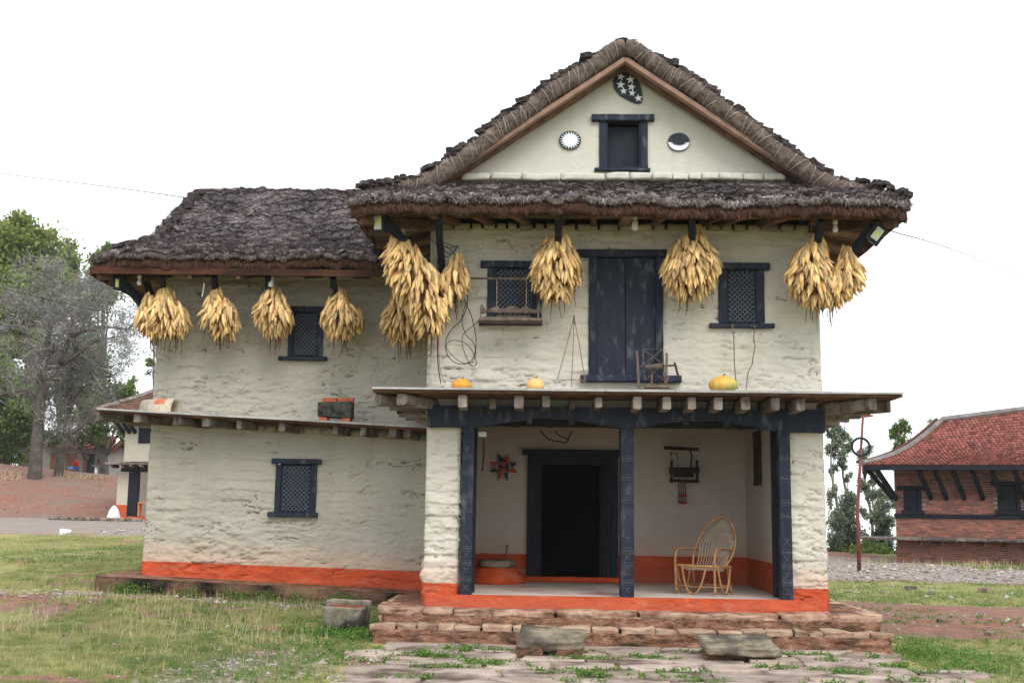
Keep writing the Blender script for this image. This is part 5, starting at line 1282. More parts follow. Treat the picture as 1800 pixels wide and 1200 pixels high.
for k, (px, Yq, w) in enumerate(((1654, 17.3, .16), (1600, 24.5, .22), (1735, 15.8, .16), (1725, 24.0, .3), (110, 33.0, .35))):
    lb = ['grey loose stone on the red dirt to the right', 'small dark stone at the far edge of the right grass', 'small brown stone near the right edge of the picture', 'brown clod lying on the gravel track before the brick house', 'white stone on the dirt path at the left'][k]
    top_stone(lb, px, 1000, Yq, (w, w*.6, w*.45), 840+k, .4*k, 0, w*.12, 'white' if k == 4 else 'stone_grey', 'stone', 'loose_stone')

pave = empty('flagstone_paving', (1.5, 12.3, 0.02), 'irregular flagstone paving with weeds in its joints before the steps', 'paving'); props(pave, kind='structure')
del pave['category']
def clip_poly(poly, nx, ny, d):
    out = []
    for i in range(len(poly)):
        a, b = poly[i], poly[(i+1) % len(poly)]; da = a[0]*nx+a[1]*ny-d; db = b[0]*nx+b[1]*ny-d
        if da <= 0: out.append(a)
        if da*db < 0: t = da/(da-db); out.append((a[0]+(b[0]-a[0])*t, a[1]+(b[1]-a[1])*t))
    return out
pr_ = random.Random(5)
seeds = []
row = 0; y = 9.6
while y < 13.75:
    x = -2.6+(row % 2)*.3
    while x < 6.2:
        seeds.append((x+pr_.uniform(-.2, .2), y+pr_.uniform(-.10, .10))); x += pr_.uniform(.50, 1.10)
    y += pr_.uniform(.42, .66); row += 1
def in_pave(x, y): return -2.05-(13.3-y)*.02 < x-(0) and x > -1.95+(y-13.3)*-.0-(13.3-y)*.10+.0 and x < 3.95+(13.3-y)*.30 and y < 13.52
AN = 1.6
for i, (sx, sy) in enumerate(seeds):
    if not in_pave(sx, sy): continue
    poly = [(sx-1, sy-.6), (sx+1, sy-.6), (sx+1, sy+.6), (sx-1, sy+.6)]
    for j, (qx, qy) in enumerate(seeds):
        if j == i or abs(qx-sx) > 2 or abs(qy-sy) > 1.3: continue
        dx, dy = (qx-sx), (qy-sy)*AN*AN; l = math.hypot(dx, dy); mx2, my2 = (sx+qx)/2, (sy+qy)/2
        poly = clip_poly(poly, dx/l, dy/l, (mx2*dx+my2*dy)/l-pr_.uniform(.012, .036))
        if len(poly) < 3: break
    if len(poly) < 3: continue
    # refine edge and wobble
    pts = []
    for a, b in zip(poly, poly[1:]+poly[:1]):
        L = math.hypot(b[0]-a[0], b[1]-a[1]); k = max(1, int(L/.10))
        for t in range(k): pts.append((a[0]+(b[0]-a[0])*t/k, a[1]+(b[1]-a[1])*t/k))
    pts = [(px+float(fbm(px*5, py*5, 61))*.065, py+float(fbm(px*5, py*5, 62))*.050) for px, py in pts]
    # round corners
    for _ in range(0): pts = [((pts[k-1][0]+2*p[0]+pts[(k+1) % len(pts)][0])/4, (pts[k-1][1]+2*p[1]+pts[(k+1) % len(pts)][1])/4) for k, p in enumerate(pts)]
    n = len(pts); cx = sum(p[0] for p in pts)/n; cy = sum(p[1] for p in pts)/n
    h = pr_.uniform(.022, .040); tx, ty = pr_.uniform(-.008, .008), pr_.uniform(-.006, .012)
    zc = gz(cx, cy)
    V = []
    for s_, zz in ((1.0, -.06), (1.0, h-.014), (.992, h-.004), (.975, h)):
        for (px, py) in pts: V.append(((px-cx)*s_, (py-cy)*s_, zz+((px-cx)*tx+(py-cy)*ty if zz > 0 else 0)+ (float(fbm(px*7, py*7, 66))*.004 if zz > 0 else 0)))
    for s_ in (.6, .25):
        for (px, py) in pts: V.append(((px-cx)*s_, (py-cy)*s_, h+((px-cx)*tx+(py-cy)*ty)*s_+float(fbm(cx+(px-cx)*s_*5, cy+(py-cy)*s_*5, 67))*.006))
    V.append((0, 0, h+.002))
    F = [(r_*n+k, r_*n+(k+1) % n, (r_+1)*n+(k+1) % n, (r_+1)*n+k) for r_ in range(5) for k in range(n)]+[(5*n+k, 5*n+(k+1) % n, 6*n) for k in range(n)]
    me = bpy.data.meshes.new('flagstone'); me.from_pydata(V, [], F); me.update(); me.polygons.foreach_set('use_smooth', [True]*len(F)); me.materials.append(M['flag'])
    link('flagstone', me, pave, (cx-1.5, cy-12.3, zc-.02))

# ------------------------------------------------------------------ grass, weeds, pebbles
def pave_mask(X, Y): return (X > -1.95-(13.3-Y)*.10) & (X < 3.9+(13.3-Y)*.30) & (Y < 13.75)
def blocked(X, Y):
    b = (X > -2.1) & (X < 4.05) & (Y > 13.35)
    b |= (X > -6.5) & (X < 0) & (Y > 16.38) & (Y < 22)
    return b
def tri_blades(name, X, Y, hgt, wid, mt, attr, lean=.5, label=None):
    n = len(X); Z = ground(X, Y)
    a = rng.uniform(0, 2*np.pi, n); ox, oy = np.cos(a)*wid/2, np.sin(a)*wid/2
    la = rng.uniform(0, 2*np.pi, n); ll = np.abs(rng.normal(0, lean, n))*hgt
    V = np.stack([np.stack([X-ox, Y-oy, Z-.01], 1), np.stack([X+ox, Y+oy, Z-.01], 1), np.stack([X+np.cos(la)*ll, Y+np.sin(la)*ll, Z+hgt], 1)], 1).reshape(-1, 3)
    return V, np.repeat(attr, 3)
def emit(name, parts, mt, label):
    V = np.concatenate([p[0] for p in parts]); A = np.concatenate([p[1] for p in parts]); F = np.arange(len(V)).reshape(-1, 3)
    o = mesh_np(name, V, F, mt, None, False, {'rnd': A}); props(o, label, kind='stuff'); return o
parts = []
for (x0, x1, y0, y1, n, hm, wd) in ((-6.5, -1.2, 10.2, 14.5, 250000, .029, .006), (-9, -2, 14.5, 20, 170000, .034, .009), (-14, -4, 20, 34, 120000, .042, .018), (3.6, 8.5, 10.8, 17, 90000, .032, .007), (3.8, 12, 17, 28, 70000, .04, .014), (8, 22, 30, 40, 30000, .08, .03)):
    X = rng.uniform(x0, x1, n); Y = rng.uniform(y0, y1, n); g, p, q = zones(X, Y)
    clump = fbm(X*2.2, Y*2.2, 71)*.5+fbm(X*8, Y*8, 72)*.5
    k = (rng.random(n) < g*(.55+clump*1.1)) & ~blocked(X, Y) & ~pave_mask(X, Y)
    X, Y, clump = X[k], Y[k], clump[k]; n = len(X)
    dry = np.clip(.44+.75*fbm(X*.55, Y*.55, 73)+.6*fbm(X*2.2, Y*2.2, 74)+.35*fbm(X*6, Y*6, 79)+rng.normal(0, .13, n)-.3*(X > 3), 0, 1)
    parts.append(tri_blades('grass', X, Y, hm*rng.uniform(.4, 1.5, n)*(1+clump), wd*rng.uniform(.6, 1.4, n), None, dry))
for (x0, x1, y0, y1, nt_, hh) in ((-6.5, -1.4, 10.3, 15.5, 2400, .042), (-9, -3, 15, 24, 1600, .05), (3.9, 9, 11, 22, 1200, .042)):
    cx_ = rng.uniform(x0, x1, nt_); cy_ = rng.uniform(y0, y1, nt_); g, p, q = zones(cx_, cy_); kk = (rng.random(nt_) < g) & ~pave_mask(cx_, cy_); cx_, cy_ = cx_[kk], cy_[kk]; m_ = len(cx_)
    tone = np.clip(rng.normal(.35, .3, m_), 0, 1); sz_ = rng.uniform(.5, 1.4, m_)
    X = np.repeat(cx_, 26)+rng.normal(0, .028, m_*26); Y = np.repeat(cy_, 26)+rng.normal(0, .028, m_*26); k = ~blocked(X, Y)
    parts.append(tri_blades('g', X[k], Y[k], (hh*np.repeat(sz_, 26)*rng.uniform(.5, 1.2, m_*26))[k], .007, None, np.clip(np.repeat(tone, 26)+rng.normal(0, .1, m_*26), 0, 1)[k], .7))
emit('grass', parts, M['grass'], 'short patchy green and straw coloured grass')
parts = []
for (x0, x1, y0, y1, n, h) in ((-6.6, -2.6, 13.2, 16.3, 2600, .13), (-7.6, -5.5, 15.5, 18.0, 500, .14), (-6, -2.6, 11, 13.5, 700, .09), (4.2, 8, 12, 16, 350, .08), (9, 20, 33, 38, 1500, .18)):
    X = rng.uniform(x0, x1, n); Y = rng.uniform(y0, y1, n); k = (fbm(X*1.2, Y*1.2, 75) > -.1) & ~blocked(X, Y); X, Y = X[k], Y[k]; n = len(X)
    parts.append(tri_blades('s', X, Y, h*rng.uniform(.4, 1.5, n), .006*(1 if Y.mean() < 30 else 3), None, rng.random(n), .35))
X = rng.uniform(-34, -15, 9000); Y = rng.uniform(51, 66, 9000); k = fbm(X*.5, Y*.5, 77) > .25
parts.append(tri_blades('b', X[k], Y[k], rng.uniform(.1, .35, k.sum()), .05, None, rng.random(k.sum())*.5, .8))
emit('dry_grass', parts, M['straw'], 'tall dry straw stems standing in the grass')
# leafy weeds : small diamond leaves
def leaves(name, C, size, mt, label=None, flat=.6, parent=None, kind=True, attr=None):
    n = len(C); a = rng.uniform(0, 2*np.pi, n); t = rng.uniform(-flat, flat, n)*1.3; s_ = size*rng.uniform(.6, 1.4, n)
    d = np.stack([np.cos(a)*np.cos(t), np.sin(a)*np.cos(t), np.sin(t)], 1); w = np.stack([-np.sin(a), np.cos(a), rng.uniform(-flat, flat, n)], 1); w /= np.linalg.norm(w, axis=1)[:, None]
    p0 = C; p1 = C+d*(s_*.5)[:, None]+w*(s_*.32)[:, None]; p2 = C+d*s_[:, None]; p3 = C+d*(s_*.5)[:, None]-w*(s_*.32)[:, None]
    V = np.stack([p0, p1, p2, p3], 1).reshape(-1, 3); F = np.arange(4*n).reshape(n, 4)
    at_ = rng.random(n) if attr is None else attr
    o = mesh_np(name, V, F, mt, parent, False, {'rnd': np.repeat(at_, 4)})
    if label: props(o, label)
    if kind: o['kind'] = 'stuff'
    return o
Cs = []
def weed_patch(cx, cy, rx, ry, n, h=.06, z=0):
    k = max(1, n//14); X = rng.normal(cx, rx, k); Y = rng.normal(cy, ry, k); X = np.repeat(X, 14)+rng.normal(0, .025, k*14); Y = np.repeat(Y, 14)+rng.normal(0, .025, k*14)
    Z = ground(X, Y)+rng.uniform(.0, h, len(X))*np.repeat(rng.uniform(.3, 1.4, k), 14)+z
    m = ~blocked(X, Y); Cs.append(np.stack([X, Y, Z], 1)[m])
tw = -2.75
weed_patch(tw+.1, 14.1, .30, .12, 2200, .08); weed_patch(-2.2, 14.0, .14, .2, 1400, .10); weed_patch(-2.3, 14.9, .15, .4, 1000, .07); weed_patch(-2.6, 13.2, .35, .25, 1400, .04)
weed_patch(-2.3, 12.6, .3, .35, 1500, .04); weed_patch(4.35, 13.6, .22, .35, 2200, .10); weed_patch(4.7, 13.2, .4, .5, 1600, .05); weed_patch(-2.6, 11.3, .3, .3, 700, .04)
for k in range(14): weed_patch(rng.uniform(-6.4, -2.4), 16.3, .10, .06, int(rng.integers(80, 500)), .14)
for k in range(30):
    weed_patch(rng.uniform(-1.9, 4.0), rng.choice([13.62, 13.25, 13.2]), .12, .04, int(rng.integers(60, 260)), .05, .01)
for k in range(30):
    x, y = rng.uniform(-1.9, 4.6), rng.uniform(11.1, 13.2); weed_patch(x, y, .16, .03, int(rng.integers(100, 300)), .035, .03)
for k in range(40): weed_patch(rng.uniform(4, 9), rng.uniform(12.5, 22), .3, .15, 140, .04)
for k in range(50): weed_patch(rng.uniform(-8, -2.5), rng.uniform(11, 22), .25, .15, 140, .03)
leaves('weeds', np.concatenate(Cs), .030, M['weed'], 'bright green low leafy weeds between the stones and along walls', .9)
# pebbles
def pebbles(name, X, Y, s_, mt, label):
    n = len(X); Z = ground(X, Y); base = np.array([(1, 0, 0), (-1, 0, 0), (0, 1, 0), (0, -1, 0), (0, 0, 1), (0, 0, -1)], float)
    V = base[None]*(s_[:, None, None])*rng.uniform(.6, 1.3, (n, 6, 1))*np.array([1.2, 1, .6]); a = rng.uniform(0, 6.28, n); c, s2 = np.cos(a)[:, None], np.sin(a)[:, None]
    x = V[..., 0]*c-V[..., 1]*s2+X[:, None]; y = V[..., 0]*s2+V[..., 1]*c+Y[:, None]; z = V[..., 2]+Z[:, None]+s_[:, None]*.15
    f = np.array([(0, 2, 4), (2, 1, 4), (1, 3, 4), (3, 0, 4), (2, 0, 5), (1, 2, 5), (3, 1, 5), (0, 3, 5)])
    F = (f[None]+(np.arange(n)*6)[:, None, None]).reshape(-1, 3)
    o = mesh_np(name, np.stack([x, y, z], -1).reshape(-1, 3), F, mt, None, False, {'rnd': np.repeat(rng.random(n), 6)}); props(o, label, kind='stuff')
XX = []; YY = []; SS = []
for (x0, x1, y0, y1, n, sz) in ((-5, -1.4, 10.3, 14.5, 11000, .012), (-8, -2.1, 15.5, 16.4, 5000, .016), (-2.1, 4.8, 10.8, 13.8, 3000, .009), (4, 9, 12, 22, 3500, .018), (4, 14, 22, 36, 5000, .035), (-14, -6, 32, 45, 2500, .04), (-34, -15, 49, 66, 2500, .045)):
    X = rng.uniform(x0, x1, n); Y = rng.uniform(y0, y1, n); g, p, q = zones(X, Y)
    pr = q+.06+.5*p if x0 != -2.1 else np.full(n, .8)
    k = (rng.random(n) < pr) & ~blocked(X, Y); XX.append(X[k]); YY.append(Y[k]); SS.append(sz*rng.lognormal(0, .45, k.sum()))
pebbles('gravel', np.concatenate(XX), np.concatenate(YY), np.concatenate(SS), M['pebble'], 'pale scattered gravel and stone chips')

# ------------------------------------------------------------------ brick house on the right
bh = empty('brick_house', (17, 37, .2), 'long red brick house with tiled hip roof and black wooden struts', 'house')
inv = Vector((-17, -37, -.2))
# front wall runs from its left corner towards the right, coming nearer
cL = at(1577, 1000, 37.0); wl = np.array([cL[0], 37.0]); wr = np.array([wl[0]+13.0, 33.5])
dv = (wr-wl)/np.linalg.norm(wr-wl); nv = np.array([dv[1], -dv[0]])  # outward (towards camera)
zb = .05
def WP(s_, z, o_=0): p = wl+dv*s_+nv*o_; return (float(p[0]), float(p[1]), float(z))
def hz(px, py): # intersect pixel ray with the front wall plane -> s, z
    d = _fw*FPX+_r*(px-900)-_u*(py-600); # (C + t d - wl).nv = 0
    t = ((wl[0])*nv[0]+(wl[1])*nv[1])/(d[0]*nv[0]+d[1]*nv[1]); P = CAM+d*t; s_ = (P[0]-wl[0])*dv[0]+(P[1]-wl[1])*dv[1]; return s_, P[2]
Lh_ = 12.5; z_top = hz(1577, 830)[1]+.3; z_eave = hz(1600, 826)[1]
wn = [(hz(1595, 860), hz(1613, 898)), (hz(1760, 852), hz(1787, 898))]
zband = hz(1577, 906)[1]; zled = hz(1577, 948)[1]
bb = MB()
bb.add([WP(0.02, zb-.3, -.03), WP(Lh_, zb-.3, -.03), WP(Lh_, z_top, -.03), WP(0.02, z_top, -.03), WP(0.8, zb-.3, -7), WP(Lh_, zb-.3, -7), WP(Lh_, z_top, -7), WP(0.8, z_top, -7)], [(0, 1, 2, 3), (1, 5, 6, 2), (4, 0, 3, 7), (5, 4, 7, 6)])
bb.build('wall', M['mortar'], bh)
V = []; F = []; A_ = []
z = zb-.1; row = 0; bl, bhh = .235, .070
while z < z_top:
    s_ = -.12*(row % 2)
    while s_ < Lh_:
        a, b = max(0, s_), min(Lh_, s_+bl-.018)
        bad = any(p0[0]-.15 < (a+b)/2 < p1[0]+.15 and p1[1] < z+.03 < p0[1] for p0, p1 in wn)
        if b-a > .03 and not bad:
            o_ = random.uniform(-.006, .008); n0 = len(V)
            for (ss_, zz, oo) in ((a, z, o_), (b, z, o_), (b, z+bhh-.021, o_), (a, z+bhh-.021, o_), (a, z, -.04), (b, z, -.04), (b, z+bhh-.021, -.04), (a, z+bhh-.021, -.04)): V.append(WP(ss_, zz, oo))
            F += [(n0, n0+1, n0+2, n0+3), (n0+3, n0+2, n0+6, n0+7), (n0, n0+4, n0+5, n0+1), (n0, n0+3, n0+7, n0+4), (n0+1, n0+5, n0+6, n0+2)]
            v = random.betavariate(2, 2.2); v = v if z < zband-.1 or random.random() > .45 else v*.4
            if random.random() < .02 and z < zband: v = 1.0
            A_ += [v]*8
        s_ += bl
    z += bhh; row += 1
o = mesh_np('bricks', V, F, M['brick_far'], bh, False, {'rnd': A_}); o['kind'] = 'stuff'
MB().beam(WP(-.03, zband, .03), WP(Lh_, zband, .03), .10, .13, 10, .004).build('band', M['wood_black'], bh)
for (p0, p1) in wn:
    s0, s1 = p0[0], p1[0]; za, zb_ = p1[1], p0[1]
    w = MB(); w.add([WP(s0, za, -.0), WP(s1, za, -.0), WP(s1, zb_, 0), WP(s0, zb_, 0)], [(0, 1, 2, 3)]); wo = w.build('window', M['wood_dark'], bh)
    for s_ in (s0-.06, s1+.06): MB().beam(WP(s_, za, .04), WP(s_, zb_, .04), .12, .12, 3, .002, up=(0, 1, 0)).build('jamb', M['wood_black'], wo)
    MB().beam(WP(s0-.32, zb_+.05, .05), WP(s1+.32, zb_+.05, .05), .14, .13, 3, .002).build('lintel', M['wood_black'], wo)
    MB().beam(WP(s0-.2, za-.05, .05), WP(s1+.2, za-.05, .05), .16, .15, 3, .002).build('sill', M['wood_black'], wo)
# ledge
k = 0
s_ = -1.15
while s_ < Lh_:
    MB().add([WP(s_, zled+.0, .75), WP(s_+.93, zled, .75), WP(s_+.93, zled+.03, -.0), WP(s_, zled+.03, -.0), WP(s_, zled+.07, .78), WP(s_+.93, zled+.06, .78), WP(s_+.93, zled+.10, -.0), WP(s_, zled+.10, 0)],
             [(0, 3, 2, 1), (4, 5, 6, 7), (0, 1, 5, 4), (1, 2, 6, 5), (2, 3, 7, 6), (3, 0, 4, 7)]).build('ledge_slab', M['wood_grey'], bh)
    s_ += .95
s_ = .1
while s_ < Lh_: MB().beam(WP(s_, zled-.07, .62), WP(s_, zled-.07, -.0), .10, .13, 2, .004).build('joist', M['wood_brown'], bh); s_ += .62
# struts + eave beam + roof
ez = z_eave; eo = 1.25; zr = ez+2.55; ro = -2.9; rs = 2.6
def hz2(px, py, off):
    d = _fw*FPX+_r*(px-900)-_u*(py-600); t = (wl[0]*nv[0]+wl[1]*nv[1]+off)/(d[0]*nv[0]+d[1]*nv[1]); return CAM+d*t
ridge0 = hz2(1656, 740, ro); _q = hz2(1800, 722, ro); ridge1 = ridge0+(_q-ridge0)*2.2; e0 = hz2(1517, 826, eo+.06)
e0 = np.array((e0[0], e0[1], ez+.12)); e1 = np.array(WP(Lh_+1, ez+.12, eo+.06));
for px in (1606, 1633, 1664, 1697, 1731, 1770):
    s0, _ = hz(px+16, 875); zt = hz(px+18, 876)[1]
    MB().beam(WP(s0+.25, zt+.0, .05), WP(s0-.15, ez-.02, eo-.15), .12, .14, 3, .003).build('strut', M['wood_black'], bh)
sE = (e0[0]-wl[0])*dv[0]+(e0[1]-wl[1])*dv[1]+.06
s0, zt = hz(1579, 877)
MB().beam(WP(.05, zt, .05), WP(-.55, ez, eo-.2), .13, .15, 3, .003).build('strut', M['wood_black'], bh)
MB().beam(WP(-.03, zt, -.2), WP(sE+.1, ez, -.3), .12, .14, 3, .003).build('strut', M['wood_black'], bh)
sE = (e0[0]-wl[0])*dv[0]+(e0[1]-wl[1])*dv[1]+.06
MB().beam(WP(sE, ez+.03, eo), WP(Lh_, ez+.03, eo), .10, .16, 12, .003).build('eave_beam', M['wood_black'], bh)
MB().beam(WP(sE, ez+.03, eo), WP(sE, ez+.03, -7), .10, .16, 12, .003).build('eave_beam', M['wood_black'], bh)
MB().add([WP(-1.3, ez+.09, eo-.02), WP(Lh_, ez+.09, eo-.02), WP(Lh_, ez+.3, -.2), WP(-.2, ez+.3, -.2)], [(0, 1, 2, 3)]).build('soffit', M['wood_brown'], bh)
# ridge
zr = ez+2.55; ro = -2.9; rs = 2.6
e2 = np.array(WP(sE-.06, ez+.12, -7.1))
def tiles(name, A0, A1, B0, B1, nu, nv):
    """A0-A1 eave, B0-B1 ridge; overlapping small clay tiles"""
    A0, A1, B0, B1 = map(np.array, (A0, A1, B0, B1)); V = []; F = []; At = []
    nrm_ = np.cross(A1-A0, B0-A0); nrm_ /= np.linalg.norm(nrm_)
    if nrm_[2] < 0: nrm_ = -nrm_
    for v in range(nv):
        sag = lambda t: -.28*math.sin(math.pi*t)
        t0, t1 = v/nv, (v+1.25)/nv; t1 = min(t1, 1)
        La = A0+(B0-A0)*t0; Ra = A1+(B1-A1)*t0; Lb = A0+(B0-A0)*t1; Rb = A1+(B1-A1)*t1
        W_ = np.linalg.norm(Ra-La); n = max(1, int(W_/.13))
        for u in range(n):
            u0, u1 = u/n+.0006, (u+1)/n-.0006; j_ = random.uniform(-.008, .012); n0 = len(V)
            off0 = nrm_*(.035+j_)+np.array([0, 0, sag(t0)]); off1 = nrm_*(.0)+np.array([0, 0, sag(t1)])
            mid = nrm_*.025
            p = [La+(Ra-La)*u0+off0, La+(Ra-La)*(u0+u1)/2+off0+mid, La+(Ra-La)*u1+off0, Lb+(Rb-Lb)*u1+off1, Lb+(Rb-Lb)*(u0+u1)/2+off1+mid, Lb+(Rb-Lb)*u0+off1]
            V += [tuple(q) for q in p]+[tuple(p[0]-nrm_*.04), tuple(p[2]-nrm_*.04)]; F += [(n0, n0+1, n0+4, n0+5), (n0+1, n0+2, n0+3, n0+4), (n0, n0+6, n0+7, n0+1), (n0+1, n0+7, n0+2, n0+2)]
            At += [random.betavariate(2, 2)]*8
    return V, F, At
def tile_obj(name, parent, args_list, m):
    V = []; F = []; A_ = []
    for (A0, A1, B0, B1, nu, nv) in args_list:      # sagging board deck under the tiles
        A0, A1, B0, B1 = map(np.array, (A0, A1, B0, B1)); n0 = len(V)
        for t in np.linspace(0, 1, 13):
            o_ = np.array([0, 0, -.28*math.sin(math.pi*t)-.03]); V += [tuple(A0+(B0-A0)*t+o_), tuple(A1+(B1-A1)*t+o_)]; A_ += [.1, .1]
        F += [(n0+2*i, n0+2*i+1, n0+2*i+3, n0+2*i+2) for i in range(12)]
    for a in args_list:
        v, f, t = tiles(name, *a); n0 = len(V); V += v; F += [tuple(i+n0 for i in (g if g[2] != g[3] else (g[0], g[1], g[2], g[2]))) for g in f]; A_ += t
    F3 = []
    for g in F:
        if g[2] == g[3]: F3.append((g[0], g[1], g[2]))
        else: F3 += [(g[0], g[1], g[2]), (g[0], g[2], g[3])]
    o = mesh_np(name, V, F3, m, parent, False, {'rnd': A_}); return o
ro_ = MB().add([tuple(e0), tuple(e1), tuple(ridge1), tuple(ridge0), tuple(e2)], [(0, 1, 2, 3), (4, 0, 3)])
o = tile_obj('roof', bh, [(e0, e1, ridge0, ridge1, 0, 26), (e2, e0, ridge0, ridge0+1e-3, 0, 26)], M['tile_far'])
def sagline(a, b, n=14): return [tuple(a+(b-a)*t+np.array([0, 0, -.28*math.sin(math.pi*t)+.05])) for t in np.linspace(0, 1, n)]
MB().tube(sagline(e0, ridge0), .085, 6).build('hip_ridge', M['cement'], o); MB().tube([tuple(ridge0+np.array([0, 0, .04])), tuple(ridge1+np.array([0, 0, .04]))], .13, 6).build('ridge', M['cement'], o)
MB().tube([tuple(np.array(p)+np.array([-.16, .05, .03])) for p in sagline(e0, ridge0)], .05, 6).build('ridge_tile', M['tile_far'], o)
for o in list(bpy.data.objects):
    if o.parent == bh: o.location = Vector(o.location)+inv

# utility pole with a tyre
pb = at(1510, 985, 31.0); gp_ = gz(pb[0], 31.0)
root = empty('utility_pole', (float(pb[0]), 31.0, gp_), 'thin red oxide steel pole with a short crossbar behind the track', 'pole')
top_ = at(1517, 729, 31.0)
MB().tube([(0, 0, -.2), (.0, 0, 1.6), (float(top_[0]-pb[0]), 0, float(top_[2])-gp_)], [.058, .048, .032], 8).build('shaft', M['polepaint'], root, True)
h_ = float(top_[2])-gp_; xo = float(top_[0]-pb[0])
MB().beam((xo-.18, 0, h_-.06), (xo+.26, 0, h_-.02), .05, .06, 2, .002).build('crossbar', M['polepaint'], root)
MB().tube([(xo+.13, -.02, h_-.02), (xo+.13, -.02, h_+.10)], .022, 6).build('insulator', M['whiteplastic'], root)
tp = at(1513, 785, 30.9); ring = [(.235*math.cos(k*math.pi/14), 0, .235*math.sin(k*math.pi/14)) for k in range(29)]
o = MB().tube(ring, .035, 8, False).build('tyre', M['metal_dk'], None, True, tuple(map(float, tp))); own(o, 'black rubber tyre hung round the steel pole', 'tyre')

# ------------------------------------------------------------------ two-storey plastered house, far left
Yh = 50.0
fh = empty('plastered_house', (-18, Yh, 1.1), 'cream two-storey house with orange base and black struts beyond the wing', 'house'); inv = Vector((18, -Yh, -1.1))
def H(px, py, y=Yh): q = at(px, py, y); return (float(q[0]), float(y), float(q[2]))
def hbox(name, px0, py0, px1, py1, y0, y1, m, par=fh):
    a, b = H(px0, py0, y0), H(px1, py1, y0); return MB().box2((a[0], y0, b[2]), (b[0], y1, a[2])).build(name, m, par)
hbox('wall', 222, 735, 330, 812, Yh, Yh+7, M['far_wall'])
hbox('pillar', 208, 828, 232, 908, Yh, Yh+.5, M['far_wall'])
hbox('wall', 234, 820, 330, 908, Yh+2, Yh+7, M['wall_in'])
hbox('base', 203, 907, 330, 922, Yh-.1, Yh+7, M['clay'])
hbox('plinth', 196, 920, 330, 928, Yh-.4, Yh+7, M['moss'])
hbox('beam', 213, 819, 330, 830, Yh-.02, Yh+.3, M['wood_black'])
hbox('post', 227, 829, 238, 909, Yh-.03, Yh+.3, M['wood_black'])
o = hbox('window', 245, 740, 268, 779, Yh-.05, Yh+.1, M['wood_black'])
a, b = H(184, 812, Yh-.8), H(330, 818, Yh-.8)
for k in range(5):
    xq = a[0]+(b[0]-a[0])*k/5; MB().box2((xq+.02, Yh-.8, a[2]-.08), (xq+(b[0]-a[0])/5-.02, Yh+.02, a[2])).build('ledge_slab', M['wood_grey'], fh)
for k in range(6):
    xq = a[0]+.3+k*.45; MB().beam((xq, Yh-.7, a[2]-.16), (xq, Yh, a[2]-.16), .1, .14, 2, .003).build('joist', M['wood_brown'], fh)
for px in (211, 222, 232): MB().beam(H(px-16, 728, Yh-1.0), H(px+6, 760, Yh-.02), .13, .15, 3, .003).build('strut', M['wood_black'], fh)
e0 = np.array(H(166, 722, Yh-1.2)); e1 = np.array(H(420, 722, Yh-1.2)); r0 = np.array(H(300, 640, Yh+3.2)); r1 = np.array(H(420, 640, Yh+3.2)); e2 = e0+np.array([0, 9., 0])
r0 = np.array([e0[0]+4.0, Yh+3.2, e0[2]+2.9]); r1 = np.array([e0[0]+12, Yh+3.2, e0[2]+2.9])
o = tile_obj('roof', fh, [(e0, e1, r0, r1, 0, 22), (e2, e0, r0, r0+1e-3, 0, 22)], M['tile_old'])
MB().tube(sagline(e0, r0), .13, 6).build('hip_ridge', M['wood_grey'], o)
MB().beam(tuple(e0+np.array([0, 0, -.12])), tuple(e1+np.array([0, 0, -.12])), .1, .16, 4, .003).build('eave_beam', M['wood_brown'], fh)
for o in list(bpy.data.objects):
    if o.parent == fh: o.location = Vector(o.location)+inv
q = H(243, 917, Yh-.15)
root = empty('small_table', (q[0]+.3, Yh-.02, float(H(243, 907, Yh)[2])), 'small orange varnished stand in the porch of the far cream house', 'stand')
MB().box2((-.35, -.2, .55), (.4, .2, .62)).build('top', M['orangewood'], root)
for sx in (-.32, .34): MB().box2((sx-.03, -.18, 0), (sx+.03, .18, .55)).build('leg', M['orangewood'], root)
b = MB(); b.lathe([(.18, 0), (.25, .08), (.26, .30), (.20, .55), (.06, .75)], 12, fn=lambda w, z: 1+.12*math.sin(2*w+z*5)); q = H(199, 917, Yh-1); o = b.build('white_sack', M['sack'], None, True, (q[0], q[1], q[2]-.05)); own(o, 'full white sack leaning by the far cream house', 'sack')

# low shed with tin roof
Ys = 95.0
sh_ = empty('low_shed', (-36, Ys, 3.9), 'low grey shed with brown doors and red tiled roof under the trees', 'shed'); inv = Vector((36, -Ys, -3.9))
def sbox(name, px0, py0, px1, py1, y0, y1, m): 
    a, b = H(px0, py0, Ys), H(px1, py1, Ys); return MB().box2((a[0], y0, b[2]), (b[0], y1, a[2])).build(name, m, sh_)
grey = mat('grey render', (.30, .28, .25), (.38, .36, .32), 2, .9, .2); brown = mat('brown plank door', (.20, .10, .05), (.28, .15, .08), 5, .8, .2)
sbox('wall', 76, 786, 200, 846, Ys, Ys+6, grey); sbox('gable_end', 198, 788, 262, 848, Ys-1.5, Ys+5, grey)
sbox('door', 90, 794, 106, 836, Ys-.06, Ys, brown); sbox('door', 117, 796, 133, 838, Ys-.06, Ys, brown); sbox('post', 148, 792, 152, 838, Ys-.1, Ys, brown); sbox('doorway', 153, 797, 164, 838, Ys-.05, Ys, M['wood_blue'])
sbox('window', 172, 806, 194, 816, Ys-.05, Ys, M['wood_dark']); sbox('window_curtain', 173, 812, 178, 816, Ys-.08, Ys-.051, M['redplastic'])
e0 = np.array(H(70, 787, Ys-2)); e1 = np.array(H(200, 789, Ys-2)); r0 = np.array(H(72, 766, Ys+2)); r1 = np.array(H(206, 766, Ys+2)); 
o = tile_obj('roof', sh_, [(e0, e1, r0, r1, 0, 12)], M['tile_far'])
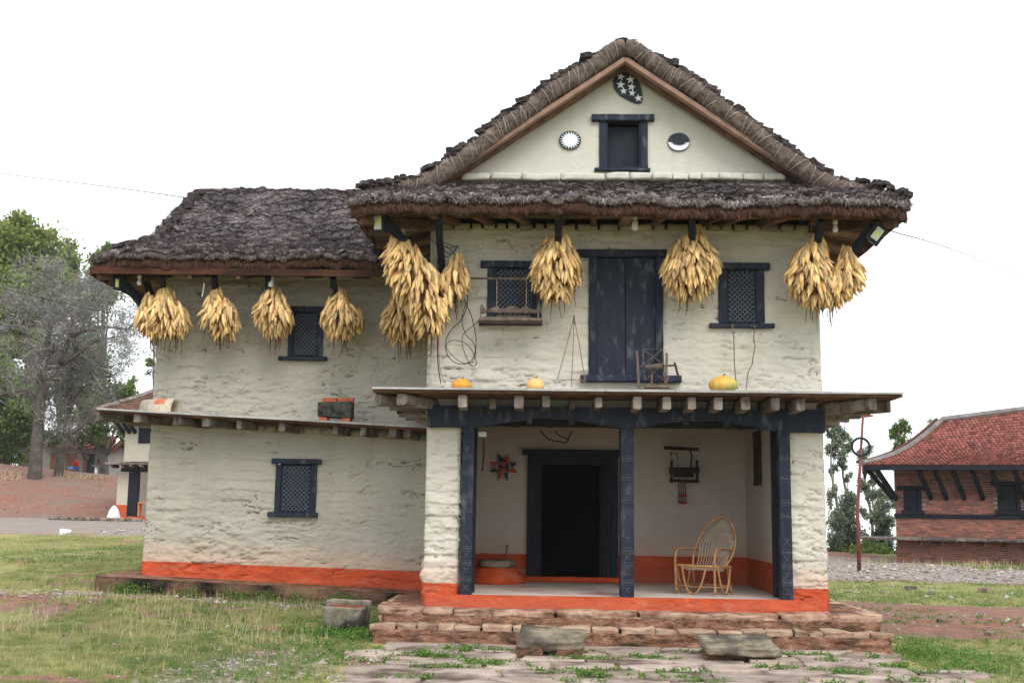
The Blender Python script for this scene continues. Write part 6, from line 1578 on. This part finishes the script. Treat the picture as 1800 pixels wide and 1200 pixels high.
a, b, c, d_ = H(195, 790, Ys-2.2), H(213, 772, Ys-2.2), H(232, 790, Ys-2.2), None
for p, q in ((a, b), (b, c)):
    MB().add([p, q, (q[0], q[1]+8, q[2]), (p[0], p[1]+8, p[2]), (p[0], p[1], p[2]-.25), (q[0], q[1], q[2]-.25), (q[0], q[1]+8, q[2]-.25), (p[0], p[1]+8, p[2]-.25)], [(0, 1, 2, 3), (7, 6, 5, 4), (0, 4, 5, 1), (3, 2, 6, 7)]).build('roof_slope', M['orangewood'] if p == a else M['tile_far'], sh_)
for o in list(bpy.data.objects):
    if o.parent == sh_: o.location = Vector(o.location)+inv
q = H(179, 843, Ys-3)
root = empty('concrete_bench', (q[0], Ys-3, q[2]), 'pale concrete table on two round legs before the grey shed', 'table')
root.scale = (.62, .62, .75)
MB().box2((-1.3, -.4, 1.45), (1.3, .4, 1.62)).build('top', M['cement'], root)
for sx in (-.8, .65): MB().lathe([(.22, 0), (.22, 1.45)], 12, (sx, 0, 0)).build('leg', M['white'], root, True)

# walking person
q = H(134, 841, 90.0)
per = empty('person', (q[0], 90.0, q[2]-.02), 'person in a red hooded jacket and blue jeans walking before the shed', 'person')
def skin_body(name, verts, edges, radii, m, parent, sub=1):
    me = bpy.data.meshes.new(name); me.from_pydata(verts, edges, []); me.update(); o = link(name, me, parent)
    md = o.modifiers.new('skin', 'SKIN')
    for i, r_ in enumerate(radii): me.skin_vertices[0].data[i].radius = (r_, r_)
    me.skin_vertices[0].data[0].use_root = True
    s_ = o.modifiers.new('sub', 'SUBSURF'); s_.levels = sub; s_.render_levels = sub; me.materials.append(m); return o
bv = [(0, 0, .92), (-.03, 0, 1.12), (-.07, 0, 1.36), (-.10, 0, 1.47), (-.13, -.02, 1.60), (-.14, -.02, 1.70),
      (-.10, -.17, 1.38), (-.20, -.24, 1.14), (-.36, -.20, 1.00), (-.06, .17, 1.38), (-.02, .24, 1.12), (-.20, .22, .95),
      (-.02, -.10, .88), (-.16, -.10, .50), (-.10, -.10, .06), (-.24, -.10, .03), (.02, .10, .88), (.16, .10, .50), (.40, .10, .12), (.30, .10, .05)]
be = [(0, 1), (1, 2), (2, 3), (3, 4), (4, 5), (2, 6), (6, 7), (7, 8), (2, 9), (9, 10), (10, 11), (0, 12), (12, 13), (13, 14), (14, 15), (0, 16), (16, 17), (17, 18), (18, 19)]
br = [.14, .13, .15, .06, .10, .09, .06, .045, .04, .06, .045, .04, .085, .06, .045, .04, .085, .06, .045, .04]
skin_body('body', bv, be, br, M['skin'], per)
skin_body('jacket', [bv[i] for i in (0, 1, 2, 3, 6, 7, 9, 10)]+[(-.28, -.22, 1.07), (-.10, .23, 1.04)], [(0, 1), (1, 2), (2, 3), (2, 4), (4, 5), (5, 8), (2, 6), (6, 7), (7, 9)], [.18, .19, .21, .11, .10, .08, .10, .08, .065, .065], M['jacket'], per)
skin_body('jeans', [bv[i] for i in (0, 12, 13, 14, 16, 17, 18)], [(0, 1), (1, 2), (2, 3), (0, 4), (4, 5), (5, 6)], [.17, .12, .085, .07, .12, .085, .07], M['jeans'], per)
skin_body('hair', [(-.125, -.0, 1.66), (-.10, 0, 1.74)], [(0, 1)], [.125, .10], M['hair'], per)
o = MB().box((0, 0, 0), (.45, .3, .22)).build('blue_bag', mat('blue plastic', (.15, .3, .6), None, 5, .5, 0), None, False, (q[0]-.42, 89.85, q[2]+.85)); own(o, 'light blue bundle carried by the walking person', 'bundle')

# ------------------------------------------------------------------ trees
def rvec(s_=1): return Vector((random.gauss(0, s_), random.gauss(0, s_), random.gauss(0, s_)))
def branch(b, p, d, L, r, depth, tips, sides=6, spread=.55, up=.1, twist=.12, kmin=2, kmax=3, ratio=.72, radii_end=.55):
    pts = [p.copy()]; q = p.copy(); dd = d.normalized(); n = 4
    for i in range(n):
        dd = (dd+rvec(twist)+Vector((0, 0, up*.25))).normalized(); q = q+dd*(L/n); pts.append(q.copy())
    b.tube(pts, [r*(1-(1-radii_end)*i/n) for i in range(n+1)], sides if depth > 1 else 3, False)
    if depth <= 0: tips.append(q); return
    k = random.randint(kmin, kmax)
    for i in range(k):
        nd = (dd+rvec(spread)).normalized(); branch(b, q if i else q, nd, L*ratio*random.uniform(.8, 1.15), r*radii_end*random.uniform(.75, 1), depth-1, tips, sides, spread, up, twist, kmin, kmax, ratio, radii_end)
    if depth > 0 and random.random() < .5: tips.append(pts[2])
def leafy(C, n, R3, r_=None):
    v = rng.normal(0, 1, (n, 3)); v /= np.linalg.norm(v, axis=1)[:, None]; u = rng.random(n)**.45
    return np.array(C)+v*u[:, None]*np.array(R3)
def crown_of(blobs, name, mt, parent, size, base, var=.25):
    """blobs: (centre xyz, radii xyz, n). every blob has its own tone"""
    C = []; A_ = []
    for c, r3, n in blobs:
        n = int(n); P = leafy((0, 0, 0), n, r3); 
        # clumpy: pull to sub clusters
        k = max(4, n//60); cen = leafy((0, 0, 0), k, r3); idx = rng.integers(0, k, n); P = cen[idx]+rng.normal(0, 1, (n, 3))*np.array(r3)*.17
        C.append(P+np.array(c)-np.array(base)); t = rng.uniform(.25, .75); tk = rng.normal(0, .14, k)
        A_.append(np.clip(t+tk[idx]+rng.normal(0, .14, n)+.18*(P[:, 2]/r3[2]), 0, 1))
    return leaves(name, np.concatenate(C), size, mt, None, 1.0, parent, False, np.concatenate(A_))
def tree_broad(label, px_base, py_base, Y, mt, blobs_px, size, trunk_r=.25, bark='bark', dens=14, group=None, trunk_top=None, nm='broadleaf_tree', depth_f=.8):
    """blobs_px: (px,py,rx,ry) ellipses on the plane Y"""
    b0 = at(px_base, py_base, Y); root = empty(nm, tuple(map(float, b0)), label, 'tree', group); o0 = Vector(root.location)
    bl = []; tr = MB()
    cx = sum(b[0] for b in blobs_px)/len(blobs_px); cyb = max(b[1] for b in blobs_px)
    fork = Vector(at(*(trunk_top or (px_base*.5+cx*.5, (py_base+cyb)/2)), Y))-o0
    tr.tube(spl([Vector((0, 0, -.3)), fork*.5+Vector((random.uniform(-.1, .1)*fork.length, 0, 0)), fork], 4), [trunk_r*(1-.4*i/8) for i in range(9)], 8)
    for (px, py, rx, ry) in blobs_px:
        yo = random.uniform(-1, 1)*S(rx, Y)*depth_f; c = at(px, py, Y+yo); r3 = (S(rx, Y), S((rx+ry)/2, Y)*.9, S(ry, Y))
        bl.append((c, r3, max(60, dens*rx*ry/10)))
        cl = Vector(c)-o0; m_ = fork.lerp(cl, .5)+Vector((0, 0, -.1*(cl-fork).length))
        tr.tube(spl([fork*.9, m_, cl], 3), [trunk_r*.5*(1-.8*i/6) for i in range(7)], 5)
        for _ in range(5):
            e = cl+Vector(leafy((0, 0, 0), 1, r3)[0]); tr.tube([m_.lerp(cl, .6), e], [trunk_r*.16, .01], 3, False)
    tr.build('trunk', M[bark], root, True)
    crown_of(bl, 'crown', mt, root, size, np.array(o0)); return root
# left side
tree_broad('largest yellow-green tree standing tallest at the left edge', 40, 850, 78, M['leaf_y'],
           [(20, 430, 60, 45), (75, 440, 55, 42), (-30, 470, 50, 60), (115, 470, 34, 40), (60, 500, 60, 40), (10, 520, 60, 45), (110, 520, 38, 36), (-50, 560, 45, 60), (40, 400, 42, 24), (-40, 640, 50, 60), (20, 600, 50, 40)], .34, .5, 'bark_dk', 16, trunk_top=(45, 560))
tree_broad('dark green tree whose top shows beside the wing roof corner', 190, 860, 92, M['leaf_g'], [(180, 450, 26, 22), (170, 500, 30, 40), (190, 520, 34, 24), (150, 540, 30, 30), (185, 450, 16, 22)], .32, .35, 'bark_dk', 14)
tree_broad('mid green tree filling the gap left of the cream house', 185, 850, 84, M['leaf_g'], [(165, 640, 40, 35), (190, 700, 42, 35), (150, 700, 30, 40), (205, 745, 34, 34), (240, 735, 26, 26), (235, 700, 18, 18), (160, 740, 34, 34), (120, 660, 34, 50)], .30, .25, 'bark_dk', 15)
tree_broad('small bright yellow-green tree above the far roof', 226, 830, 110, M['leaf_b'], [(226, 676, 14, 13), (215, 690, 14, 12), (232, 684, 10, 10)], .30, .2, 'bark_dk', 22)
tree_broad('thin dark tree peeping beside the wing wall', 272, 830, 105, M['leaf_g'], [(272, 610, 7, 18), (268, 640, 12, 14), (276, 655, 14, 14), (270, 590, 5, 12)], .25, .15, 'bark_dk', 18)
tree_broad('dense dark green tree at the left edge behind the bank', -20, 850, 70, M['leaf_g'], [(0, 700, 45, 60), (-20, 640, 40, 50), (20, 760, 40, 45), (-30, 770, 40, 50), (45, 720, 30, 50), (0, 800, 50, 25)], .26, .35, 'bark_dk', 15)
tree_broad('low green shrub under the trees by the shed', 150, 800, 86, M['leaf_g'], [(150, 770, 26, 18), (120, 755, 26, 20), (185, 770, 22, 18), (90, 770, 24, 24)], .25, .15, 'bark_dk', 14, nm='shrub')
for k, (cx, cy, rx, ry, y) in enumerate(((100, 620, 60, 60, 100), (30, 680, 60, 60, 100), (150, 600, 40, 50, 108), (60, 560, 60, 50, 104), (-40, 560, 60, 90, 100))):
    tree_broad(['blue-green tree behind the grey tree, centre', 'blue-green tree behind the grey tree, lower left', 'blue-green tree behind the grey tree, right side', 'blue-green tree behind the grey tree, upper part', 'blue-green tree at the far left edge'][k], cx, 850, y, M['leaf_d'], [(cx+random.uniform(-.5, .5)*rx, cy+random.uniform(-.5, .5)*ry, rx*.5, ry*.5) for _ in range(6)], .36, .3, 'bark_dk', 12, 'background trees on the left')
# grey, nearly leafless tree
def bare_tree(label, px, py, Y, limbs, r0, depth=6, L=1.5, seedv=3, name='bare_tree', kmax=3):
    random.seed(seedv); b0 = at(px, py, Y); root = empty(name, tuple(map(float, b0)), label, 'tree', 'grey bare trees on the bank'); o0 = Vector(root.location)
    tr = MB(); tw = MB(); tips = []
    for path, rr in limbs:
        P = [Vector(at(a, b, Y+c))-o0 for a, b, c in path]; P = spl(P, 4); n = len(P); tr.tube(P, [rr*(1-.65*i/n) for i in range(n)], 7)
        for i in range(n//3, n, 1):
            d = (P[min(i+1, n-1)]-P[i-1]).normalized()
            for _ in range(1 if i < n-1 else 3):
                branch(tw, P[i], (d*.5+rvec(.6)+Vector((0, 0, .35))), L*random.uniform(.6, 1.1), max(.02, rr*.22), depth-2, tips, 4, .42, .25, .16, 2, kmax, .74, .55)
    tr.build('trunk', M['bark_dk'], root, True); o = tw.build('branches', M['branch'], root); a_ = o.data.attributes.new('rnd', 'FLOAT', 'POINT'); a_.data.foreach_set('value', rng.random(len(o.data.vertices)).astype(np.float32))
    # fine twigs
    T_ = np.array([tuple(t) for t in tips]); N_ = len(T_)*2; k = rng.integers(0, len(T_), N_); D = rng.normal(0, 1, (N_, 3)); D[:, 2] = np.abs(D[:, 2])*.7; D /= np.linalg.norm(D, axis=1)[:, None]
    Nn = np.cross(D, rng.normal(0, 1, (N_, 3))); Nn /= np.linalg.norm(Nn, axis=1)[:, None]
    s_ = strands('twigs', T_[k]+rng.normal(0, .15, (N_, 3)), D, Nn, rng.uniform(.3, .9, N_), .026, M['twig'], root, .1); s_['kind'] = 'stuff'
    k = rng.integers(0, len(T_), len(T_)*1); leaves('sparse_leaves', T_[k]+rng.normal(0, .4, (len(k), 3)), .14, M['leaf_d'], None, 1.0, root, True)
    return root
bare_tree('large grey leafless tree with wide twiggy crown on the bank', 62, 828, 60,
          [([(60, 848, 0), (62, 828, 0), (66, 770, 0), (72, 700, 0), (80, 640, 0), (85, 590, 0)], .42), ([(70, 730, 0), (50, 690, .5), (15, 690, 1), (-10, 700, 1)], .2), ([(72, 700, 0), (95, 650, -.5), (120, 600, -1), (128, 545, -1)], .2), ([(80, 640, 0), (50, 600, .5), (30, 560, 1)], .18), ([(85, 590, 0), (95, 545, 0), (100, 515, 0)], .16), ([(95, 650, 0), (140, 620, -1), (165, 600, -1), (178, 602, -1)], .14), ([(90, 620, 0), (140, 585, -1), (190, 575, -1), (222, 580, -1)], .12)], .42, 6, 1.0, 3)
bare_tree('slimmer leaning dark tree trunk with a long bare side branch', 102, 838, 62,
          [([(100, 858, 0), (102, 838, 0), (108, 800, 0), (116, 770, 0), (118, 740, 0), (120, 700, 0), (128, 650, 0), (135, 610, 0)], .30), ([(118, 745, 0), (130, 700, 0), (148, 680, 0), (175, 668, 0), (200, 660, 0)], .14), ([(118, 770, 0), (135, 755, 0), (160, 740, 0)], .10), ([(120, 700, 0), (100, 660, 1), (90, 640, 1)], .13)], .3, 6, .9, 8)
# right side : tall thin feathery trees
def slim_tree(label, px, py_b, py_t, Y, blobs, mt='leaf_d', r=.085, lean=0, dens=58, size=.11):
    b0 = at(px, py_b, Y); root = empty('slender_tree', tuple(map(float, b0)), label, 'tree', 'slender trees beyond the track'); o0 = Vector(root.location)
    tp = Vector(at(px+lean, py_t, Y))-o0; tr = MB(); P = spl([Vector((0, 0, -3)), tp*.3+Vector((.15, 0, 0)), tp*.65-Vector((.12, 0, 0)), tp], 5); n = len(P)
    tr.tube(P, [r*(1-.85*i/n) for i in range(n)], 6); bl = []
    for (qx, qy, rx, ry) in blobs:
        c = at(qx, qy, Y+random.uniform(-.5, .5)); bl.append((c, (S(rx*1.3, Y), S(rx*1.3, Y), S(ry*1.3, Y)), max(50, dens*rx*ry/10)))
        cl = Vector(c)-o0; j = min(range(n), key=lambda i: abs(P[i].z-(cl.z-.5))); tr.tube([P[j], P[j].lerp(cl, .5)+Vector((0, 0, .1)), cl], [r*.3, r*.2, .01], 4, False)
    tr.build('trunk', M['bark'], root, True); crown_of(bl, 'crown', M[mt], root, size, np.array(o0)); return root
slim_tree('slender tree close beside the right house corner, tallest of its row', 1466, 985, 735, 46, [(1468, 755, 10, 16), (1475, 780, 10, 14), (1462, 790, 8, 14), (1478, 800, 8, 10), (1466, 830, 7, 10), (1462, 870, 7, 14), (1474, 915, 10, 14), (1470, 950, 12, 14)])
slim_tree('slender tree with bushy foot left of the pole', 1486, 985, 740, 47, [(1484, 760, 9, 14), (1488, 785, 9, 12), (1484, 815, 8, 10), (1492, 840, 6, 8), (1488, 890, 17, 20), (1480, 915, 18, 20), (1496, 935, 15, 20), (1488, 960, 20, 16)])
slim_tree('wispy tree directly behind the steel pole', 1528, 985, 790, 48, [(1522, 800, 11, 12), (1530, 820, 8, 10), (1518, 850, 9, 10), (1532, 870, 8, 9), (1522, 900, 7, 9), (1525, 945, 12, 12)], lean=-3)
slim_tree('dark grey-green tree left of the brick house wall', 1550, 985, 850, 46.5, [(1548, 865, 14, 12), (1556, 885, 14, 12), (1545, 905, 16, 13), (1560, 920, 12, 12), (1552, 945, 16, 16), (1546, 968, 20, 12)])
slim_tree('light green tree above the left end of the brick house roof', 1582, 985, 732, 52, [(1580, 748, 11, 12), (1590, 755, 10, 10), (1574, 765, 10, 10), (1588, 775, 9, 10), (1578, 785, 8, 8), (1580, 820, 8, 10)], 'leaf_g')
slim_tree('small dark tree top behind the brick house ridge', 1640, 985, 738, 58, [(1638, 744, 10, 7), (1644, 752, 9, 7), (1634, 758, 10, 8)], 'leaf_d')
slim_tree('thin pale tree right of the pole', 1538, 985, 820, 50, [(1540, 830, 7, 9), (1535, 850, 7, 9), (1543, 880, 6, 8), (1536, 915, 8, 10)])
bl = []
for k in range(26):
    px = random.uniform(1460, 1575); c = at(px, random.uniform(965, 985), 45+random.uniform(-1, 2)); bl.append((c, (.5, .5, .35), 260))
root = empty('hedge', tuple(map(float, at(1515, 985, 45))), 'low tangled bushes along the far edge of the track', 'bushes')
crown_of(bl, 'crown', M['leaf_g'], root, .13, np.array(root.location))
# ------------------------------------------------------------------ small bits far left
for k in range(16):
    px = 96+k*9.5; y = 47.5+random.uniform(-.3, .3); x = float(at(px, 920, y)[0]); o = stone('kerb_stone', (x, y, gz(x, y)+.05), (random.uniform(.3, .5), .35, .16), M['stone_grey'], None, nid(), nx=4, ny=3, nz=3); own(o, 'low grey rubble stone edging the far dirt path', 'stone', 'stones edging the far path')
# overhead wires
def wire(pts, r, label):
    o = MB().tube(spl(pts, 8), r, 4, False).build('overhead_wire', M['cable']); own(o, label, 'wire')
wire([at(-60, 293, 40), at(0, 305, 38), at(180, 327, 32), at(352, 351, 24)], .011, 'single wire crossing the sky to the wing roof')
wire([at(1562, 405, 14.2), at(1680, 440, 22), at(1800, 487, 30), at(1860, 512, 34)], .008, 'single wire leaving the right eave corner')
wire([at(-20, 482, 30), at(80, 495, 26), at(206, 508, 17)], .008, 'upper dark wire crossing the left trees to the wing corner')
wire([at(-20, 500, 40), at(100, 530, 42), at(240, 560, 46)], .012, 'lower pale wire crossing in front of the left trees')
wire([at(-20, 560, 60), at(170, 640, 60), at(262, 658, 60)], .016, 'thin far wire sagging behind the grey tree')

# ------------------------------------------------------------------ thin valley haze
hm = bpy.data.materials.new('pale air'); hm.use_nodes = True; n_ = hm.node_tree; n_.nodes.clear()
ho = n_.nodes.new('ShaderNodeOutputMaterial'); pv = n_.nodes.new('ShaderNodeVolumePrincipled')
pv.inputs['Color'].default_value = (.97, .985, 1, 1); pv.inputs['Density'].default_value = .00025; pv.inputs['Anisotropy'].default_value = 0
n_.links.new(pv.outputs[0], ho.inputs['Volume'])
hz_ = MB().box2((-1050, -80, -165), (1050, 1550, 26)).build('haze', hm); props(hz_, 'thin pale mist filling the air over the valley', kind='stuff')
sc.cycles.volume_bounces = 3
